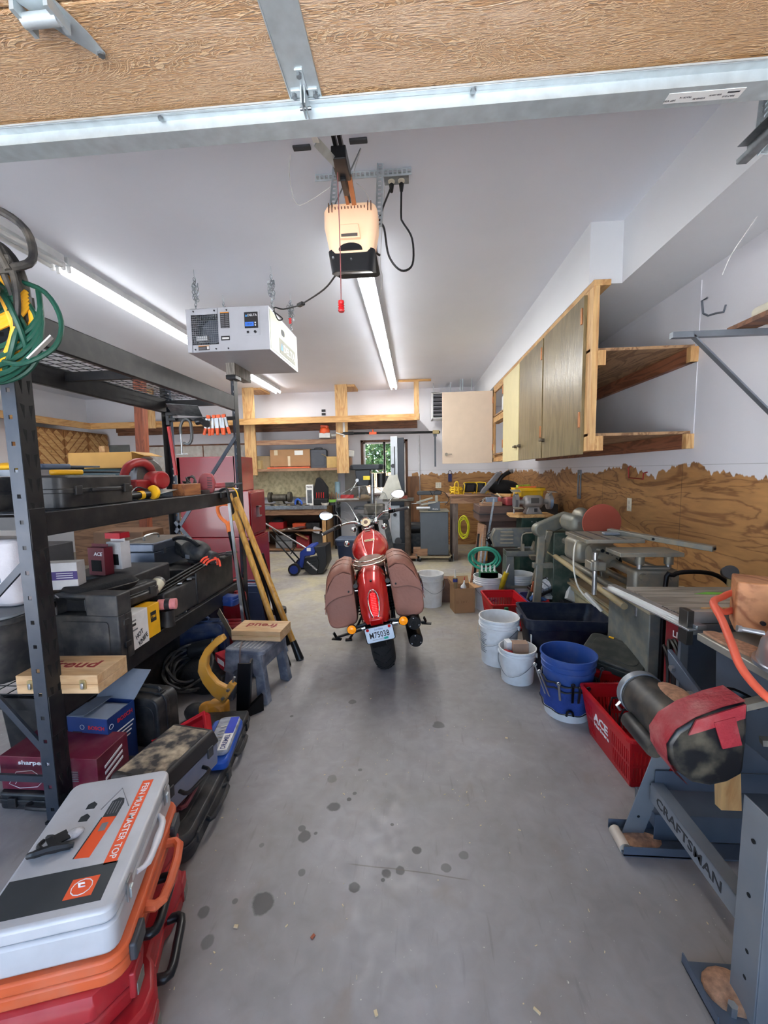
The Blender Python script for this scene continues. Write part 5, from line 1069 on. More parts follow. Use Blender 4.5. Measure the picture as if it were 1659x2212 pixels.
tbx = thing('steel_toolbox', 'slate grey steel toolbox with folding handle at the rear of lower shelf', 'toolbox', (-2.09,2.85,ZL+.19), 0); gmt = M('toolbox_grey', (88,96,110), .4, .5)
obj('box_body', G().box(-.16,.16,0,.44,0,.20), gmt, tbx, bev=.004); obj('lid', G().box(-.163,.163,-.004,.444,.20,.27), gmt, tbx, bev=.012); obj('lid_dust', G().box(-.15,.15,.01,.43,.2695,.2712), M('dusty_brown', (110,102,94), .8), tbx); g = G(); g.tube([(0,.13,.272),(0,.14,.30),(0,.22,.31),(0,.30,.30),(0,.31,.272)], .008, 8, sub=3); obj('handle', g, silv, tbx)
for y in (.12,.32): obj('latch', G().cb((.165,y,.195), (.008,.03,.04)), silv, tbx)
one('base_crate', G().box(-.2,.2,-.25,.25,0,.185), bp, 'black crate under the grey steel toolbox', 'crate', loc=(-2.05,3.07,ZL), bev=.008)
# upright black blow-moulded case
bc = thing('upright_case', 'black blow-moulded case standing upright at the lower shelf edge', 'tool case', (-1.70,1.98,ZL), math.radians(-2)); out = rrect(.36,.355,.035,4,0,.18)
g = G(); g.box(-.18,.18,-.05,.05,.0,.245); g.box(-.18,-.165,-.05,.05,.24,.35); g.box(.0,.18,-.05,.05,.24,.355); g.box(-.18,.02,-.05,.05,.335,.355); obj('case_body', g, bp2, bc, bev=.014, seg=3); obj('raised_panel', G().prism(rrect(.27,.20,.02,3,-.01,.115), -.056, -.045, 'y'), bp2, bc, bev=.003); obj('seam_ridge', G().box(-.183,.183,-.006,.006,0,.245), bp, bc); 
for z in (.08,.2): obj('latch', G().cb((.184,0,z), (.01,.04,.03)), bp, bc, bev=.002)
hk = thing('white_box', 'white box with handwritten HOT KNIFE beside the upright black case', 'box', (-1.60,2.115,ZL), math.radians(2)); obj('box_body', G().box(-.045,.045,-.075,.085,0,.20), M('box_white'), hk, bev=.002)
text(hk, 'HOT', ink, (.0462,.0,.075), .065, .028, right=(0,.94,.34), up=(0,-.34,.94)); text(hk, 'KNIFE', ink, (.0462,.03,.035), .085, .028, right=(0,.94,.34), up=(0,-.34,.94)); lb_ = decal(hk, 'address_label', M('label_white'), (.046,-.045,.155), .05, .05, right=(0,1,0)); decal(lb_, 'barcode', ink, (.0475,-.045,.143), .035, .014, right=(0,1,0)); decal(lb_, 'print_line', inkg, (.0475,-.045,.165), .04, .008, right=(0,1,0)); decal(hk, 'ink_stripe', inkg, (.046,-.04,.112), .055, .008, right=(0,1,0))
yb = thing('yellow_box', 'small yellow box behind the handwritten white box', 'box', (-1.62,2.275,ZL)); obj('box_body', G().box(-.045,.045,-.06,.06,0,.19), dwy, yb, bev=.002); decal(yb, 'black_print', ink, (.046,0,.12), .05, .06, right=(0,1,0)); text(yb, '1981', dwy, (.048,0,.12), .04, .018, right=(0,1,0))
toolcase('black_tool_case', 'black hard case lying on boxes behind the handwritten white box', (-1.76,2.24,ZL+.205), math.radians(82), .40,.22,.10, bp2, side=-1, r=.03); 
sb = thing('soft_pouch', 'zipped black soft case on top of the stacked black cases', 'pouch', (-1.78,2.14,ZL+.31), math.radians(70)); g = G(); g.loft([[(x,y,z) for x,y in rrect(.36*k,.20*k,.06)] for k,z in ((.9,0),(1,.02),(1,.04),(.9,.065))]); obj('pouch_body', g, M('nylon', (26,26,28), .8, bump=.3), sb, bev=.006); obj('zip', G().tube([(x,y,.032) for x,y in rrect(.365,.205,.06)], .004, 5, closed=True), bkc, sb); obj('strap_ring', G().tube([(-.19,0,.03),(-.22,.01,.04),(-.22,-.02,.03)], .004, 6, sub=3), silv, sb)
# black power tool with red wires, bottle, bars, pink roll and odd bits
pt = thing('black_power_tool', 'bulky black power tool and grey cable lying at the rear of lower shelf', 'power tool', (-1.74,3.08,ZL+.27), math.radians(-25)); g = G(); g.ball((.0,0,.09), (.15,.09,.085)); g.cb((-.15,0,.10), (.16,.10,.09), (0,.4,0)); g.cyl((.06,.02,.06),(.20,.02,.04), .05); obj('body', g, M('tool_black', (34,36,42), .55, dust=.25), pt, bev=.01); g = G(); g.tube([(-.2,0,.05),(-.25,-.05,.13),(-.15,-.06,.19),(.0,-.05,.19),(.1,-.04,.14)], .016, sub=4); obj('handle', g, blk, pt); decal(pt, 'spec_label', inkg, (.02,-.088,.06), .05, .03)
one('black_bin', G().box(-.17,.17,-.3,.3,0,.265), bp, 'black bin under the bulky power tool, far end of shelf', 'bin', loc=(-1.78,3.14,ZL), bev=.01)
for i, lb in enumerate(('upper','middle','lower')):
    c = thing('orange_tip_stake', 'dark bar with curved orange tip lying on the shelf, %s of three' % lb, 'rod', (-1.62,2.56,ZL+.23+.0), group='orange-tipped bars on the lower shelf'); o_ = .02*i
    obj('shaft', G().cyl((-.07,-.32,-.02-o_),(.0+o_,.36,.07-o_*.6), .009), blkm, c); obj('tip', G().tube([(.0+o_,.36,.07-o_*.6),(.01+o_,.40,.095-o_*.6),(.05+o_,.46,.10-o_*.6),(.06+o_,.47,.04-o_*.6)], .008, 8, sub=3), M('tip_orange', (236,84,60), .5), c)
bt = thing('spray_bottle', 'dark bottle with grey label lying on its side on lower shelf', 'bottle', (-1.68,2.52,ZL+.27)); g = G(); g.lathe([(.0,0),(.038,.0),(.04,.01),(.04,.10),(.015,.14),(.014,.16),(0,.16)], 20, mt=Matrix.Rotation(math.radians(115), 4, 'X')); obj('bottle_body', g, M('bottle_grey', (110,108,104), .3, dust=.2), bt); g = G(); g.lathe([(.0405,.02),(.0415,.03),(.0415,.08),(.0405,.09)], 20, mt=Matrix.Rotation(math.radians(115), 4, 'X'), cap=False); obj('label', g, M('cream_label', (206,200,176), .5), bt)
one('small_case', G().box(-.1,.1,-.22,.22,0,.20), bp2, 'low dark case under the bottle and orange-tipped bars', 'tool case', loc=(-1.72,2.68,ZL), bev=.012)
pr_ = thing('pink_roll', 'pink printed roll with black band at the lower shelf edge', 'roll', (-1.585,2.42,ZL)); obj('roll', G().cyl((-.05,0,.14),(.05,.03,.14), .034), M('pink', (222,140,142), .6, var=.15, sc=40), pr_); obj('band', G().cyl((-.012,.012,.14),(.016,.02,.14), .036), ink, pr_); one('tin', G().cyl((0,0,0),(0,0,.105), .04), bp, 'dark tin propping up the pink roll', 'tin', loc=(-1.585,2.43,ZL))
rn = random.Random(11)
hm_ = ('hex key set','steel clamp','caliper','pliers','snips','vise grip','chisel','wrench','screwdriver')
for i in range(14):
    x, y = -1.63-.06*rn.random(), 2.76+.055*i; a = rn.uniform(0, 3.14); q = thing('hand_tool', '%s %s among loose tools on the far lower shelf, %s' % (('dull','oily','dark','bright')[i % 4], hm_[i % 9], ('nearest','next','third','fourth','fifth','sixth','seventh','eighth','ninth','tenth','eleventh','twelfth','thirteenth','last')[i]), 'hand tool', (x, y, ZL+(.20 if y < 2.98 and i < 4 else .0)+(.265 if 2.85 < y < 3.42 and i >= 4 else 0)), a, 'loose hand tools on the lower shelf')
    m_ = (galvd, blkm, silv, dgry)[i % 4]; obj('shank', G().bar((-.08,0,.012),(.05,0,.02), .012, .012), m_, q); obj('grip', G().cyl((.03,0,.018),(.12,.02,.02), .012), (M('grip_red', (150,40,40), .5), bkc, blk)[i % 3], q); obj('head', G().cb((-.09,.0,.014), (.04,.035,.014), (0,0,.4)), m_, q, bev=.003)
# ---- under the rack, on the floor
bo = thing('tool_carton', 'open blue power-tool carton with raised grey flap under the rack', 'box', (-1.645,1.91,0), math.radians(-4)); bl = M('bosch_blue', (24,52,110), .45, var=.08); a, b_, h = .23,.18,.33
g = G(); w = .004; g.box(-a/2,a/2,-b_/2,-b_/2+w,0,h); g.box(-a/2,a/2,b_/2-w,b_/2,0,h); g.box(-a/2,-a/2+w,-b_/2,b_/2,0,h); g.box(a/2-w,a/2,-b_/2,b_/2,0,h); g.box(-a/2,a/2,-b_/2,b_/2,0,w); obj('box_body', g, bl, bo)
gc = M('inside_grey', (128,136,150), .6); g = G(); g.bar((0,b_/2,h),(0,b_/2+.14,h+.10), a, .003, up=(0,-.6,.8)); obj('flap', g, gc, bo); g = G(); g.bar((-a/2,0,h),(-a/2+.10,0,h+.01), b_, .003, up=(0,0,1)); obj('flap', g, gc, bo); obj('flap', G().bar((0,-b_/2,h),(0,-b_/2+.12,h+.004), a, .003), gc, bo); obj('inner_card', G().box(-a/2+.01,a/2-.01,-b_/2+.01,b_/2-.01,h-.02,h-.017), gc, bo)
text(bo, 'BOSCH', M('bosch_red', (196,40,50), .5), (.05,-b_/2-.001,h-.05), .09, .02, bold=.02); text(bo, 'BOSCH', MC['bosch_red'], (a/2+.001,.02,h-.045), .10, .022, right=(0,1,0), bold=.02); 
for c, rt in (((-.03,-b_/2-.001,h-.05),(1,0,0)),((a/2+.001,-.07,h-.05),(0,1,0))): obj('round_logo', G().tube([V(c)+V(rt)*.012*math.cos(k*.524)+V((0,0,.012*math.sin(k*.524))) for k in range(12)], .0012, 4, closed=True), MC['print_white'], bo)
decal(bo, 'red_stripe', MC['bosch_red'], (0,-b_/2-.001,h-.125), a-.004, .006)
for k in range(4): decal(bo, 'print_line', MC['print_white'], (a/2+.001,.0,h-.10-.02*k), .15-.02*k, .006, right=(0,1,0))
for k in range(3): decal(bo, 'print_line', inkg, (-.03+.045*k,-b_/2-.001,h-.095), .03, .016)
for k in range(2): ph = decal(bo, 'photo_panel', M('photo_grey', (186,186,184), .5, var=.3, sc=30), (.07,-b_/2-.001,h-.165-.065*k), .05, .05); decal(ph, 'figure', ink, (.07,-b_/2-.0022,h-.165-.065*k), .012, .035)
decal(bo, 'tool_picture', M('pic_dark', (60,30,40), .5), (-.06,-b_/2-.001,h-.095), .05, .04)
toolcase('upright_black_case', 'rounded black case standing right of the blue carton under the rack', (-1.53,2.22,.15), (math.pi/2,0,math.radians(-8)), .24,.29,.16, bp2, side=1, r=.05)
sh = thing('sharpener_carton', 'dusty maroon sharpener carton at the far left under the rack', 'box', (-1.70,1.74,.085)); mrn = M('sharp_maroon', (104,20,46), .5, var=.1, dust=.22, dcol=(140,110,100)); obj('box_body', G().box(-.24,.24,-.10,.10,0,.165), mrn, sh, bev=.003)
text(sh, 'sharpener', MC['print_white'], (-.06,-.101,.135), .17, .026, bold=.015)
g = G(); g.tube([(x,-.102,z) for x,z in ((-.2,.03),(-.16,.09),(-.08,.10),(-.02,.06),(-.06,.02),(-.15,.01))], .0015, 4, closed=True); g.tube([(x,-.102,z) for x,z in ((-.17,.03),(-.14,.075),(-.08,.08),(-.05,.055))], .0012, 4); obj('line_drawing', g, MC['print_white'], sh)
for k in range(6): decal(sh, 'print_line', inkg, (.09,-.1015,.10-.009*k), .11, .003)
for k in range(3): decal(sh, 'print_line', MC['print_white'], (.2415,.0,.11-.03*k), .12, .012, right=(0,.96,.25))
for i, (loc, sz, lb) in enumerate((((-1.70,1.76,0),(.5,.28,.08),'flat black case under the maroon carton, beside the near post'),)): toolcase('black_tool_case', lb, loc, 0, sz[0], sz[1], sz[2], bp, side=-1)
nav = M('case_navy', (22,40,74), .45, dust=.15); blc = M('case_blue', (30,60,130), .45, dust=.15); rdc = M('case_red', (150,24,34), .45, dust=.12)
def ucase(label, x, y, L, H, T, mat, rz=0): t_ = toolcase('standing_tool_case', label, (x,y,H/2), (math.pi/2,0,rz), L,H,T, mat, side=1, r=.04); return t_
ucase('dark navy case standing under the rack behind the yellow saw', -1.66,2.98,.40,.42,.14, nav, .1); ucase('red case standing tall under the rack near the silver pole', -1.72,3.46,.42,.50,.14, rdc, .05)
ucase('blue case standing at the far end under the rack', -1.62,3.86,.36,.46,.12, M('case_slateblue', (60,74,104), .5), .0); ucase('small red case standing before the tall red one', -1.49,3.18,.20,.32,.12, rdc, .15)
toolcase('blue_case', 'blue moulded case lying on the navy case under the rack', (-1.62,3.22,.455), math.radians(75), .10,.3,.08, blc, side=1, panel=False); one('case_support', G().box(-.1,.1,-.2,.2,0,.45), nav, 'navy case block under the blue case', 'tool case', loc=(-1.76,3.28,0), bev=.02)
coilthing('black_cable_pile', 'dark tangle of cables under the rack behind the rounded case', (-1.60,2.66,.16), .13, 9, .010, bkc, ax=(.2,-.6,.8), wob=.25, thick=.07)
dk = thing('cordless_tool', 'dark power tool with small yellow tag in the shadow under the rack', 'power tool', (-1.56,2.74,.26)); g = G(); g.cyl((-.08,0,0),(.1,.03,.03), .06); g.cb((.0,0,-.08), (.07,.08,.12)); obj('body', g, blk, dk, bev=.01); obj('yellow_tag', G().cb((.08,-.055,.03), (.035,.004,.012), (0,-.5,.2)), dwy, dk)
for i, (x, y, a_, b2, h_) in enumerate(((-1.95,2.55,.36,.5,.38),(-2.0,3.1,.3,.5,.3),(-1.98,2.05,.3,.36,.36))): one('dark_bin', G().taper((0,0,0), (a_,b2), (a_+.04,b2+.04), h_), bp, 'dark bin in the shadow deep under the rack, ' + ('beside the cable tangle','behind the navy case','left of the blue carton')[i], 'bin', loc=(x,y,0), bev=.01)
one('black_bag', G().ball((0,0,.10),(.20,.16,.13)), M('nylon'), 'limp black bag lying below the dark power tool', 'bag', loc=(-1.50,2.72,0))
# ================================================================ FLOOR, LEFT OF THE AISLE
sil = M('case_silver', (186,188,192), .42, .08, var=.04, dust=.10, dcol=(110,104,98)); orc = M('case_orange', (206,92,48), .5, var=.08, dust=.15); mred = M('milw_red', (168,30,38), .45, var=.08, dust=.12, dcol=(170,120,110))
RS = math.radians(17); base = V((-.985,1.06,0))
def redcase(label, z, off, rz):
    """heavy red moulded case; long side faces the aisle (+x)"""
    q = thing('red_tool_case', label, 'tool case', base+V(off)+V((0,0,z)), rz); W2, L2, h = .155, .275, .128
    def ring(k, zz): return [(x*k, y*k, zz) for x, y in [(-W2,-L2+.03),(-W2+.03,-L2),(W2-.07,-L2),(W2-.01,-L2+.06),(W2,-L2+.11),(W2-.02,-.09),(W2-.035,-.07),(W2-.035,.07),(W2-.02,.09),(W2,L2-.11),(W2-.01,L2-.06),(W2-.07,L2),(-W2+.03,L2),(-W2,L2-.03)]]
    obj('case_body', G().loft([ring(.95,0),ring(1,.02),ring(1,.058)]), mred, q, bev=.008); obj('lid', G().loft([ring(1,.061),ring(1,.10),ring(.94,h)]), mred, q, bev=.008)
    for s in (-1, 1):
        l_ = obj('latch', G().cb((W2-.004,s*.19,.062), (.018,.055,.075)), M('latch_red', (160,40,44), .4), q, bev=.005); obj('latch_label', G().cb((W2+.006,s*.19,.045), (.003,.045,.035)), M('latch_grey', (120,120,112), .5), l_)
    g = G(); g.tube([(W2-.03,-.085,.06),(W2+.012,-.08,.06),(W2+.016,0,.06),(W2+.012,.08,.06),(W2-.03,.085,.06)], .014, 10, sub=3); obj('handle', g, blk, q)
    return q
redcase('red moulded tool case at the bottom of near left stack', 0, (.06,-.02,0), RS+.05); redcase('red moulded tool case second from the floor in near left stack', .13, (.02,-.0,0), RS)
q = thing('orange_tool_case', 'flat orange case between the silver and red cases', 'tool case', base+V((.01,0,.26)), RS); obj('case_body', G().prism(rrect(.33,.52,.05), 0, .035, 'z'), orc, q, bev=.006); obj('lid', G().prism(rrect(.33,.52,.05), .037, .07, 'z'), orc, q, bev=.006); g = G(); g.tube([(.15,-.10,.035),(.205,-.09,.03),(.205,.09,.03),(.15,.10,.035)], .014, sub=3); obj('handle', g, orc, q)
for y in (-.19,.17): obj('latch', G().cb((.17,y,.035), (.02,.07,.05)), dgry, q, bev=.006)
q = thing('silver_tool_case', 'silver metal tool case with orange graphics on top of near left stack', 'tool case', base+V((0,0,.332)), RS); h = .125
obj('case_body', G().prism(rrect(.31,.50,.03), 0, .08, 'z'), sil, q, bev=.008); ld = obj('lid', G().prism(rrect(.31,.50,.03), .083, h, 'z'), sil, q, bev=.01, seg=3)
for y in (-.16,.17): l_ = obj('latch', G().cb((.158,y,.085), (.006,.032,.06)), silv, q, bev=.004); obj('catch', G().cb((.163,y,.075), (.006,.018,.03)), galv, l_, bev=.002)
g = G(); g.tube([(.155,-.10,.07),(.175,-.07,.065),(.178,0,.065),(.175,.07,.065),(.155,.10,.07)], [.007,.010,.012,.010,.007], 10, sub=3); obj('handle', g, M('handle_white', (216,216,222), .35), q)
fo = M('fein_orange', (226,84,36), .5, var=.02); fk = M('fein_dark', (44,50,54), .5)
b1 = decal(ld, 'orange_banner', fo, (.095,.045,h), .32, .034, right=(0,-1,0), up=(1,0,0), t=.0006); text(b1, 'FEIN MULTIMASTER TOP', MC['print_white'], (.095,.045,h+.0006), .29, .019, right=(0,-1,0), up=(1,0,0), d=.0004, bold=.01)
decal(ld, 'dark_panel', fk, (-.015,-.165,h), .26, .11, up=(0,1,0), t=.0006); g = G(); g.prism([(.02,-.20),(.085,-.20),(.085,-.145),(.02,-.145)], h+.0006, h+.0012, 'z'); ob_ = obj('logo_patch', g, fo, ld); obj('logo_ring', G().tube([(.052+.024*math.cos(k*.5236),-.172+.022*math.sin(k*.5236),h+.0014) for k in range(12)], .0014, 4, closed=True), MC['print_white'], ob_); text(ob_, 'F', MC['print_white'], (.052,-.172,h+.0012), .016, .026, d=.0005, bold=.02)
# printed tool picture
g = G(); g.prism([(-.01,-.075),(.03,-.08),(.047,.06),(.007,.065)], h, h+.0007, 'z'); obj('tool_print', g, fo, ld); g = G(); g.prism([(.006,.065),(.047,.06),(.05,.115),(.044,.135),(.026,.142),(.010,.13)], h, h+.0007, 'z'); g.prism([(-.014,-.075),(-.010,-.075),(.007,.065),(.003,.065)], h, h+.0008, 'z'); t2 = obj('tool_print', g, fk, ld)
g = G()
for k in range(4): g.box(.014+.008*k,.016+.008*k,.075,.125,h+.0006,h+.0012)
g.tube([(-.012,.10,h+.0008),(.02,.185,h+.0008),(.07,.095,h+.0008)], .0012, 4); obj('print_lines', g, inkg, t2)
decal(t2, 'print_window', inkg, (.024,.025,h+.0006), .018, .03, up=(0,1,0), t=.0006)
for k in range(4): y = .125-.05*k; g = G(); g.prism([(-.062,y-.012),(-.036,y-.014),(-.034,y+.004),(-.048,y+.018),(-.062,y+.008)], h, h+.0007, 'z'); obj('pad_print', g, fk, ld)
q2 = thing('clamp_jaw', 'black plastic clip with clear label lying on the silver case', 'clip', pz(112,1842,.459), RS+.5); q2.scale = (.55,.55,.55); g = G(); g.tube([(-.09,.03,.02),(-.06,.0,.035),(0,-.01,.03),(.06,-.03,.02),(.09,-.04,.015)], [.016,.02,.024,.02,.014], 8, sub=3); g.tube([(-.03,.0,.03),(-.05,.05,.03),(-.03,.09,.02)], .012, sub=3); g.tube([(.02,0,.03),(.01,.05,.04),(-.01,.10,.02)], .014, sub=3); g.cb((.03,.02,.045), (.09,.07,.006), (.1,.1,.2)); obj('clip', g, blk, q2); obj('clear_wrapper', G().ball((.09,.03,.025),(.055,.035,.02)), M('wrapper', (176,176,178), .25, var=.3, sc=30), q2)
# second stack
toolcase('charcoal_case', 'large charcoal moulded case on the floor, bottom of second stack', (-1.12,1.63,0), math.radians(95), .50,.40,.115, bp2, side=-1, r=.06, hw=.17, bev=.012)
toolcase('maroon_case', 'dull maroon case in the middle of the second stack', (-1.15,1.56,.12), math.radians(97), .46,.28,.07, M('case_maroon', (112,44,54), .5, dust=.2), side=-1, r=.03)
q = thing('dusty_toolbox', 'grey toolbox with dusty flaking black lid on the second stack', 'toolbox', (-1.075,1.57,.19), math.radians(-10)); obj('box_body', G().taper((0,0,0), (.23,.35), (.235,.36), .10), M('box_bluegrey', (120,126,146), .45, dust=.15), q, bev=.006); obj('lid', G().taper((0,0,.102), (.25,.375), (.215,.34), .07), M('dusty_black', (44,42,42), .5), q, bev=.012)
obj('dust_crust', G().box(-.095,.095,-.15,.15,.1715,.1735), M('crust', (56,54,54), .8, dust=1.0, dcol=(196,178,150), sc=6), q); g = G(); g.tube([(.118,-.07,.06),(.155,-.065,.055),(.16,0,.055),(.155,.065,.055),(.118,.07,.06)], .008, 8, sub=3); obj('handle', g, blk, q)
for y in (-.12,.12): obj('latch', G().cb((.122,y,.095), (.01,.035,.045)), dgry, q, bev=.003)
q = thing('open_red_case', 'open red plastic case lid leaning behind the dusty toolbox', 'tool case', (-1.22,1.95,.10), math.radians(14)); g = G(); g.box(-.15,.15,-.10,.10,0,.02); g.box(-.15,.15,.085,.10,0,.06); g.box(.135,.15,-.10,.10,0,.06); g.box(-.15,-.135,-.1,.1,0,.06); g.box(-.15,.15,-.1,-.085,0,.04); l_ = obj('lid', g, M('lid_red', (190,26,40), .35), q, bev=.004); l_.rotation_euler = (.7,-.45,0); g = G()
for i in range(9): g.bar((-.12+.03*i,-.06,.022),(-.12+.03*i,.05,.022), .012, .004)
o_ = obj('ribs', g, M('lid_red_dark', (140,16,26), .4), l_); text(l_, 'Craftsman', MC['print_white'], (0,-.075,.022), .16, .014, d=.0006)
obj('case_tray', G().box(-.15,.15,-.12,.1,-.10,-.02), bp, q, bev=.01)
q = toolcase('grey_black_case', 'long charcoal case with black latches on the floor beside the aisle', (-1.125,2.02,0), math.radians(98), .52,.28,.10, bp2, side=-1, r=.02, latch=blk, panel=True)
q = thing('blue_tool_case', 'blue case with clear lid and white brand strip on the charcoal case', 'tool case', (-1.03,1.94,.107), math.radians(11)); obj('tray', G().prism(rrect(.16,.36,.03), 0, .05, 'z'), M('dremel_blue', (28,78,170), .4), q, bev=.012); l_ = obj('clear_lid', G().prism(rrect(.115,.30,.03,5,.018,.01), .051, .075, 'z'), M('smoky_clear', (150,156,166), .15, var=.3, sc=26), q, bev=.008)
decal(l_, 'white_strip', M('label_white'), (.045,-.065,.0755), .045, .13, up=(0,1,0)); text(l_, 'DREMEL', M('print_navy', (24,44,110), .5), (.045,-.065,.0768), .11, .024, right=(0,1,0), up=(-1,0,0), d=.0005, bold=.015); decal(l_, 'blue_strip', M('strip_blue', (50,70,180), .5), (.045,.075,.0755), .045, .14, up=(0,1,0))
g = G(); 
for i in range(5): g.bar((-.01,-.06+.03*i,.0765),(.02,-.05+.03*i,.0765), .01, .002)
obj('accessory_shapes', g, silv, l_)
# yellow bracket saw / conduit bender
yo = M('ochre_paint', (196,138,44), .45, var=.12, sc=8, dust=.2); q = thing('ochre_handle_tool', 'ochre metal tool with tall curved handle between rack and stool', 'tool', (-1.32,2.32,.0), math.radians(-4)); q.scale = (.95,.95,.92)
pts_ = [(.16,.62),(.12,.60),(.04,.52),(-.005,.44),(-.02,.36),(.01,.28),(.07,.20),(.13,.155),(.17,.19),(.20,.26),(.16,.265),(.11,.29),(.06,.35),(.045,.40),(.06,.47),(.11,.53),(.18,.585)]
obj('handle', G().prism(pts_, -.02, .02, 'y'), yo, q, bev=.006); obj('spine', G().bar((.13,-.0,.16),(.215,-.0,.29), .035, .045), yo, q, bev=.005); g = G(); g.cyl((.15,-.035,.19),(.15,-.02,.19), .011, n=6); g.cyl((.19,-.035,.25),(.19,-.02,.25), .011, n=6); obj('bolt', g, silv, q)
g = G(); g.ball((.04,.0,.07), (.09,.06,.075)); g.cb((.10,0,.10), (.12,.08,.10)); g.cyl((.1,-.05,.10),(.1,.05,.10), .05); obj('gear_housing', g, yo, q, bev=.01); obj('threaded_stud', G().cyl((.20,0,.27),(.225,0,.33), .007), silv, q); obj('dark_body', G().ball((-.05,.0,.06), (.09,.06,.065)), bp2, q)
q = thing('iron_bracket', 'black steel angle bracket with triangular foot beside the step stool', 'bracket', (-1.10,2.36,0), math.radians(12)); obj('upright', G().bar((0,.02,.02),(.03,.0,.36), .075, .012, up=(0,1,0)).bar((0.035,.05,.02),(.065,.03,.36), .012, .06, up=(0,1,0)), blkm, q); g = G(); g.prism([(-.06,0),(.14,.0),(.14,.11)], -.012, .012, 'y', Matrix.Rotation(.6, 4, 'Z')); obj('triangular_foot', g, blkm, q)
q = thing('red_white_box', 'red and white small tool box lying behind the ochre tool', 'box', (-1.33,2.68,.18), math.radians(-40)); obj('box_body', G().box(-.09,.09,-.05,.05,0,.09), M('box_red', (170,24,40), .5), q, bev=.002); decal(q, 'white_side', M('label_white'), (0,-.051,.05), .1, .035); one('grey_tray', G().box(-.12,.12,-.1,.1,0,.175), bp2, 'grey tray under the red and white box', 'tray', loc=(-1.36,2.70,0), rot=-.6, bev=.01)
one('rusty_blade', G().bar((-1.5,2.92,.50),(-1.22,2.72,.22), .004, .06), M('rust_steel', (112,98,80), .5, .5, dust=.3), 'rusty flat saw blade leaning behind the ochre tool', 'saw blade')
# step stool
stl = M('stool_grey', (86,92,106), .6, var=.12, dust=.45, dcol=(168,170,176)); q = thing('step_stool', 'scuffed grey plastic step stool with ribbed top left of the motorcycle', 'step stool', (-1.13,2.72,0), math.radians(-8)); w, d, h = .17,.19,.36
def leg(sx, sy): g = G(); g.hexa([(sx*w,sy*(d+.0),0),(sx*(w-.075),sy*d,0),(sx*(w-.075),sy*(d-.05),0),(sx*w,sy*(d-.06),0),(sx*(w-.035),sy*(d-.02),h-.10),(sx*(w-.10),sy*(d-.02),h-.10),(sx*(w-.10),sy*(d-.07),h-.10),(sx*(w-.035),sy*(d-.07),h-.10)]); return g
for sx in (-1, 1):
    for sy in (-1, 1): obj('leg', leg(sx, sy), stl, q, bev=.006)
for sy in (-1, 1):
    o_ = [(-w+.02,h-.15),(-w+.035,h-.10),(-w+.04,h-.02),(w-.04,h-.02),(w-.035,h-.10),(w-.02,h-.15),(w-.09,h-.17)]+[(.08*math.cos(a),h-.17+.045*math.sin(a)) for a in [math.pi*k/10 for k in range(11)]]+[(-w+.09,h-.17)]
    obj('side_apron', G().prism(o_, sy*(d-.012)-.006, sy*(d-.012)+.006, 'y'), stl, q, bev=.002)
for sx in (-1, 1): obj('side_apron', G().box(sx*(w-.04)-.006, sx*(w-.04)+.006, -d+.02, d-.02, h-.12, h-.02), stl, q)
obj('top', G().prism(rrect(2*w-.05,2*d-.02,.03), h-.03, h, 'z'), stl, q, bev=.008); g = G()
for i in range(7): g.cb((-.09+.03*i,0,h+.001), (.012,2*d-.10,.004))
obj('tread_ribs', g, M('stool_scuff', (150,150,150), .7), q)
freud('light wooden hinged box resting on the grey step stool', (-1.12,2.80,h+.003+0), math.radians(-3), .36, .21, .07, False, mir=True)
q = thing('loose_cable', 'thin brown cable hanging down the stool and curling on the floor', 'cable', (-1.17,2.52,.36)); obj('cable', G().tube([(-.04,.14,.01),(-.0,.02,.012),(.01,-.015,-.03),(.012,-.03,-.16),(.04,-.09,-.27),(.10,-.17,-.34),(.08,-.30,-.355),(.0,-.34,-.355)], .005, 7, sub=5), M('cable_brown', (96,80,76), .5), q)
# poles leaning on the rack: long yellow handles, shovel, bars
yp = MW('yellow_wood', (222,170,84), (196,140,60), axis='Z', sc=3, rough=.4)
for i, (tp, ft, lb) in enumerate((((-1.60,3.42,1.36),(-1.03,3.06,0),'left yellow wooden pole leaning on the rack'),((-1.53,3.40,1.33),(-.96,3.18,0),'right yellow wooden pole leaning on the rack, touching its twin'))):
    q = thing('yellow_pole', lb, 'pole', ft, group='yellow wooden poles'); f = V(ft); tpv = V(tp)-f; k = .1
    obj('shaft', G().cyl(tpv*k, tpv, .024, n=14), yp, q); obj('rubber_foot', G().cyl(tpv*.0, tpv*k*1.1, .033, .027, n=14), blk, q)
q = thing('silver_bar', 'thin silver metal bar leaning upright beside the shovel', 'bar', (-1.36,3.08,0)); obj('bar', G().bar((0,0,0),(-.13,.1,1.30), .022, .012), silv, q)
q = thing('snow_shovel', 'dark-shafted shovel with orange D-grip leaning beside the rack', 'shovel', (-1.27,3.05,0)); a_, b2 = V((0,0,.02)), V((-.31,.30,1.06)); d_ = (b2-a_).normalized(); obj('shaft', G().cyl(a_, b2, .018), blkm, q)
oc = M('grip_orange', (230,120,58), .45); s_ = V((1,0,0)); c_ = b2+d_*.18; g = G(); g.tube([b2-d_*.02, b2+d_*.06], .024, 10); obj('socket', g, oc, q); g = G(); g.tube([b2+d_*.05, c_-s_*.06-d_*.06, c_-s_*.065+d_*.02, c_-s_*.03+d_*.05, c_+s_*.03+d_*.05, c_+s_*.065+d_*.02, c_+s_*.06-d_*.06, b2+d_*.05], .015, 10, sub=3); obj('d_grip', g, oc, q)
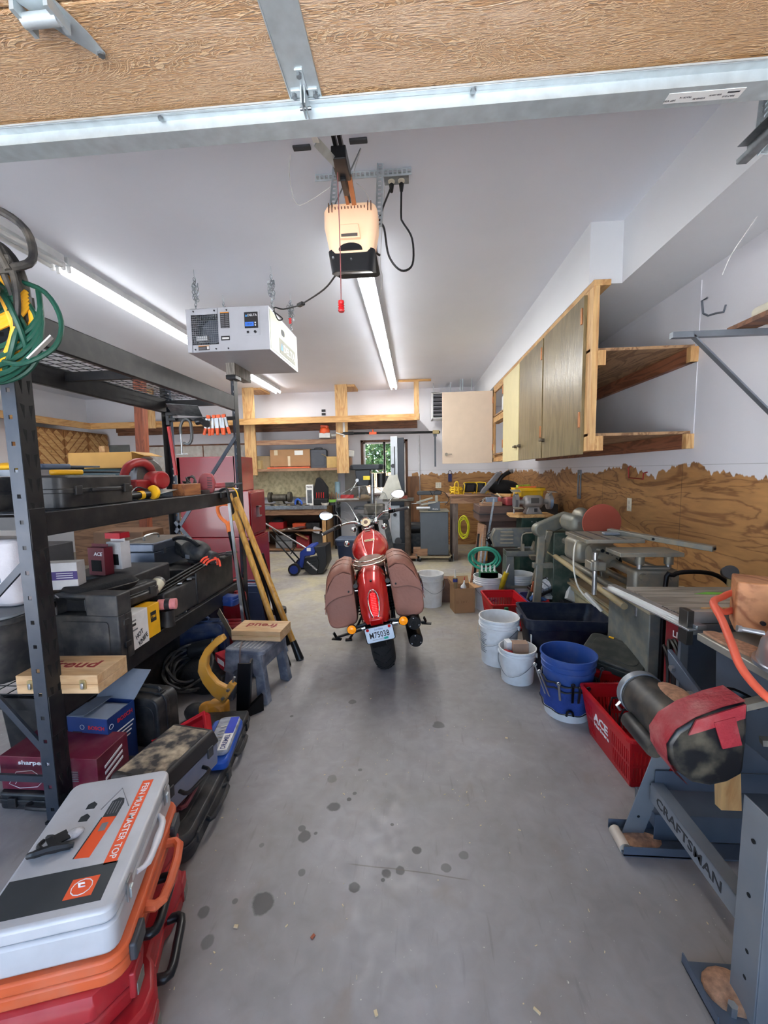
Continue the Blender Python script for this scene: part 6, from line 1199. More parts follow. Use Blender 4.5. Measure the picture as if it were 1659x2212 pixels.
for i, (tp, ft, lb) in enumerate((((-1.45,3.5,.95),(-1.22,3.35,0),'black flat bar leaning left of the yellow poles'),((-1.42,3.6,.80),(-1.15,3.45,0),'second black bar leaning behind the yellow poles'))): q = thing('black_bar', lb, 'bar', ft); obj('bar', G().bar((0,0,0), V(tp)-V(ft), .06, .03), blkm, q, bev=.004)
q = thing('small_can', 'white and black can standing behind the yellow poles', 'can', (-1.32,3.75,0)); obj('can_body', G().cyl((0,0,0),(0,0,.24), .07, n=20), ink, q); obj('label', G().cyl((0,0,.05),(0,0,.19), .0712, n=20, cap=False), M('label_white'), q)
g = G(); g.loft([[(x,y,z) for x,y in ((-.16,-.12),(.16,-.12),(.16,.12),(-.16,.12))] for z in (0,.001)]); 
# dry leaf and chips
rn = random.Random(5)
lf = thing('dry_leaf', 'small curled tan leaf on the floor right of the red cases', 'leaf', tuple(pz(322,2150,0.002))); g = G(); g.loft([[(-.02,-.02,.0),(.0,-.028,.006),(.014,-.015,.003)],[(-.012,.01,.004),(.004,.012,.012),(.018,.01,.004)],[(.0,.03,.0),(.008,.034,.003),(.014,.032,.001)]], cap=False, closed=False); obj('blade', g, M('leaf_tan', (190,150,110), .7), lf)
for i, (x, y, lb) in enumerate(((510,2002,'nearest the big oil spot'),(676,2024,'reddish, left of centre'),(812,2190,'round pale, bottom centre'),(1094,1595,'round pale, near the blue bucket'),(1160,2185,'long pale, bottom right'))):
    p = pz(x, y, 0); one('wood_chip', G().cb((0,0,.002), (.014 if i != 4 else .006,.009 if i != 4 else .02,.004), (0,0,i)), M('chip', (206,186,150), .8) if i != 1 else M('chip_red', (170,96,70), .8), 'tiny wood chip on the floor, '+lb, 'wood chip', group='wood chips', loc=(p.x,p.y,0))
one('chip_litter', (lambda g: [g.cb((rn.uniform(-1.2,1.2), rn.uniform(.9,4.5), .001), (rn.uniform(.003,.012), rn.uniform(.001,.004), .002), (0,0,rn.uniform(0,3))) for _ in range(240)] and g)(G()), M('chip'), 'fine pale wood chips scattered over the concrete floor', 'litter')['kind'] = 'stuff'
# ================================================================ RIGHT SIDE: BUCKETS, BASKETS, MACHINES
bw = M('bucket_white', (226,226,226), .4, var=.05, dust=.25, dcol=(176,168,156)); 
def bucket(label, loc, R=.15, H_=.37, mat=None, bail=True, rz=0, bands=3, fill=None):
    mat = mat or bw; q = thing('bucket', label, 'bucket', loc, rz); r0 = R*.87
    pr = [(0,.002),(r0,.0),(r0+.002,.01)]; top = H_
    pr += [(R*.97,top*.80)]
    for k in range(bands): z = top*.80+k*.022; pr += [(R*.975,z),(R*1.03,z+.003),(R*1.03,z+.007),(R*.98,z+.010)]
    pr += [(R*.985,top-.012),(R*1.045,top-.01),(R*1.045,top),(R*.985,top),(R*.975,top-.02),(r0-.004,.012),(0,.012)]
    obj('bucket_body', G().lathe(pr, 44, cap=False), mat, q, ang=30)
    if bail:
        z0 = top*.80; g = G(); g.tube([(-R*1.04,0,z0),(-R*.98,-R*.5,z0-.055),(-R*.5,-R*1.05,z0-.12),(R*.2,-R*1.12,z0-.10),(R*.8,-R*.75,z0-.04),(R*1.05,0,z0)], .0025, 6, sub=4); obj('bail', g, galvd, q)
        for s in (-1, 1): obj('ear', G().cyl((s*R*.97,0,z0),(s*R*1.08,0,z0), .018), mat, q)
    return q
bucket('empty white bucket standing right beside the motorcycle saddlebag', (.16,4.60,0), rz=.6)
q = bucket('tall white bucket with dense printed label, in front of the navy tote', (.655,3.22,0), .152,.37, rz=-.5)
for k in range(11): 
    for s in (0,): 
        a = -.95; g = G(); zz = .255-.015*k; rr = .1355+.012*zz/.3+.0035; g.tube([(rr*math.cos(t_),rr*math.sin(t_),zz) for t_ in [math.pi*1.18+j*.07 for j in range(10-(k % 3))]], .0022, 4)
        obj('print_line', g, inkg, q)
q = bucket('short white bucket filled with small boxes, nearest white one', (.73,2.93,0), .127,.245, rz=-.3, bands=2)
o_ = q.location
one('kraft_box', G().box(-.055,.055,-.035,.035,0,.15), M('kraft', (150,122,104), .8), 'kraft cardboard box standing in the short white bucket', 'box', loc=(.745,2.93,.13), rot=.05, bev=.002); one('green_box', G().box(-.07,.07,-.02,.02,0,.10), M('green_card', (30,96,62), .6), 'green box wedged in front inside the short white bucket', 'box', loc=(.745,2.875,.09), rot=.1, bev=.002)
one('red_pouch', G().box(-.03,.03,-.03,.03,0,.16), M('pouch_red', (160,34,40), .6), 'dark red packet in the left of the short white bucket', 'packet', loc=(.66,2.92,.06), rot=.3, bev=.01); one('white_card_box', G().box(-.02,.02,-.03,.03,0,.22), M('box_white'), 'thin white box behind the kraft one in the short bucket', 'box', loc=(.675,2.98,.06), rot=(.1,-.05,.2), bev=.002)
q = bucket('white bucket holding a green carton of caulk tubes', (.79,4.50,0)); text(q, 'CAN', M('print_navy', (24,44,110), .5), (.03,-.146,.13), .10, .03, bold=.02); text(q, 'CH', MC['print_navy'], (.05,-.146,.18), .08, .035, bold=.02)
gc_ = carton('caulk_carton', 'green open carton full of white caulk tube nozzles in the bucket', (.79,4.47,.20), 0, .19,.12,.22, M('green_card'), flaps=[])
gc_2 = G(); gc_2.box(-.095,.095,-.06,-.056,0,.22); 
obj('front_panel', gc_2, M('green_card'), gc_)
for i in range(8):
    x, y = -.07+.045*(i % 4), -.025+.05*(i//4); n = thing('caulk_tube', 'white caulk tube upright in green carton, %s from left in its %s row' % (ORD[i % 4], ('front','back')[i//4]), 'caulk tube', (.79+x,4.47+y,.21), 0, 'caulk tubes in the green carton'); obj('tube_body', G().cyl((0,0,0),(0,0,.21), .021, n=14), M('tube_plastic', (226,226,222), .4), n); obj('nozzle', G().cyl((0,0,.21),(.002,0,.28), .008, .003, n=10), M('tube_plastic'), n)
n = thing('caulk_tube', 'large gold and yellow caulk tube leaning out of the bucket', 'caulk tube', (.90,4.42,.20), (.15,.28,0)); obj('tube_body', G().cyl((0,0,0),(0,0,.24), .028, n=18), M('gold_label', (196,170,40), .3, .3, var=.3, sc=20), n); obj('nozzle', G().cyl((0,0,.24),(0,0,.34), .010, .004, n=10), M('tube_plastic'), n)
bucket('white bucket with scoop bail, behind the pile of hardware parts', (1.15,4.58,0), rz=2.6)
q = carton('small_open_carton', 'open brown carton with a white glue bottle left of the red basket', (.50,4.42,0), math.radians(10), .22,.20,.27, cardm, flaps=[('R',.1),('B',.9),('L',1.2)]); text(q, 'FRAGILE', card2, (.111,.0,.15), .12, .025, right=(0,1,0)); text(q, '|||  LIFT', card2, (-.03,-.101,.12), .12, .03)
g = thing('glue_bottle', 'white bottle with blue label sticking out of open brown carton', 'bottle', (.50,4.42,.12), (.1,.1,0)); obj('bottle_body', G().lathe([(0,0),(.03,0),(.032,.15),(.012,.18),(.008,.20),(.004,.235),(0,.235)], 18), M('tube_plastic'), g); obj('label', G().cyl((0,0,.09),(0,0,.14), .0328, n=18, cap=False), M('label_blue', (50,60,130), .5), g); obj('tip', G().cyl((0,0,.225),(0,0,.26), .006, .003), M('box_red', (170,24,40), .5), g)
g = thing('caulk_tube', 'blue and tan caulk tube with white nozzle behind the brown carton', 'caulk tube', (.44,4.52,.10), (0,-.02,0)); obj('tube_body', G().cyl((0,0,0),(0,0,.24), .025, n=16), M('tan_label', (150,130,96), .5), g); obj('band', G().cyl((0,0,.19),(0,0,.225), .0256, n=16, cap=False), M('label_blue'), g); obj('nozzle', G().cyl((0,0,.24),(0,0,.33), .010, .004, n=10), M('tube_plastic'), g)
def basket(label, loc, rz, L=.46, Wd=.32, H_=.26, mat=None, writing=None, hnd=False):
    """shopping basket, long side along y, tapered, slotted sides"""
    mat = mat or M('basket_red', (178,22,30), .35, var=.04); q = thing('shopping_basket', label, 'basket', loc, rz); g = G(); k = .80; th = .004
    def P(u, s, z): f = k+(1-k)*z/H_; return u*f, s*f
    for ax in (0, 1):
        A, B = (L/2, Wd/2) if ax == 0 else (Wd/2, L/2)   # A half length along wall, B offset
        for s in (-1, 1):
            def pt(u, z, o=0):
                f = k+(1-k)*z/H_; a, b = u*f, s*(B*f+o)
                return V((b, a, z)) if ax == 0 else V((a, b, z))
            n = 26 if ax == 0 else 18
            rows = [(0,.02),(.10,.125) if 0 else (.115,.13),(.225,H_)]
            for z0, z1 in ((0,.025),(.110,.125),(.20,H_)): g.hexa([pt(-A,z0),pt(A,z0),pt(A,z0,th),pt(-A,z0,th),pt(-A,z1),pt(A,z1),pt(A,z1,th),pt(-A,z1,th)])
            for zz0, zz1 in ((.025,.110),(.125,.20)):
                for i in range(n+1):
                    u = -A+2*A*i/n; hw_ = A/n*.52
                    if writing and ax == 0 and s < 0 and abs(u-.04) < .11 or (i in (0, n)): hw_ = A/n*1.05
                    a, b = max(-A, u-hw_), min(A, u+hw_); g.hexa([pt(a,zz0),pt(b,zz0),pt(b,zz0,th),pt(a,zz0,th),pt(a,zz1),pt(b,zz1),pt(b,zz1,th),pt(a,zz1,th)])
    g.box(-Wd/2*k,Wd/2*k,-L/2*k,L/2*k,0,.005); obj('basket_body', g, mat, q)
    g = G()
    for z, e in ((H_,.014),): 
        o1 = rrect(Wd+2*e, L+2*e, .03); o2 = rrect(Wd-.004, L-.004, .02)
        for (a, b), (c, d), (a2, b2), (c2, d2) in zip(o1, o1[1:]+o1[:1], o2, o2[1:]+o2[:1]): g.hexa([(a,b,z-.012),(c,d,z-.012),(c2,d2,z-.012),(a2,b2,z-.012),(a,b,z+.004),(c,d,z+.004),(c2,d2,z+.004),(a2,b2,z+.004)])
    obj('rim', g, mat, q)
    if writing:
        f = k+(1-k)*.13/H_; sl = Wd/2*(1-k)/H_; up = V((-sl,0,1)).normalized()
        text(q, 'ACE', MC['print_white'], (-Wd/2*(k+(1-k)*.165/H_)-.006,.04,.165), .15, .055, right=(0,-1,0), up=up, shear=.15, bold=.03); text(q, 'Hardware', MC['print_white'], (-Wd/2*(k+(1-k)*.118/H_)-.006,.04,.118), .15, .024, right=(0,-1,0), up=up, bold=.02)
    if hnd:
        for s in (-1, 1):
            g = G(); g.tube([(-Wd*.32,s*.03,.02+H_*.0+.06),(-Wd*.34,s*.05,H_-.02),(-Wd*.30,s*.055,H_+.03),(Wd*.3,s*.055,H_+.03),(Wd*.34,s*.05,H_-.02),(Wd*.33,s*.03,.08)], .006, 6, sub=1); obj('handle', g, blk, q)
    return q
basket('red shopping basket with white hardware-shop lettering, half under the saw motor', (1.15,2.12,0), math.radians(3), .50,.36,.27, writing=True, hnd=True)
basket('empty red shopping basket between carton and navy tote', (.86,4.02,0), math.radians(4), .46,.33,.27)
basket('red shopping basket under the black tool case, behind the lettered one', (1.30,2.70,0), math.radians(80), .44,.34,.26)
basket('red shopping basket mostly hidden underneath the navy tote', (1.27,3.06,0), math.radians(88), .44,.36,.16)
q = toolcase('tilted_black_case', 'flat dark green-black case lying tilted on a red basket', (1.28,2.66,.275), (math.radians(10),math.radians(6),math.radians(-38)), .36,.30,.075, M('case_olive', (44,48,46), .5, dust=.12), side=1, r=.05, hw=.15)
for s in (-1, 1): obj('yellow_latch', G().cb((s*.06,.135,.078), (.03,.012,.006)), dwy, q)
one('yellow_packet', G().box(-.05,.05,-.03,.03,0,.09), dwy, 'yellow packet tucked in the basket left of the dark case', 'packet', loc=(1.11,2.60,.10), rot=.4, bev=.006)
# navy tote
def tote(name, label, loc, rz, L, Wd, H_, mat, lid=None):
    q = thing(name, label, 'storage tote', loc, rz); R_ = []
    for k, z in ((.80,0),(.82,.01),(.95,H_-.10),(.96,H_-.085),(1.0,H_-.08),(1.0,H_-.012),(1.05,H_-.010),(1.05,H_)): R_.append([(x,y,z) for x,y in rrect(L*k, Wd*(k if k != .96 else .955), .05)])
    if lid: obj('tote_body', G().loft(R_), mat, q, ang=40); obj('lid', G().loft([[(x,y,z) for x,y in rrect(L*k,Wd*k,.05)] for k,z in ((1.07,H_),(1.07,H_+.02),(.96,H_+.035),(.94,H_+.028))]), lid, q)
    else:
        R_ += [[(x,y,z) for x,y in rrect(L*k,Wd*k,.05)] for k, z in ((.985,H_),(.985,H_-.07),(.93,H_-.10),(.79,.012))]; obj('tote_body', G().loft(R_), mat, q, ang=40)
    for s in (-1, 1): obj('grip', G().box(s*L*.53-.012,s*L*.53+.012,-.09,.09,H_-.035,H_-.002), mat, q, bev=.004)
    return q
nvt = M('tote_navy', (18,26,46), .38, var=.1, dust=.08)
q = tote('navy_tote', 'big open navy plastic tote standing among the buckets', (1.135,3.22,.0), math.radians(-3), .60,.42,.41, nvt); obj('barcode_sticker', G().cb((-.272,-.21,.25), (.006,.02,.09)), M('label_white'), q)
one('nested_tote_rim', G().tube([(x,y,0) for x,y in rrect(.46,.28,.05)], .008, 6, closed=True), nvt, 'second dark rim visible inside the navy tote', 'tote', loc=(1.13,3.22,.27), rot=-.05)
# junk bin
tote('purple_bin', 'purple-grey bin overflowing with hardware packets behind navy tote', (1.30,4.02,0), .1, .48,.40,.27, M('bin_purple', (66,60,104), .45))
rn = random.Random(21); hp = [((170,176,186),'grey'),((196,40,44),'red'),((60,110,76),'green'),((210,208,200),'white'),((84,120,180),'blue'),((44,44,48),'black'),((170,84,48),'orange'),((120,124,128),'steel')]
for i in range(22):
    c_, nm = hp[i % 8]; x, y = 1.12+.37*rn.random(), 3.86+.30*rn.random(); z = .24+.12*(1-abs(x-1.3)/.22)*rn.random()+.01*(i//6)
    nth = ('nearest','left','middle')[i//8]; one('hardware_packet', G().cb((0,0,0), (.05+.06*rn.random(),.04+.05*rn.random(),.02+.03*rn.random())), M('pkt_'+nm, c_, .4, var=.3, sc=40), '%s %s packet in the overflowing purple bin' % (nth, nm), 'packet', 'packets in the purple bin', loc=(x,y,z), rot=(rn.uniform(-.6,.6),rn.uniform(-.6,.6),rn.uniform(0,3)), bev=.003)
q = thing('black_tray', 'black tray of assorted fittings tilted on the purple bin', 'tray', (1.27,3.98,.40), (.3,-.35,.3)); g = G(); g.box(-.17,.17,-.09,.09,0,.008); g.box(-.17,.17,-.09,-.08,0,.03); g.box(-.17,.17,.08,.09,0,.03); g.box(-.17,-.16,-.09,.09,0,.03); g.box(.16,.17,-.09,.09,0,.03); obj('tray_body', g, bp, q); g = G()
for i in range(5): g.cb((-.12+.06*i,0,.025), (.045,.12,.03))
obj('clear_boxes', g, M('clear_parts', (170,174,182), .2, var=.4, sc=50), q)
one('white_carton', G().box(-.05,.05,-.02,.02,-.06,.06), M('label_white'), 'white printed carton tilted at the right of the parts pile', 'box', loc=(1.45,3.86,.35), rot=(-.4,.5,.2), bev=.002); one('red_carton', G().box(-.05,.05,-.02,.02,-.06,.06), M('box_red', (170,24,40), .5), 'red carton edge behind the white printed one', 'box', loc=(1.50,3.90,.34), rot=(-.4,.6,.2), bev=.002)
one('orange_scraper', G().prism([(-.05,-.04),(.05,-.05),(.02,.08),(-.05,.06)], 0, .01, 'y'), M('leather_tan', (166,84,50), .6), 'brown leather holster on the left side of the parts pile', 'holster', loc=(1.14,3.90,.40), rot=(.2,.1,.3))
one('steel_bolt_long', G().cyl((0,0,0),(.02,0,.2), .008).cyl((.02,0,.2),(.021,0,.212), .016, n=6), silv, 'long steel bolt standing out of the parts pile', 'bolt', loc=(1.46,4.02,.34))
# blue bucket with tool apron
blu_ = M('bucket_blue', (38,72,140), .45, var=.05, dust=.1); q = thing('bucket', 'blue bucket in a blue tool apron, nested in a white bucket', 'bucket', (.94,2.53,0)); R = .15
obj('outer_bucket', G().lathe([(0,0),(.132,0),(.134,.01),(.142,.14),(.138,.14),(.13,.012),(0,.012)], 40, cap=False), bw, q)
pr = [(.0,.10),(.125,.10),(.13,.11),(.152,.30),(.158,.303),(.158,.31),(.153,.312),(.155,.335),(.161,.338),(.161,.345),(.156,.348),(.158,.375),(.166,.378),(.166,.39),(.158,.39),(.154,.37),(.128,.12),(0,.12)]; obj('inner_bucket', G().lathe(pr, 44, cap=False), blu_, q, ang=30)
apm = M('apron_blue', (32,58,128), .8, var=.2, sc=14, bump=.4); R_ = []
for k in range(9):
    z = .235-.019*k; ring = []
    for i in range(60): a = 2*math.pi*i/60; ring.append(((.150+.008*math.sin(a*9+k*.3)*(k/8)+.006*(k in (0,)))*math.cos(a)*(1+.02*math.sin(a*5)), (.150+.008*math.sin(a*9+k*.3)*(k/8))*math.sin(a), z-.02*(k/8)*max(0,-math.sin(a+.35))))
    R_.append(ring)
ap = obj('tool_apron', G().loft(R_, cap=False), apm, q, ang=70); g = G()
for z, am in ((.238,.012),(.205,.014)): g.tube([((.157+.004*math.sin(a*11))*math.cos(a),(.157+.004*math.sin(a*11))*math.sin(a),z+am*.5*math.cos(a*8)) for a in [2*math.pi*i/96 for i in range(96)]], .0055, 6, closed=True)
g.tube([((.157+.006*math.sin(a*9+2.4))*math.cos(a),(.157+.006*math.sin(a*9+2.4))*math.sin(a),.082-.02*max(0,-math.sin(a+.35))) for a in [2*math.pi*i/60 for i in range(60)]], .003, 6, closed=True); obj('pocket_edging', g, ink, ap)
obj('bail_ear', G().cyl((.15,0,.22),(.185,0,.20), .02), dgry, q)
for i, (a, lb, l, m_) in enumerate(((-2.75,'large chrome wrench in the left pocket of blue bucket apron',.17,silv),(-2.55,'second chrome wrench crossing in the left pocket',.13,silv),(-2.15,'small chrome wrench in the front-left pocket',.06,silv),(-1.75,'black pliers in the front pocket of the blue apron',.07,blkm),(-1.55,'black-handled tool in the middle front pocket',.05,blk),(-1.3,'dark hex tool beside the black-handled one',.04,blk),(-.1,'dark pliers handles on the right side of apron',.10,dgry))):
    c = V((.94+.168*math.cos(a),2.53+.168*math.sin(a),.17)); w_ = thing('wrench' if m_ is silv else 'pliers', lb, 'hand tool', c, (0,0,0)); t_ = V((math.cos(a)*.03-.04*(i < 2),math.sin(a)*.02,.05+l*.7)); obj('shank', G().bar((0,0,-.02), t_, .014, .006), m_, w_, bev=.002); d_ = t_.normalized(); g = G(); g.tube([t_+V((math.cos(k*.785)*.010,0,math.sin(k*.785)*.010)) for k in range(8)], .004, 6, closed=True); obj('ring_end', g, m_, w_)
g = G(); g.tube([(-.02,0,-.012),(-.014,0,.012),(0,0,.018),(.014,0,.012),(.02,0,-.012)], .007, 6, sub=2); one('open_wrench', g, blkm, 'black open-end wrench head poking below the apron onto the white bucket', 'wrench', loc=(.90,2.372,.075))
one('green_bottle', G().lathe([(0,0),(.04,0),(.042,.2),(.02,.26),(.018,.30),(0,.3)], 18), M('bottle_green', (20,90,60), .4), 'green bottle squeezed between red basket and navy tote', 'bottle', loc=(.80,3.62,0)); one('clear_bottle', G().lathe([(0,0),(.045,0),(.045,.2),(.02,.24),(.018,.27),(0,.27)], 18), M('bottle_clear', (140,150,140), .15, var=.2), 'cloudy clear bottle left of the navy tote', 'bottle', loc=(.79,3.44,0))
# ---- near saw on its stand
sg = M('saw_grey', (122,128,136), .4, .35, var=.05, dust=.12); sgb = M('saw_bluegrey', (84,94,108), .4, .3, var=.1); dst = M('sawdust', (206,158,126), .95, var=.25, sc=60, bump=1); bkm = M('motor_black', (30,31,33), .45, dust=.25, dcol=(140,128,108))
sw = thing('table_saw', 'grey table saw on a lettered steel stand with black rear motor, bottom right', 'table saw', (0,0,0))
def plateleg(name, quad, th, m_=sg, holes=()):
    g = G(); n = (V(quad[1])-V(quad[0])).cross(V(quad[3])-V(quad[0])).normalized()*th/2; q_ = [V(p) for p in quad]; g.hexa([p-n for p in q_]+[p+n for p in q_]); l_ = obj(name, g, m_, sw, bev=.001)
    for h_ in holes: obj('bolt_hole', G().cyl(V(h_)-n*1.6, V(h_)+n*1.6, .006, n=12), slot, l_)
    return l_
plateleg('leg', [(.835,1.63,.0),(.92,1.63,.0),(1.08,1.60,.60),(.995,1.60,.60)], .004, holes=((.90,1.626,.10),(.94,1.618,.25)))
g = plateleg('leg', [(.895,1.03,.0),(1.02,1.03,.0),(1.03,1.04,.62),(.905,1.04,.62)], .004, holes=((.95,1.032,.12),(.95,1.035,.30),(.945,1.038,.5)))
plateleg('leg', [(.893,1.03,.0),(.893,1.115,.0),(.903,1.125,.62),(.903,1.04,.62)], .004, holes=((.896,1.07,.12),(.897,1.07,.2),(.898,1.08,.36),(.899,1.08,.52)))
plateleg('leg', [(1.60,1.04,.0),(1.70,1.04,.0),(1.63,1.10,.78),(1.53,1.10,.78)], .004); plateleg('leg', [(1.60,1.62,.0),(1.69,1.62,.0),(1.62,1.60,.60),(1.54,1.60,.60)], .004)
br_ = obj('lettered_brace', G().box(.928,.932,1.12,1.60,.195,.268).box(.928,.975,1.12,1.60,.266,.27), sg, sw)
text(br_, 'CRAFTSMAN', ink, (.9275,1.385,.232), .34, .036, right=(0,-1,0), up=(0,0,1), bold=.01)
obj('stand_rail', G().box(.945,1.60,1.60,1.604,.24,.32), sgb, sw); obj('stand_rail', G().box(.93,1.62,1.10,1.104,.27,.34), sgb, sw); obj('stand_panel', G().box(1.04,1.60,1.58,1.60,.34,.62), sgb, sw)
mb = thing('mobile_base', 'low blue-grey steel mobile base channel under the saw stand', 'mobile base', (0,0,0)); obj('foot_channel', G().box(.80,1.75,1.53,1.60,.012,.018).box(.80,1.05,1.53,1.533,.012,.05).box(.8,1.05,1.66,1.663,.012,.05).box(.80,1.1,1.53,1.66,.01,.014), sgb, mb); obj('side_rail', G().box(.95,1.80,1.60,1.75,.07,.13).box(.95,1.8,1.60,1.604,.02,.13), sgb, mb, bev=.003); obj('corner_plate', G().box(.80,.96,1.03,1.18,.012,.016).box(.80,.804,1.03,1.18,.012,.045), sgb, mb)
obj('sawdust_heap', G().ball((.90,1.60,.014),(.085,.045,.012)).ball((.89,1.11,.018),(.07,.06,.02)), dst, mb)['kind'] = 'stuff'; obj('hex_bolt', G().cyl((.86,1.06,.016),(.86,1.06,.045), .012, n=6), silv, mb); obj('wheel', G().cyl((.815,1.55,.022),(.815,1.64,.022), .022), M('wheel_cream', (190,176,160), .5), mb)
# body, motor, guard
obj('saw_body', G().hexa([(1.14,1.12,.56),(1.62,1.12,.56),(1.62,1.58,.56),(1.14,1.58,.56),(1.14,1.10,.845),(1.64,1.10,.845),(1.64,1.60,.845),(1.14,1.60,.845)]), sgb, sw, bev=.006)
g = G(); g.prism([(x,y) for x,y in ((1.11,1.12),(1.88,1.12),(1.88,1.60),(1.25,1.66),(1.10,1.645),(1.105,1.50))], .845, .875, 'z'); tt_ = obj('cast_table', g, M('cast_iron', (150,148,140), .4, .5, dust=.3), sw, bev=.004)
obj('sawdust', G().prism([(1.12,1.64),(1.115,1.56),(1.13,1.45),(1.16,1.36),(1.22,1.40),(1.20,1.52),(1.16,1.64)], .875, .885, 'z'), dst, tt_)['kind'] = 'stuff'
e = E0('motor', sw, (.905,0,.615)); g = G(); g.lathe([(.04,0),(.083,.004),(.085,.03),(.083,.032),(.083,.28),(.085,.282),(.085,.31),(.06,.315)], 40, mt=Matrix.Translation((0,1.66,0)) @ Matrix.Rotation(math.pi/2, 4, 'X')); obj('motor_shell', g, bkm, e)
g = G(); g.lathe([(.084,-.004),(.089,-.002),(.089,.026),(.084,.028)], 40, mt=Matrix.Translation((0,1.665,0)) @ Matrix.Rotation(math.pi/2, 4, 'X')); obj('end_band', g, sg, e); g = G(); g.lathe([(.084,.27),(.088,.272),(.088,.30),(.084,.302)], 40, mt=Matrix.Translation((0,1.665,0)) @ Matrix.Rotation(math.pi/2, 4, 'X')); obj('end_band', g, sg, e); obj('clamp_screw', G().tube([(-.085,1.64,-.03),(-.10,1.64,-.045),(-.085,1.64,-.065)], .006), silv, e)
obj('capacitor', G().lathe([(.0,0),(.028,.004),(.032,.01),(.032,.18),(.028,.19),(0,.192)], 24, mt=Matrix.Translation((-.075,1.60,-.075)) @ Matrix.Rotation(math.pi/2, 4, 'X')), bkm, e)
g = G(); g.ball((.045,1.50,.075),(.05,.10,.02)); g.ball((.06,1.40,.07),(.05,.06,.02)); obj('sawdust', g, dst, e)['kind'] = 'stuff'
sh_ = [(-.125,.05),(-.118,.0),(-.09,-.045),(-.045,-.08),(.01,-.09),(.06,-.075),(.105,-.045),(.108,.06),(.105,.19),(.03,.17),(-.045,.135),(-.10,.095)]
zz_ = [(-.115+.0,.0)]+[(-.115*math.cos(a),.115*math.sin(a)) for a in [math.pi*k/18 for k in range(1,10)]]+[(.10,.115),(.21,.105),(.235,.06),(.235,-.07),(.10,-.115)]+[(-.115*math.cos(a),-.125*math.sin(a)) for a in [math.pi*k/18 for k in range(9,0,-1)]]
bgd = obj('belt_guard', G().prism([(x,z) for x,z in sh_], 1.265, 1.345, 'y'), M('guard_black', (26,27,30), .35, dust=.3, dcol=(150,142,118)), e, bev=.014, seg=3)
rtp = M('red_tape', (146,38,48), .55, var=.15, dust=.3, dcol=(190,150,140), bump=.3); g = G(); rr = [(-.06,-.083),(-.10,-.045),(-.125,.0),(-.132,.052),(-.106,.10),(-.05,.142),(.028,.178),(.09,.197)]
g.loft([[(x,y,z) for x,z in rr] for y in (1.262,1.355)], cap=False, closed=False); g.loft([[(x*1.012,y,z*1.012) for x,z in rr] for y in (1.262,1.355)], cap=False, closed=False)
g.hexa([(-.07,1.257,.085),(.09,1.257,.145),(.09,1.262,.145),(-.07,1.262,.085),(-.05,1.257,.135),(.09,1.257,.19),(.09,1.262,.19),(-.05,1.262,.135)]); g.hexa([(.03,1.255,.045),(.085,1.255,.06),(.085,1.26,.06),(.03,1.26,.045),(.0,1.255,.13),(.06,1.255,.15),(.06,1.26,.15),(.0,1.26,.13)]); obj('red_tape', g, rtp, bgd, ang=60)
g = G(); g.hexa([(1.0,1.47,.68),(1.02,1.47,.66),(1.02,1.64,.70),(1.0,1.64,.72),(1.0,1.47,.73),(1.02,1.47,.72),(1.02,1.66,.80),(1.0,1.66,.80)]); bk_ = obj('mount_bracket', g, sgb, sw, bev=.003); 
for y, z in ((1.50,.70),(1.61,.745)): obj('hex_bolt', G().cyl((.985,y,z),(1.0,y,z), .012, n=6), silv, bk_)
g = G(); g.bar((1.06,1.36,.74),(1.30,1.30,.86), .035, .02); g.bar((1.08,1.30,.66),(1.35,1.22,.70), .025, .02); g.cyl((1.08,1.25,.58),(1.4,1.22,.62), .018); obj('linkage', g, M('linkage_grey', (84,84,80), .5, .5, dust=.4), sw); g = G(); g.tube([(1.02,1.40,.735),(1.06,1.42,.76),(1.10,1.40,.75),(1.12,1.36,.74)], .014, 8, sub=3); obj('trunnion_arc', g, blkm, sw)
one('pine_offcut', G().bar((1.05,1.37,.37),(1.05,1.40,.62), .065, .03), pinez, 'pale wood offcut hanging down below the black belt guard', 'wood offcut')
hd = obj('dust_dome', G().lathe([(0,.15),(.05,.145),(.09,.12),(.12,.06),(.13,0),(.14,0),(.14,-.012),(.0,-.012)], 40, c=(1.235,1.33,.89)), M('cast_silver', (190,196,204), .28, .9), sw); obj('dome_screw', G().cyl((1.125,1.28,.88),(1.125,1.28,.895), .014, n=12), silv, hd); obj('knob', G().cyl((1.16,1.20,.90),(1.11,1.19,.90), .013), galvd, sw)
# extension table with planks and silver fence
ex = thing('extension_table', 'planked grey wood extension table with aluminium rail along its left edge', 'table', (0,0,0)); pg = MW('grey_planks', (164,156,144), (126,118,108), axis='X', sc=3, stretch=8, wave=4)
for i in range(6): y0 = 1.74+.092*i; obj('plank', G().box(1.15,1.88,y0,y0+.089,.845,.875), pg, ex, bev=.002)
al = M('aluminium', (196,200,202), .3, .85, var=.06); obj('aluminium_rail', G().bar((1.155,1.70,.872),(1.085,2.32,.872), .04, .02).bar((1.118,1.70,.862),(1.05,2.32,.862), .03, .008), al, ex, bev=.001)
text(ex, 'in Extension Table', ink, (1.148,1.86,.8825), .17, .010, right=(-.11,1,0), up=(-1,-.11,0), d=.0004); obj('steel_leg', G().box(1.255,1.29,1.98,2.0,.0,.84), MC['wheel_cream'] if 0 else sg, ex); obj('steel_leg', G().box(1.80,1.84,1.80,1.84,0,.84), sg, ex); obj('side_panel', G().box(1.29,1.86,1.985,2.0,.25,.84), sgb, ex)
obj('green_paint_mark', G().prism([(1.42,2.16),(1.50,2.19),(1.585,2.18),(1.58,2.155),(1.48,2.15)], .875, .8765, 'z'), M('green_paint', (96,170,50), .5), ex)
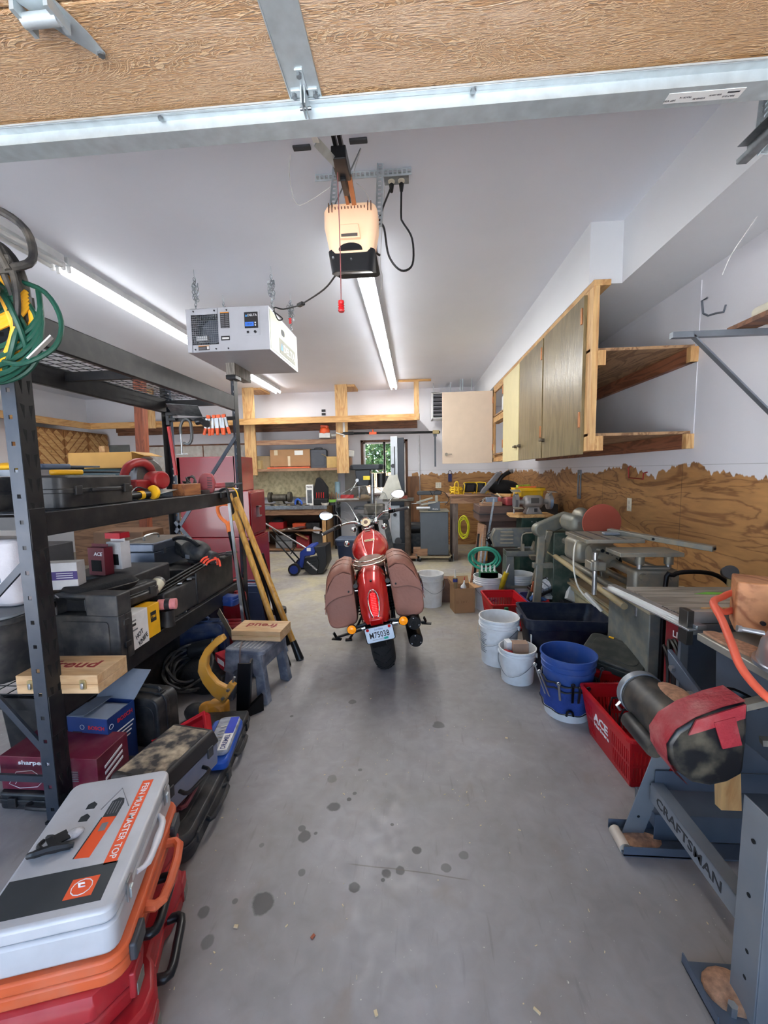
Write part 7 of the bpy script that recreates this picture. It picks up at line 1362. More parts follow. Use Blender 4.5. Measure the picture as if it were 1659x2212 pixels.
fn = thing('rip_fence', 'silver aluminium rip fence with dark end bracket on extension table', 'fence', (0,0,0)); g = G(); g.box(1.135,1.48,1.735,1.76,.880,.925); g.box(1.135,1.48,1.73,1.765,.925,.930); obj('fence_extrusion', g, al, fn); g = G(); g.box(1.135,1.48,1.733,1.76,.83,.875); obj('lower_extrusion', g, al, fn); obj('end_bracket', G().box(1.11,1.137,1.72,1.775,.79,.935), M('bracket_dark', (58,56,54), .4, .6), fn, bev=.002); obj('wood_strip', G().box(1.2,1.5,1.765,1.78,.90,.933), pine, fn)
one('wood_clamp_block', G().cb((1.34,1.60,1.0), (.24,.15,.19), (0,0,-.52)), MW('orange_fir', (206,142,94), (160,98,58), axis='Y', sc=3, stretch=3, wave=7, dist=5), 'chunky orange fir block standing on saw at the right edge', 'wood block', bev=.006); one('block_screw', G().cyl((1.262,1.545,.95),(1.266,1.555,.95), .008), ink, 'dark screw hole in the orange fir block', 'screw')
hs = M('hose_orange', (216,92,66), .5, var=.08); q = thing('air_hose', 'thick orange hose looping behind fir block and hanging down over the saw', 'hose', (1.30,1.55,1.0)); pts = [py(1659,1275,1.75)+V((.15,0,0)), py(1600,1278,1.70), py(1560,1290,1.68), py(1541,1302,1.60), py(1560,1340,1.52), py(1580,1390,1.42), py(1600,1440,1.34), py(1640,1490,1.26), py(1690,1530,1.20), py(1760,1560,1.12)]
obj('hose_body', G().tube([p-V((1.30,1.55,1.0)) for p in pts], .0125, 12, sub=4), hs, q); pts = [py(1541,1306,1.62), py(1560,1322,1.64), py(1590,1316,1.66), py(1640,1300,1.7)]; obj('hose_loop', G().tube([p-V((1.30,1.55,1.0)) for p in pts], .0125, 12, sub=4), hs, q)
g = G(); a, b_ = py(1592,1357,1.40), py(1650,1368,1.38); g.cyl(a, b_, .008); g.cyl(a, a+(b_-a)*.15, .012, n=6); one('air_fitting', g, silv, 'shiny pencil-thin air fitting in front of the fir block', 'fitting')
# behind: grinder heads, clamps over the planks
q = thing('black_hoop', 'black tubular hoop handle standing behind the planked table', 'handle', (1.60,2.42,.52)); obj('hoop', G().tube([(-.17,0,-.6),(-.17,0,.30),(-.13,0,.385),(-.05,0,.405),(.08,0,.395),(.17,0,.34),(.20,0,.26),(.20,0,-.6)], .013, 10, sub=4), blkm, q)
q = thing('shop_light_head', 'small round black dial head on the planked table at right', 'gauge', (1.69,2.30,.875)); obj('head', G().cyl((0,0,.075),(-.012,-.02,.085), .036, .036, n=24).cyl((0.0,.03,.07),(0,0,.075), .03, .036), M('dial_black', (34,34,36), .4), q); obj('stem', G().cyl((0,0,0),(0,0,.05), .012), M('brass_dull', (150,134,96), .4, .6), q)
q = thing('clamp_head', 'chrome and black clamp casting lying behind the fir block', 'clamp', (1.83,2.2,.875)); obj('casting', G().ball((0,0,.025),(.05,.03,.03)), silv, q); obj('ring', G().tube([(.02+.03*math.cos(a),0,.04+.02*math.sin(a)) for a in [k*.524 for k in range(12)]], .008, closed=True), ink, q)
# welder
wl = thing('welder', 'dark red welder cabinet behind the table leg', 'welder', (1.52,2.20,0), math.radians(8)); obj('housing', G().box(-.11,.20,-.2,.15,.30,.72), M('welder_red', (124,24,34), .4, dust=.1), wl, bev=.01); obj('stand', G().box(-.09,.18,-.18,.13,0,.30), blkm, wl); text(wl, 'LINCOLN', MC['print_white'], (-.112,-.02,.62), .22, .035, right=(0,-1,0), bold=.02); text(wl, 'ELECTRIC', MC['print_white'], (-.112,-.02,.57), .22, .03, right=(0,-1,0)); obj('front_vents', G().box(-.113,-.11,-.12,.08,.36,.48), slot, wl)
coilthing('welder_cable', 'black cable looped in front of the dark red welder', (1.33,2.15,.46), .11, 4, .009, wb, ax=(.9,-.4,.1), sq=1.4, wob=.12)
# grey cabinet, cream ledges
gb = M('cabinet_grey', (108,112,110), .5, .2, dust=.3, dcol=(170,160,130)); q = thing('grey_cabinet', 'dusty grey steel cabinet behind the welder, below the lathe end', 'cabinet', (1.67,2.78,0)); obj('cabinet_body', G().box(-.30,.20,-.33,.18,0,.66), gb, q, bev=.006); obj('top_cover', G().box(-.31,.205,-.34,.19,.66,.69), M('dusty_cream', (168,158,128), .7, dust=.5), q, bev=.006)
q = thing('cream_cabinet', 'long cream cabinet with dusty plank ledges beneath the lathe', 'cabinet', (1.47,2.95,-.08)); crm = M('cream_paint', (176,170,140), .6, dust=.4, dcol=(130,116,86)); obj('cabinet_body', G().box(.0,.40,.05,1.45,.08,.50), crm, q, bev=.006); obj('upper_ledge', G().box(-.04,.40,.02,1.45,.565,.585), M('dusty_ledge', (146,126,92), .8, dust=.5), q); obj('lower_ledge', G().box(-.03,.0,.02,1.45,.48,.565), crm, q, bev=.003); obj('ledge_edge', G().box(-.06,-.03,.05,1.4,.535,.55), M('dusty_ledge'), q)
# ---- multi tool lathe (disc sander) machine
lgm = M('lathe_grey', (124,122,114), .4, .4, var=.08, dust=.5, dcol=(160,144,112)); sm = thing('disc_sander', 'large grey woodworking lathe with brick-red sanding disc', 'woodworking machine', (0,0,0))
for x in (1.38,1.55): obj('way_tube', G().cyl((x,2.62,.86),(x,4.0,.86), .028), lgm, sm); obj('way_tube', G().cyl((x-.02,2.9,.70),(x-.02,4.0,.70), .025), lgm, sm)
obj('bench_tube', G().cyl((1.30,2.6,.66),(1.30,4.1,.72), .022), M('dusty_tube', (150,134,98), .6, dust=.4), sm)
ec = obj('end_casting', G().box(1.33,1.60,2.56,2.66,.74,.90), lgm, sm, bev=.02, seg=3); obj('tie_bar', G().cyl((1.38,2.6,.90),(1.55,2.6,.90), .02), lgm, sm)
for x in (1.38,1.55): obj('table_post', G().cyl((x,2.60,.60),(x,2.60,1.0), .016), silv, sm); obj('post_collar', G().cyl((x,2.60,.93),(x,2.60,1.0), .026), lgm, sm); obj('clamp_ring', G().cyl((x,2.53,.86),(x,2.56,.86), .022), lgm, sm)
obj('rear_table', G().box(1.20,1.56,2.47,2.66,1.0,1.025), lgm, sm, bev=.003); wt = obj('work_table', G().box(1.09,1.45,2.68,3.05,1.045,1.07), lgm, sm, bev=.003)
for i in range(3): obj('table_groove', G().box(1.13+.10*i,1.145+.10*i,2.685,3.045,1.0695,1.0715), dgry, wt)
obj('fence_bar', G().bar((1.34,2.93,1.09),(1.70,2.44,1.055), .05, .032), lgm, sm, bev=.003); obj('bar_hole', G().cyl((1.50,2.68,1.072),(1.493,2.672,1.072), .008), slot, sm); obj('fence_end', G().bar((1.698,2.443,1.055),(1.703,2.436,1.055), .022, .012), slot, sm)
obj('post', G().cyl((1.165,2.72,.70),(1.165,2.72,.98), .015), silv, sm); obj('post_clamp', G().box(1.13,1.23,2.70,2.80,.86,.92).cyl((1.165,2.72,.86),(1.165,2.72,.93), .024), lgm, sm, bev=.008)
dc = obj('sanding_disc', G().cyl((1.50,3.40,1.085),(1.50,3.415,1.085), .15, n=56), M('brick_red_grit', (150,72,56), .95, var=.06, sc=4, bump=.3), sm); obj('disc_hub', G().cyl((1.50,3.415,1.085),(1.50,3.55,1.085), .05), lgm, sm)
obj('headstock', G().box(1.18,1.46,3.08,3.34,.82,1.0), lgm, sm, bev=.04, seg=4); g = G(); g.lathe([(0,0),(.07,0),(.085,.03),(.085,.15),(.07,.18),(0,.18)], 28, mt=Matrix.Translation((1.24,3.0,.90)) @ Matrix.Rotation(math.pi/2, 4, 'Y')); obj('motor_cover', g, sgb if 0 else lgm, sm); g = G()
for i in range(5): g.cyl((1.30+.03*i,2.92,.95-.02*i),(1.31+.03*i,2.98,.93), .012)
obj('control_knobs', g, blkm, sm); obj('speed_lever', G().bar((1.24,2.88,.92),(1.20,2.76,.99), .02, .012), lgm, sm)
for x, s in ((1.20,-1),(1.70,1)): obj('stand_leg', G().bar((x-.0,3.95,.98),(x+s*.10,3.80,.02), .07, .04, up=(0,1,0)), lgm, sm, bev=.008); 
obj('stand_leg', G().bar((1.25,3.90,.95),(1.13,4.25,.02), .06, .04, up=(0,1,0)), lgm, sm, bev=.008); obj('cross_tie', G().bar((1.10,3.9,.62),(1.80,3.9,.62), .05, .05), lgm, sm, bev=.006); obj('stand_leg', G().bar((1.65,2.66,.7),(1.75,2.66,.02), .05, .05), lgm, sm)
obj('belt_housing', G().box(1.30,1.55,3.50,3.8,.98,1.13), M('green_grey', (112,114,108), .45, .3, dust=.3, dcol=(150,140,110)), sm, bev=.05, seg=4); obj('quill_cap', G().ball((1.42,3.62,1.12),(.07,.10,.07)), lgm, sm)
q = thing('white_cable', 'cream power cable hanging in front of the lathe legs', 'cable', (1.15,3.0,.98)); obj('cable', G().tube([(.05,.02,.02),(.0,-.02,.03),(-.035,-.06,-.02),(-.05,-.10,-.15),(-.03,-.15,-.28),(.05,-.22,-.38)], .006, 8, sub=4), M('cable_cream', (206,200,186), .5), q); obj('inline_switch', G().bar((.0,-.18,-.30),(.08,-.26,-.40), .03, .02), M('cable_cream'), q, bev=.006)
q = thing('belt_housing', 'grey-green curved belt housing lying left of the red disc', 'machine part', (1.30,3.98,1.0), (0,-.35,.2)); obj('arm_shell', G().prism(rrect(.40,.13,.06,8), -.045, .045, 'y'), M('green_grey'), q, bev=.015, seg=3); obj('hub', G().cyl((.1,-.07,0),(.1,.0,0), .05), M('dusty_ledge'), q)
one('steel_square', G().prism([(-.05,-.02),(.05,-.03),(.05,.03),(-.05,.02)], 0, .02, 'z'), M('rub_grey', (120,124,130), .4, .3), 'small grey fitting lying on the lathe work table', 'fitting', loc=(1.32,2.86,1.071), bev=.006)
one('machine_stand_box', G().box(-.1,.22,-.3,.3,0,.93), M('dark_green_metal', (40,58,50), .5, dust=.2), 'dark green box stand under the curved belt housing', 'stand', loc=(1.38,4.05+.12,0), bev=.006)
# ---- horizontal band saw
hb_ = thing('metal_band_saw', 'grey horizontal metal-cutting band saw on a grey stand', 'band saw', (1.12,4.55,0)); bsg = M('bandsaw_grey', (98,102,102), .4, .4, dust=.35, dcol=(150,140,116)); tr_ = M('bandsaw_trim', (146,136,118), .45, .4)
o1 = [(-.28,.68),(-.30,.80),(-.26,.885),(.30,.885),(.36,.84),(.36,.66),(.31,.66),(.31,.80),(.28,.84),(.06,.84),(.03,.80),(.03,.68)]; obj('saw_frame', G().prism(o1, -.05, .05, 'y'), bsg, hb_, bev=.012, seg=3); obj('frame_trim', G().tube([(x,-.055,z) for x,z in ((.03,.68),(.03,.79),(.07,.835),(.27,.835),(.31,.79),(.31,.67))], .009, 8, sub=2).tube([(x,-.055,z) for x,z in ((-.27,.69),(-.29,.80),(-.25,.88))], .008, 8, sub=2), tr_, hb_)
for k in range(4): obj('cover_slot', G().box(-.20+.0,-.06,-.060,-.05,.72+.04*k,.738+.04*k), tr_, hb_, bev=.003)
obj('blade', G().box(.0,.34,-.002,.002,.665,.68), silv, hb_); obj('bed', G().box(-.14,.34,-.1,.1,.585,.645), bsg, hb_, bev=.008); obj('vise', G().box(.02,.05,-.09,.05,.645,.72).prism([(.14,.645),(.22,.645),(.22,.72),(.17,.74)], -.06, .02, 'y'), tr_, hb_); obj('chip_tray', G().taper((.20,-.12,.56), (.18,.1), (.22,.14), .05), tr_, hb_)
obj('switch_handle', G().cyl((-.30,-.04,.72),(-.335,-.06,.78), .02).tube([(-.3,-.05,.85),(-.34,-.06,.82),(-.34,-.06,.76)], .008), blkm, hb_)
for x in (-.10,.30): obj('stand_leg', G().hexa([(x-.05,-.14,0),(x+.05,-.14,0),(x+.05,.14,0),(x-.05,.14,0),(x-.04,-.09,.585),(x+.04,-.09,.585),(x+.04,.09,.585),(x-.04,.09,.585)]), bsg, hb_, bev=.004)
obj('stand_shelf', G().box(-.10,.30,-.12,.12,.24,.27), tr_, hb_)
# ---- bench grinder on a green pedestal
gp = thing('grinder_pedestal', 'dark green steel pedestal with wooden board top', 'stand', (1.36,4.95,0)); dgm = M('pedestal_green', (34,62,54), .45, .2, dust=.15); obj('pedestal', G().taper((0,0,0), (.32,.30), (.26,.24), .97), dgm, gp, bev=.006); obj('board_top', G().prism([(-.26,-.10),(-.18,-.18),(.22,-.18),(.24,.16),(-.24,.16)], .97, 1.0, 'z'), pine, gp, bev=.002); obj('brass_screws', G().cyl((-.02,-.153,.92),(-.02,-.14,.92), .006).cyl((.03,-.153,.92),(.03,-.14,.92), .006), silv, gp)
bgn_ = thing('bench_grinder', 'grey bench grinder with two wheels standing on green pedestal board', 'bench grinder', (1.38,4.93,1.0)); gg_ = M('grinder_grey', (140,136,134), .45, .4, dust=.2); obj('foot', G().taper((0,0,0), (.20,.16), (.12,.10), .09), gg_, bgn_, bev=.01); obj('motor_body', G().lathe([(0,0),(.05,0),(.07,.015),(.078,.04),(.078,.18),(.07,.205),(.05,.22),(0,.22)], 28, mt=Matrix.Translation((-.11,0,.14)) @ Matrix.Rotation(math.pi/2, 4, 'Y')), gg_, bgn_)
for s in (-1, 1): obj('shaft_boss', G().cyl((s*.10,0,.14),(s*.18,0,.14), .035, .028), gg_, bgn_); obj('grinding_wheel', G().cyl((s*.185,0,.14),(s*.215,0,.14), .085, n=36), M('wheel_blue', (120,136,156), .9) if s > 0 else M('wheel_dark', (84,84,88), .8), bgn_); obj('wheel_guard', G().lathe([(.09,-.02),(.095,-.02),(.095,.02),(.09,.02)], 30, mt=Matrix.Translation((s*.19,.012,.145)) @ Matrix.Rotation(math.pi/2, 4, 'Y')), gg_, bgn_); obj('tool_rest', G().cb((s*.19,-.10,.08 if s < 0 else .26), (.10,.08,.006), (.1,.05,0)), M('rest_plate', (160,152,136), .4, .5), bgn_); obj('rest_arm', G().bar((s*.19,-.09,.08 if s < 0 else .26),(s*.17,-.02,.05 if s < 0 else .2), .02, .01), gg_, bgn_)
obj('face_plate', G().box(-.04,.05,-.082,-.074,.13,.19), M('nameplate_dark', (70,66,62), .5), bgn_); obj('switch', G().box(-.0,.03,-.09,-.07,.03,.07), ink, bgn_)
one('grinder_plate', G().box(-.05,.06,-.05,.05,0,.003), MC['rest_plate'], 'pale plate propped above the left grinding wheel', 'plate', loc=(1.18,4.95,1.27), rot=(.25,0,0)); one('plate_prop', G().cyl((0,0,0),(0,0,.27), .008), silv, 'thin rod carrying the plate behind grinder', 'rod', loc=(1.18,4.99,1.0))
# stack of brown boxes, red case, yellow box
bw_ = MW('brown_boxes', (104,78,68), (84,60,52), axis='X', sc=2, wave=3); q = thing('wooden_chest', 'brown painted wooden chest stack behind the metal band saw', 'chest', (1.14,5.55,0)); obj('lower_chest', G().box(-.20,.30,-.20,.25,0,.60), bw_, q, bev=.004); obj('upper_chest', G().box(-.24,.30,-.22,.25,.60,.86), bw_, q, bev=.004); obj('drawer', G().box(-.14,.28,-.232,-.22,.64,.74), M('drawer_brown', (76,54,46), .6), q); obj('top_drawer_box', G().box(-.32,.28,-.24,.3,.86,1.06), bw_, q, bev=.006); obj('lid_edge', G().box(-.33,.29,-.25,.31,.955,.965), ink, q)
for x, s in ((.98,-1),): one('leaning_panel', G().bar((.80,5.30,.0),(.86,5.34,.83), .03, .5, up=(0,1,0)), MC['aged_pine'], 'dusty plywood panel leaning on the side of brown chest', 'panel')
q = thing('flat_carton', 'flat carton with orange and white print leaning behind the push stick', 'cardboard box', (.86,5.12,.25)); obj('box_body', G().cb((0,0,.18), (.05,.02,.36), (.1,.1,0)), cardm, q); decal(q, 'orange_print', M('orange_print'), (0,-.03,.22), .05, .14)
one('parts_tray', G().box(-.13,.13,-.1,.1,0,.05), MC['aged_pine'], 'wooden tray with odd tools on the brown chest', 'tray', loc=(.98,5.42,1.062), bev=.004); one('blue_box_small', G().box(-.07,.07,-.04,.04,0,.06), M('greyblue', (110,122,140), .5), 'grey-blue small box in the wooden parts tray', 'box', loc=(.98,5.36,1.112), bev=.004)
rn = random.Random(31)
for i in range(9): one('loose_tool', G().bar((-.07,0,0),(.07,0,.02), .014, .012), (silv, blkm, M('strap_tan', (170,156,130), .6))[i % 3], ('bright','dark','tan')[i % 3]+' tool across the wooden parts tray, %s from the left' % ORD[i], 'hand tool', 'tools in the wooden parts tray', loc=(.88+.025*i,5.38+.06*rn.random(),1.12+.008*i), rot=(0,rn.uniform(-.3,.3),rn.uniform(0,3)))
q = thing('red_metal_box', 'dull red long metal box with wood strip on top, on the brown chest', 'box', (1.28,5.50,1.062), .08); obj('box_body', G().box(-.14,.14,-.18,.2,0,.11), M('dull_red', (146,50,54), .5, dust=.25), q, bev=.02); one('pine_strip', G().box(-.13,.08,-.05,.05,0,.035), pinex, 'short pine strip lying on the dull red box', 'wood strip', loc=(1.18,5.45,1.174), rot=-.5)
q = thing('yellow_toolbox', 'bright yellow plastic toolbox with open handle well behind the grinder', 'toolbox', (1.46,5.45,1.08), -.03); yp_ = M('box_yellow', (232,186,30), .4, dust=.12); obj('box_body', G().taper((0,0,0), (.30,.22), (.34,.25), .17), yp_, q, bev=.01); g = G(); g.box(-.185,.185,-.14,-.04,.17,.205); g.box(-.185,.185,.04,.14,.17,.205); g.box(-.185,-.12,-.14,.14,.17,.205); g.box(.12,.185,-.14,.14,.17,.205); obj('lid', g, yp_, q, bev=.008); obj('handle', G().box(-.12,.12,-.012,.012,.18,.20), blk, q, bev=.003); obj('latch', G().box(-.15,-.11,-.15,-.13,.10,.19), yp_, q, bev=.003)
one('yellow_box_stand', G().box(-.18,.2,-.2,.2,0,1.075), M('dark_crate', (50,44,40), .7), 'dark crate stand carrying the yellow toolbox in the corner', 'crate', loc=(1.60,5.50,0), bev=.006); one('orange_level', G().bar((-.12,0,0),(.10,0,0), .03, .015), M('orange_handle', (220,96,50), .5), 'orange-handled tool resting on the yellow toolbox', 'hand tool', loc=(1.45,5.40,1.295), rot=.1)
one('green_tool', G().bar((-.09,0,.01),(.09,0,.02), .05, .03), M('lime', (160,180,60), .5, var=.4, sc=30), 'lime and black tool behind the yellow toolbox handle', 'hand tool', loc=(1.42,5.52,1.29), rot=.3)
# push stick, hoses, cords
q = thing('push_rod', 'long pale metal rod leaning from chest down to the caulk bucket', 'rod', (.76,4.92,0)); obj('rod', G().bar((0,0,.02),(.19,.10,1.18), .022, .014), galvd, q)
for i, (a, b_, m_, lb) in enumerate((((.70,5.0,0),(.80,5.22,.72),blkm,'dark bar leaning on the plywood panel'),((.66,5.02,0),(.78,5.2,.62),fir,'reddish wooden stick leaning beside dark bar'),((.75,4.98,0),(.86,5.2,.8),galvd,'grey steel strip leaning on the brown chest'))): q = thing('leaning_stick', lb, 'stick', a); obj('stick', G().bar((0,0,.0), V(b_)-V(a), .025, .016), m_, q)
coilthing('green_hose', 'teal green hose coiled upright behind the caulk bucket', (.80,4.80,.50), .155, 4, .013, M('hose_teal', (48,146,120), .4), ax=(.25,1,.1), wob=.18, sq=.75, thick=.03, seed=4, cat='hose')
coilthing('yellow_hank', 'bright yellow-green cord hank hanging off the small table', (.80,6.82,.58), .075, 8, .007, M('cord_lime', (206,204,40), .45), ax=(.3,1,.1), sq=2.2, wob=.2, thick=.03, seed=6)
coilthing('yellow_cable', 'flat yellow cable heap on the floor left of the caulk bucket', (.60,4.95,.07), .17, 6, .008, M('cord_amber', (230,178,70), .45), ax=(.05,-.15,1), wob=.2, thick=.05, seed=8)
one('amber_plug', G().cb((0,0,.0), (.12,.06,.04)), M('cord_amber'), 'amber multi-socket lying on the flat yellow cable', 'socket', loc=(.63,4.80,.09), rot=.3, bev=.01)
one('brown_paper_bag', G().loft([[(x*k,y*k,z) for x,y in rrect(.26,.20,.05)] for k,z in ((1,0),(1.05,.1),(.9,.2),(.6,.27))]), M('paper_brown', (104,72,56), .6, var=.3, bump=.5), 'crumpled brown paper bag behind the open brown carton', 'bag', loc=(.36,4.78,0), ang=20)
one('black_spray_gun', G().bar((-.14,0,.02),(.14,0,.03), .04, .035), blk, 'black tube tool on the floor before the machine cabinet', 'tool', loc=(.42,5.45,0), rot=-.6)
# ================================================================ BACK OF THE SHOP
rdp = M('cabinet_red', (124,14,26), .25, var=.05, sc=3, coat=.3); rdd = M('cabinet_red_dark', (112,14,24), .3)
q = thing('tool_cabinet', 'large glossy red steel tool cabinet at the back left, side facing camera', 'tool cabinet', (-2.02,4.90,0))
obj('base_cabinet', G().box(-.92,.0,.0,.54,.06,.74), rdp, q, bev=.006); obj('middle_chest', G().box(-.92,-.03,.02,.54,.745,1.32), rdp, q, bev=.006); obj('back_hutch', G().box(-.92,-.18,.0,.02,1.30,1.75), rdp, q, bev=.004); obj('hutch_side', G().box(-.20,-.17,.0,.54,1.32,1.75), rdp, q, bev=.003); obj('hutch_back', G().box(-.92,-.88,.0,.54,1.32,1.75), rdp, q, bev=.003)
d_ = obj('drawer_front', G().box(-.03,-.015,.05,.51,.78,1.29), rdd, q, bev=.004); obj('handle', G().box(-.015,.02,.20,.22,.98,1.12).box(-.015,.02,.20,.30,1.10,1.12).box(-.015,.02,.20,.30,.98,1.0), silv, d_, bev=.003); d_ = obj('door', G().box(.0,.015,.02,.52,.10,.72), rdd, q, bev=.004); obj('edge_trim', G().box(.01,.02,.50,.53,.6,.74), silv, d_)
for x, y in ((-.85,.06),(-.07,.06),(-.85,.48),(-.07,.48)): obj('caster', G().cyl((x-.02,y,.03),(x+.02,y,.03), .03), blk, q)
for z in (.3,.8,1.0): obj('rivet', G().cyl((-.9,-.004,z),(-.9,0,z), .006), silv, q)
# snow thrower
sb_ = M('snow_blue', (26,52,132), .4, var=.06); q = thing('snow_thrower', 'blue and black electric snow thrower on the floor before the workbench', 'snow thrower', (-1.60,6.12,0))
obj('blue_hood', G().prism([(-.16,.12),(-.14,.34),(-.04,.42),(.06,.44),(.10,.36),(.08,.30),(-.06,.28),(-.10,.10)], -.16, .20, 'y'), sb_, q, bev=.012, seg=3); sd = obj('side_plate', G().prism([(-.09,.13),(-.06,.26),(.12,.30),(.16,.20),(.12,.02),(.02,.01),(-.06,.07)], -.19, -.165, 'y'), blk, q, bev=.008); text(sd, 'SNOWJOE', MC['print_white'], (.045,-.191,.14), .20, .030, right=(.75,0,-.66), up=(.66,0,.75), bold=.02)
for k in range(4): obj('rib', G().bar((-.06,-.193,.24-.045*k),(.12,-.193,.26-.045*k), .004, .004), MC['slot_black'], sd)
obj('scoop', G().prism([(.08,.42),(.26,.44),(.27,.16),(.20,.02),(.10,.02),(.14,.20),(.12,.32)], -.17, .20, 'y'), blk, q, bev=.006); obj('auger', G().cyl((.18,-.15,.15),(.18,.18,.15), .06), ink, q)
for y in (-.2,.2): w_ = obj('wheel', G().cyl((-.22,y-.03,.09),(-.22,y+.03,.09), .09, n=30), blk, q); obj('hub', G().cyl((-.22,y-.034,.09),(-.22,y+.034,.09), .065, n=24), sb_, w_)
g = G(); g.cyl((-.06,-.05,.38),(-.72,-.02,.78), .012); obj('handle_tube', g, silv, q); g = G(); g.cyl((-.18,-.12,.12),(-.62,-.05,.60), .012); g.cyl((-.2,.15,.12),(-.65,.12,.66), .012); g.tube([(-.3,-.1,.3),(-.25,.0,.42),(-.32,.1,.42)], .008, sub=3); obj('lower_handle', g, blkm, q); obj('label_plate', G().cb((.0,-.165,.385), (.06,.006,.05)), M('label_white'), q)
tote('blue_tote', 'dark blue storage tote with grey-blue lid left of the motorcycle tank', (-1.06,6.58,0), .0, .44,.32,.43, M('tote_darkblue', (28,38,62), .45), lid=M('tote_lid', (70,80,98), .5))
# bench top items
def on(name, label, cat, x, y, z=.90, rot=0): return thing(name, label, cat, (x,y,z), rot)
q = on('bench_grinder', 'old dark bench grinder at the left end of the workbench', 'bench grinder', -2.72, 8.08); om = M('old_iron', (84,80,72), .5, .6, dust=.3); g = G(); g.cyl((-.14,0,.14),(.14,0,.14), .07, n=24); g.taper((0,0,0), (.2,.14), (.12,.1), .08); obj('motor', g, om, q)
for s in (-1, 1): obj('grinding_wheel', G().cyl((s*.19,0,.14),(s*.22,0,.14), .09, n=28), M('stone', (120,116,104), .9), q); obj('guard', G().lathe([(.095,-.03),(.105,-.03),(.105,.03),(.095,.03)], 28, mt=Matrix.Translation((s*.2,.01,.15)) @ Matrix.Rotation(math.pi/2, 4, 'Y')), om, q)
q = on('small_vise', 'tiny dark bench vise on the workbench', 'vise', -2.34, 8.0); g = G(); g.cb((0,0,.06), (.04,.05,.12)); g.cyl((-.04,0,.10),(.06,0,.10), .01); g.cb((.05,0,.10), (.02,.05,.05)); obj('vise_body', g, blkm, q)
q = on('blue_clamp_tool', 'small bright blue arched tool on the workbench', 'tool', -2.28, 7.84); obj('body', G().tube([(-.06,0,.02),(-.05,0,.09),(0,0,.12),(.06,0,.07),(.07,0,.02)], .02, 8, sub=3), M('tool_blue', (50,90,180), .4), q)
q = on('product_box', 'white and grey tall product box on the workbench', 'box', -2.04, 7.86); obj('box_body', G().box(-.07,.07,-.05,.05,0,.40), M('label_white'), q, bev=.003); pp = decal(q, 'tool_picture', M('pic_grey', (90,94,98), .5, var=.4, sc=16), (0,-.051,.17), .09, .26); text(q, 'WaterSeal', ink, (0,-.0515,.36), .11, .03, bold=.03)
q = on('tool_bag', 'black tool bag with red-handled tools standing on the workbench', 'tool bag', -1.83, 7.88); obj('bag_body', G().prism([(-.13,.12),(-.13,.30),(-.07,.52),(-.03,.54),(.03,.50),(.14,.34),(.14,.12)], -.07, .07, 'y'), M('nylon'), q, bev=.015); obj('bag_base', G().prism(rrect(.30,.18,.05), 0, .13, 'z'), M('nylon'), q, bev=.02)
for i in range(4): obj('red_handle', G().bar((-.07+.045*i,-.08,.14),(-.065+.045*i,-.085,.25), .014, .012), M('handle_red', (200,40,40), .4), q, bev=.003)
q = on('tape_roll', 'lime green tape roll on the workbench right of black bag', 'tape', -1.60, 7.85, .955); obj('roll', G().lathe([(.04,0),(.075,0),(.075,.05),(.04,.05),(.04,0)], 28, cap=False), M('tape_lime', (120,170,70), .4), q); one('dark_tin', G().cyl((0,0,0),(0,0,.054), .07), ink, 'black round tin under the green tape', 'tin', loc=(-1.60,7.85,.90))
one('small_dish', G().lathe([(0,0),(.06,0),(.075,.05),(.07,.05),(.055,.006),(0,.006)], 24), M('dish_white', (206,200,190), .4), 'pale plastic dish at the front right of workbench', 'dish', loc=(-1.73,7.76,.90))
rn = random.Random(41)
for i in range(16): one('bench_clutter', G().bar((-.06,0,.008),(.06,0,.012), .02+.03*rn.random(), .012), (silv, blkm, M('strap_tan'), ink)[i % 4], ('bright','dark','tan','black')[i % 4]+' loose hand tool, %s from the left on the workbench' % ORD[i], 'hand tool', 'loose tools on the workbench', loc=(-2.9+.075*i,7.80+.14*rn.random(),.90), rot=rn.uniform(0,3))
for i in range(5): one('wooden_handle', G().cyl((0,0,0),(.01,.0,.20+.03*(i % 2)), .014), MC['aged_pine'], 'upright wooden tool handle, %s from the left at right rear of workbench' % ORD[i], 'handle', 'upright wooden handles on the bench', loc=(-1.72+.045*i,8.12,.90))
one('blue_paper_roll', G().cyl((0,0,0),(.0,0,.36), .055), M('paper_blue', (150,182,196), .7), 'pale blue paper roll standing at the end of the workbench', 'roll', loc=(-1.56,8.2,.98))
one('folded_tarp', G().prism([(-.30,0),(.20,0),(.02,.65),(-.30,.65)], -.02, .02, 'y'), M('grey_tarp', (104,102,96), .7), 'grey tarp corner hanging right of the hanging post', 'sheet', loc=(-1.12,8.30,.99))
# bench lower shelf cases
SH = [(-2.75,.43,.30,.24,.14,M('bin_red', (176,36,40), .5),'red open bin of dark cloth on the upper under-bench shelf'),(-2.30,.43,.26,.2,.11,M('case_orange_b', (214,84,44), .5),'orange case on the upper under-bench shelf'),(-2.02,.43,.28,.2,.12,bp,'black case right of the orange one under the bench'),(-2.6,.05,.34,.3,.14,M('case_lightgrey', (118,120,124), .5),'light grey case on the bottom under-bench shelf'),(-2.62,.193,.30,.26,.12,M('case_midgrey', (100,102,106), .5),'grey case stacked on light grey one under bench'),(-2.22,.05,.26,.28,.24,M('carton_red', (140,40,46), .6, var=.3, sc=10),'red printed carton on the bottom under-bench shelf'),(-1.93,.05,.22,.24,.30,M('bin_darkgrey', (70,72,74), .5),'dark grey box at the right end of bottom shelf')]
for x, z, w, d, h, m_, lb in SH: one('under_bench_case', G().box(-w/2,w/2,-d/2,d/2,0,h), m_, lb, 'case', loc=(x,7.98,z), bev=.012)
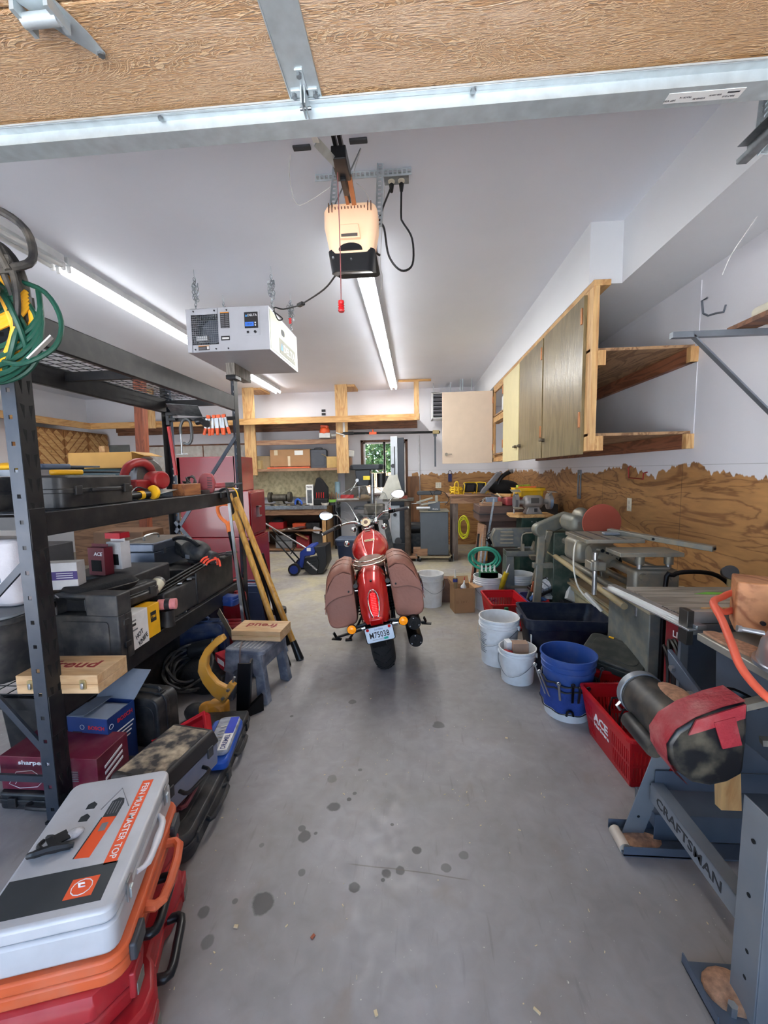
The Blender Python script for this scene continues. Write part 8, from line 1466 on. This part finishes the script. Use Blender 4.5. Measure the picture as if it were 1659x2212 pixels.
one('black_cloth', G().ball((0,0,.05),(.13,.10,.09)), M('nylon'), 'black cloth heaped in the red under-bench bin', 'cloth', loc=(-2.75,7.98,.52))
one('open_carton_flap', G().bar((-.12,0,0),(.12,0,-.12), .2, .006), cardm, 'tan carton flap sloping on red printed carton', 'cardboard', loc=(-2.22,7.84,.36))
one('foil_pack', G().cb((0,0,.06), (.14,.10,.10), (0,.3,0)), M('foil', (196,196,200), .4, var=.4, sc=30), 'crumpled silver pack on the dark grey box under the bench', 'pack', loc=(-1.92,7.82,.35))
one('blue_can', G().cyl((0,0,0),(0,0,.16), .025), M('can_blue', (40,70,170), .4), 'thin blue can standing at the bench end panel', 'can', loc=(-1.78,7.80,.05))
for i in range(6): one('flat_magazine', G().box(-.1,.1,-.07,.07,0,.008), (M('mag_a', (170,160,150), .6), M('mag_b', (90,60,60), .6))[i % 2], ('pale','brownish')[i % 2]+' flat packet before the orange case, %s from the bottom' % ORD[i], 'packet', 'flat packets under the bench', loc=(-2.48+.05*i,7.78,.432+.009*i), rot=.2*i)
# table right of bench: papers, red tray, drill press
one('paper_sheets', G().box(-.22,.22,-.12,.12,0,.025), M('paper_white', (210,206,198), .8), 'stack of white paper sheets on the second bench', 'paper', loc=(-1.34,8.14,.98), rot=.1); one('red_tray', G().box(-.13,.13,-.06,.06,0,.07), M('tray_red', (200,40,46), .4), 'red tray of small parts on the white papers', 'tray', loc=(-1.36,8.16,1.006), bev=.006); one('paper_bag_tan', G().ball((0,0,.04),(.14,.10,.06)), M('bag_tan', (150,126,90), .8), 'tan crumpled bag at the right end of the papers', 'bag', loc=(-1.02,8.12,.98))
dp = thing('drill_press', 'black and grey floor drill press in front of the window', 'drill press', (-.83,7.45,0)); dk_ = M('press_dark', (44,48,54), .4, .3)
obj('base_plate', G().box(-.22,.22,-.25,.2,0,.05), dk_, dp, bev=.01); obj('column', G().cyl((.05,.05,.05),(.05,.05,1.5), .038), silv, dp); obj('belt_cover', G().prism([(-.33,-.10),(-.28,-.16),(.20,-.16),(.26,-.10),(.26,.20),(-.33,.20)], 1.56, 1.66, 'z'), dk_, dp, bev=.02, seg=3); obj('head', G().taper((-.10,-.02,1.28), (.22,.24), (.28,.26), .28), dk_, dp, bev=.015); obj('yellow_label', G().cb((-.03,-.155,1.42), (.12,.01,.07)), M('label_yellow', (220,200,50), .4), dp); obj('green_sticker', G().cb((.12,-.10,1.663), (.10,.08,.003)), M('sticker_green', (140,170,90), .5), dp)
obj('chuck', G().cyl((-.18,-.05,1.28),(-.18,-.05,1.16), .024).cyl((-.18,-.05,1.16),(-.18,-.05,1.06), .03, .02), silv, dp); obj('feed_handle', G().cyl((-.20,-.16,1.36),(-.30,-.22,1.20), .008).ball((-.30,-.22,1.2), .018).cyl((-.20,-.12,1.38),(-.20,-.17,1.38), .03), silv, dp); obj('motor', G().cyl((.22,.05,1.50),(.22,.05,1.24), .085, n=24).cb((.32,.05,1.4), (.08,.08,.10)), blk, dp); obj('work_table', G().box(-.26,.12,-.25,.1,.86,.90), dk_, dp, bev=.008)
q = thing('machine_bench', 'dark grey machine stand behind the motorcycle windscreen', 'stand', (-.72,6.95,0)); dg_ = M('stand_dark', (56,60,64), .5, .3, dust=.2); obj('top', G().box(-.30,.28,-.14,.2,.72,.80), dg_, q, bev=.008); obj('vise_body', G().box(-.15,.2,-.1,.12,.80,.98), om, q, bev=.03, seg=3)
for s in (-1, 1): obj('stand_leg', G().bar((s*.2,0,.74),(s*.34-.0,0,.0), .09, .06, up=(0,1,0)), dg_, q, bev=.006)
one('white_cloth', G().loft([[(-.20,0,.0),(.14,.02,-.0),(.22,.0,.05)],[(-.12,.03,.18),(.06,-.02,.16),(.18,.03,.2)],[(-.01,.02,.42),(.05,.0,.40),(.12,.03,.42)]], cap=False, closed=False), M('cloth_offwhite', (196,196,186), .9, bump=.3), 'off-white cloth draped over machine in front of the window', 'cloth', loc=(-.42,6.96,1.06), ang=80)
# upright band saw
bs = thing('upright_band_saw', 'tall grey and white band saw standing at the window, right of drill press', 'band saw', (-.30,7.12,0)); wg = M('bandsaw_white', (176,182,188), .4, .2, dust=.1)
obj('upper_column', G().box(-.11,.01,-.06,.06,1.10,2.12), wg, bs, bev=.006); obj('frame_column', G().box(.01,.12,-.05,.06,.2,2.10), dk_, bs, bev=.006); obj('lower_cover', G().box(-.12,.03,-.06,.06,.28,.98), wg, bs, bev=.006); obj('blade_slot', G().box(-.05,-.035,-.064,-.06,1.45,1.95), slot, bs); obj('upper_knob', G().cyl((-.07,-.09,1.62),(-.07,-.06,1.62), .035), blk, bs); obj('lower_knob', G().cyl((-.05,-.09,.78),(-.05,-.06,.78), .03), blk, bs); obj('table', G().box(-.25,.28,-.2,.2,1.02,1.06), om, bs, bev=.006); obj('trunnion', G().box(-.12,.14,-.08,.08,.94,1.02), dk_, bs, bev=.01); obj('warning_strip', G().box(-.10,-.05,-.064,-.06,1.35,1.46), M('panel_red', (120,50,46), .5), bs); obj('paper_label', G().box(-.09,-.03,-.064,-.06,1.12,1.32), M('paper_white'), bs); obj('dust_port', G().cyl((.0,-.12,.32),(.0,-.06,.32), .06), dgry, bs); obj('base', G().box(-.16,.22,-.12,.12,.09,.28), dk_, bs, bev=.006)
q = thing('dolly', 'low wooden dolly under the tall band saw and brown tube', 'dolly', (-.12,6.98,0)); obj('deck', G().box(-.34,.20,-.14,.16,.05,.085), MC['aged_pine'], q); 
for x, y in ((-.3,-.1),(.16,-.1),(-.3,.12),(.16,.12)): obj('caster', G().cyl((x,y-.015,.025),(x,y+.015,.025), .025), blk, q)
one('brown_tube', G().cyl((0,0,0),(0,0,.93), .055), M('tube_brown', (66,54,46), .6, dust=.2), 'brown vertical pipe standing on the dolly beside band saw', 'pipe', loc=(-.13,6.95,.086)); one('wood_crate', G().box(-.12,.12,-.1,.1,0,.12), MC['aged_pine'], 'small wooden block behind the brown pipe', 'crate', loc=(.08,7.0,.086)); q = thing('electric_motor', 'black electric motor on a shelf behind the brown pipe', 'motor', (.06,7.55,.38)); obj('motor_shell', G().cyl((-.14,0,.1),(.14,0,.1), .11, n=24), blk, q); one('motor_crate', G().box(-.2,.2,-.15,.15,0,.39), dg_, 'dark crate carrying the black electric motor', 'crate', loc=(.06,7.55,0))
one('red_block', G().box(-.07,.07,-.05,.05,0,.05), M('brick', (120,60,48), .7), 'brick-red block on the band saw table', 'block', loc=(-.20,7.0,1.062))
one('plywood_sheet', G().box(-.02,.22,.0,.02,0,1.42), MC['ply_back'] if 0 else MW('ply_sheet', (140,96,60), (112,74,44), axis='Z', sc=2, wave=3), 'narrow brown plywood sheet leaning below the window edge', 'plywood sheet', loc=(-.13,8.36,0))
# grey machine cabinet with jointer
q = thing('machine_cabinet', 'grey steel cabinet on a mobile base carrying a small planer', 'cabinet', (.32,6.92,0)); cg = M('cab_slate', (92,98,104), .45, .3, var=.05); obj('cabinet_body', G().box(-.235,.235,.0,.42,.09,.83), cg, q, bev=.006); obj('top_plate', G().box(-.25,.25,-.02,.44,.83,.85), M('dusty_top', (130,126,112), .6, dust=.4), q, bev=.004); g = G(); g.box(-.29,.29,-.10,-.06,.06,.09); g.box(-.29,.29,.44,.47,.06,.09); g.box(-.29,-.26,-.1,.47,.06,.09); g.box(.26,.29,-.1,.47,.06,.09); obj('mobile_frame', g, M('frame_tan', (150,138,112), .5), q)
for s in (-1, 1): obj('caster', G().cyl((s*.25-.015,-.08,.04),(s*.25+.015,-.08,.04), .04), blk, q); obj('brake_post', G().cyl((s*.31,-.07,.0),(s*.31,-.07,.13), .01), galvd, q)
q = thing('belt_sander', 'small grey jointer with black belt arm on the steel cabinet', 'sander', (.30,7.0,.852)); obj('motor_base', G().box(-.08,.12,-.06,.15,0,.15), cg, q, bev=.006); t_ = text(q, 'Delta', MC['print_white'], (.04,-.062,.03), .09, .02, bold=.02); obj('belt_arm', G().prism(rrect(.42,.07,.034,6,-.06,.30), -.04, .04, 'y'), blk, q, bev=.008); g = G(); g.bar((-.28,-.05,.14),(.0,-.05,.22), .05, .03); g.bar((-.2,-.07,.10),(.05,-.07,.15), .03, .03); g.cb((.06,-.03,.20), (.05,.06,.12)); obj('fence_arms', g, M('arm_grey', (150,148,136), .45, .4, dust=.3), q, bev=.004); obj('rods', G().cyl((-.36,0,.12),(.24,0,.14), .008).cyl((-.28,-.08,.05),(-.05,-.08,.05), .03), silv, q); g = G(); g.tube([(-.05,-.03,.34),(0,-.06,.26),(.05,-.03,.34),(.2,-.02,.3),(.27,-.04,.18),(.2,-.06,.1)], .006, sub=3); obj('cord', g, blk, q)
# small corner table with lights
q = thing('corner_table', 'small old wooden table in the back right corner', 'table', (.92,7.0,0)); obj('table_top', G().prism([(-.36,-.08),(-.30,-.12),(.5,-.12),(.5,.5),(-.36,.5)], 1.09, 1.12, 'z'), MC['aged_pine'], q, bev=.003); obj('apron', G().box(-.33,.45,-.09,-.06,.97,1.09), MC['aged_pine'], q)
for x, y in ((-.25,-.05),(.42,-.05),(-.25,.42),(.42,.42)): obj('leg', G().box(x-.045,x+.045,y-.03,y+.03,0,1.09), MW('leg_grey', (126,112,104), (100,86,78), axis='Z'), q)
ym = M('frame_yellow', (226,186,40), .4)
def worklight(label, loc, rz, tilt):
    w_ = thing('work_light', label, 'work light', loc, (tilt,0,rz)); obj('lamp_head', G().cb((0,0,.12), (.18,.10,.15)), blk, w_, bev=.008); obj('lens_grid', G().cb((0,-.052,.12), (.14,.006,.11)), dgry, w_); obj('frame', G().tube([(-.12,-.06,.0),(-.12,-.06,.17),(-.10,.0,.2),(.10,.0,.2),(.12,-.06,.17),(.12,-.06,0),(.12,.08,0),(-.12,.08,0),(-.12,-.06,0)], .009, 8, sub=2), ym, w_); return w_
worklight('black work light in yellow frame, left one on the corner table', (.90,7.08,1.12), .4, .25); worklight('second black work light leaning against the first on corner table', (1.12,7.12,1.12), -.5, .3)
q = thing('yellow_hook_stand', 'yellow tubular hook and tangled yellow cord at the table edge', 'stand', (.70,7.0,1.12)); obj('hook', G().tube([(-.03,0,0),(-.03,0,.17),(0,0,.21),(.03,0,.17),(.03,0,-.06)], .011, 8, sub=3), ym, q); coilthing('yellow_cord_pile', 'heap of yellow cord and lamp parts left on the corner table', (.72,7.16,1.17), .10, 7, .010, ym, ax=(.1,.2,1), wob=.3, thick=.05, seed=12)
q = thing('blue_spring_clamp', 'blue clamp with wire loop hanging on the back wall above the table', 'clamp', (.71,8.445,1.32)); obj('body', G().box(-.035,.035,-.03,.0,-.02,.13), M('clamp_navy', (24,34,90), .5), q); obj('wire_loop', G().tube([(-.06,-.02,.13),(.08,-.02,.13)], .004).tube([(-.03,-.02,.13),(-.03,-.02,.18),(.0,-.02,.2),(.03,-.02,.18),(.03,-.02,.13)], .005, sub=3), blkm, q)
g = G(); 
for i in range(3): g.hexa([V(p)+V((.012*i,.0,.022*i)) for p in ((1.08,6.86,1.14),(1.15,6.86,1.14),(1.42,6.95,1.43),(1.35,6.95,1.43),(1.08,6.96,1.15),(1.15,6.96,1.15),(1.42,7.05,1.44),(1.35,7.05,1.44))])
one('grey_slab', g, M('slab_grey', (120,120,124), .5, var=.2, sc=12), 'grey folded panel stack leaning on the corner table pile', 'panel'); one('black_machine', G().ball((0,0,.10),(.26,.18,.13)), M('nylon'), 'black bulky saw lying on the right of the corner table', 'saw', loc=(1.50,7.1,1.12)); one('curved_saw_frame', G().tube([(-.12,0,0),(-.10,0,.12),(-.03,0,.22),(.08,0,.28)], .035, 10, sub=3), blk, 'black curved saw arm sticking up in the corner', 'saw arm', loc=(1.50,7.0,1.2)); one('arm_tip', G().cyl((0,0,0),(.06,0,.01), .035), silv, 'silver end of the black curved arm', 'cap', loc=(1.57,7.0,1.485))
one('corner_shelf_stand', G().box(-.2,.2,-.2,.3,0,1.115), dg_, 'dark stand under the black bulky saw in the corner', 'stand', loc=(1.62,7.1,0))
# left background: crates seen through the rack
one('background_bench', G().box(-5.9,-3.6,6.6,7.4,0,.95), MC['bench_wood'], 'long wooden bench along the far left wall behind the rack', 'workbench', bev=.006)
for i, (x, y, z, w, h, c_, lb) in enumerate(((-4.2,6.7,.952,.5,.35,(196,190,180),'white crate on far bench, right part'),(-4.9,6.75,.952,.4,.25,(120,90,60),'brown crate on far bench, middle'),(-5.4,6.7,.952,.3,.4,(60,80,110),'blue-grey crate on far bench, left part'),(-3.4,4.6,0,.6,.9,(96,70,50),'tall brown crate on the floor behind rack'),(-4.3,4.2,0,.7,.8,(52,52,56),'dark machine crate further left behind the rack'))): one('background_crate', G().box(-w/2,w/2,-.2,.2,0,h), M('bgc%d' % i, c_, .7), lb, 'crate', loc=(x,y,z), bev=.01)
q = thing('fire_extinguisher', 'small red fire extinguisher on the timber post behind rack', 'fire extinguisher', (-4.0,5.9,1.0)); obj('cylinder', G().lathe([(0,0),(.05,0),(.055,.02),(.055,.25),(.02,.3),(0,.3)], 20), M('box_red', (170,24,40), .5), q); obj('valve', G().cyl((0,0,.3),(0,0,.34), .018), blk, q)
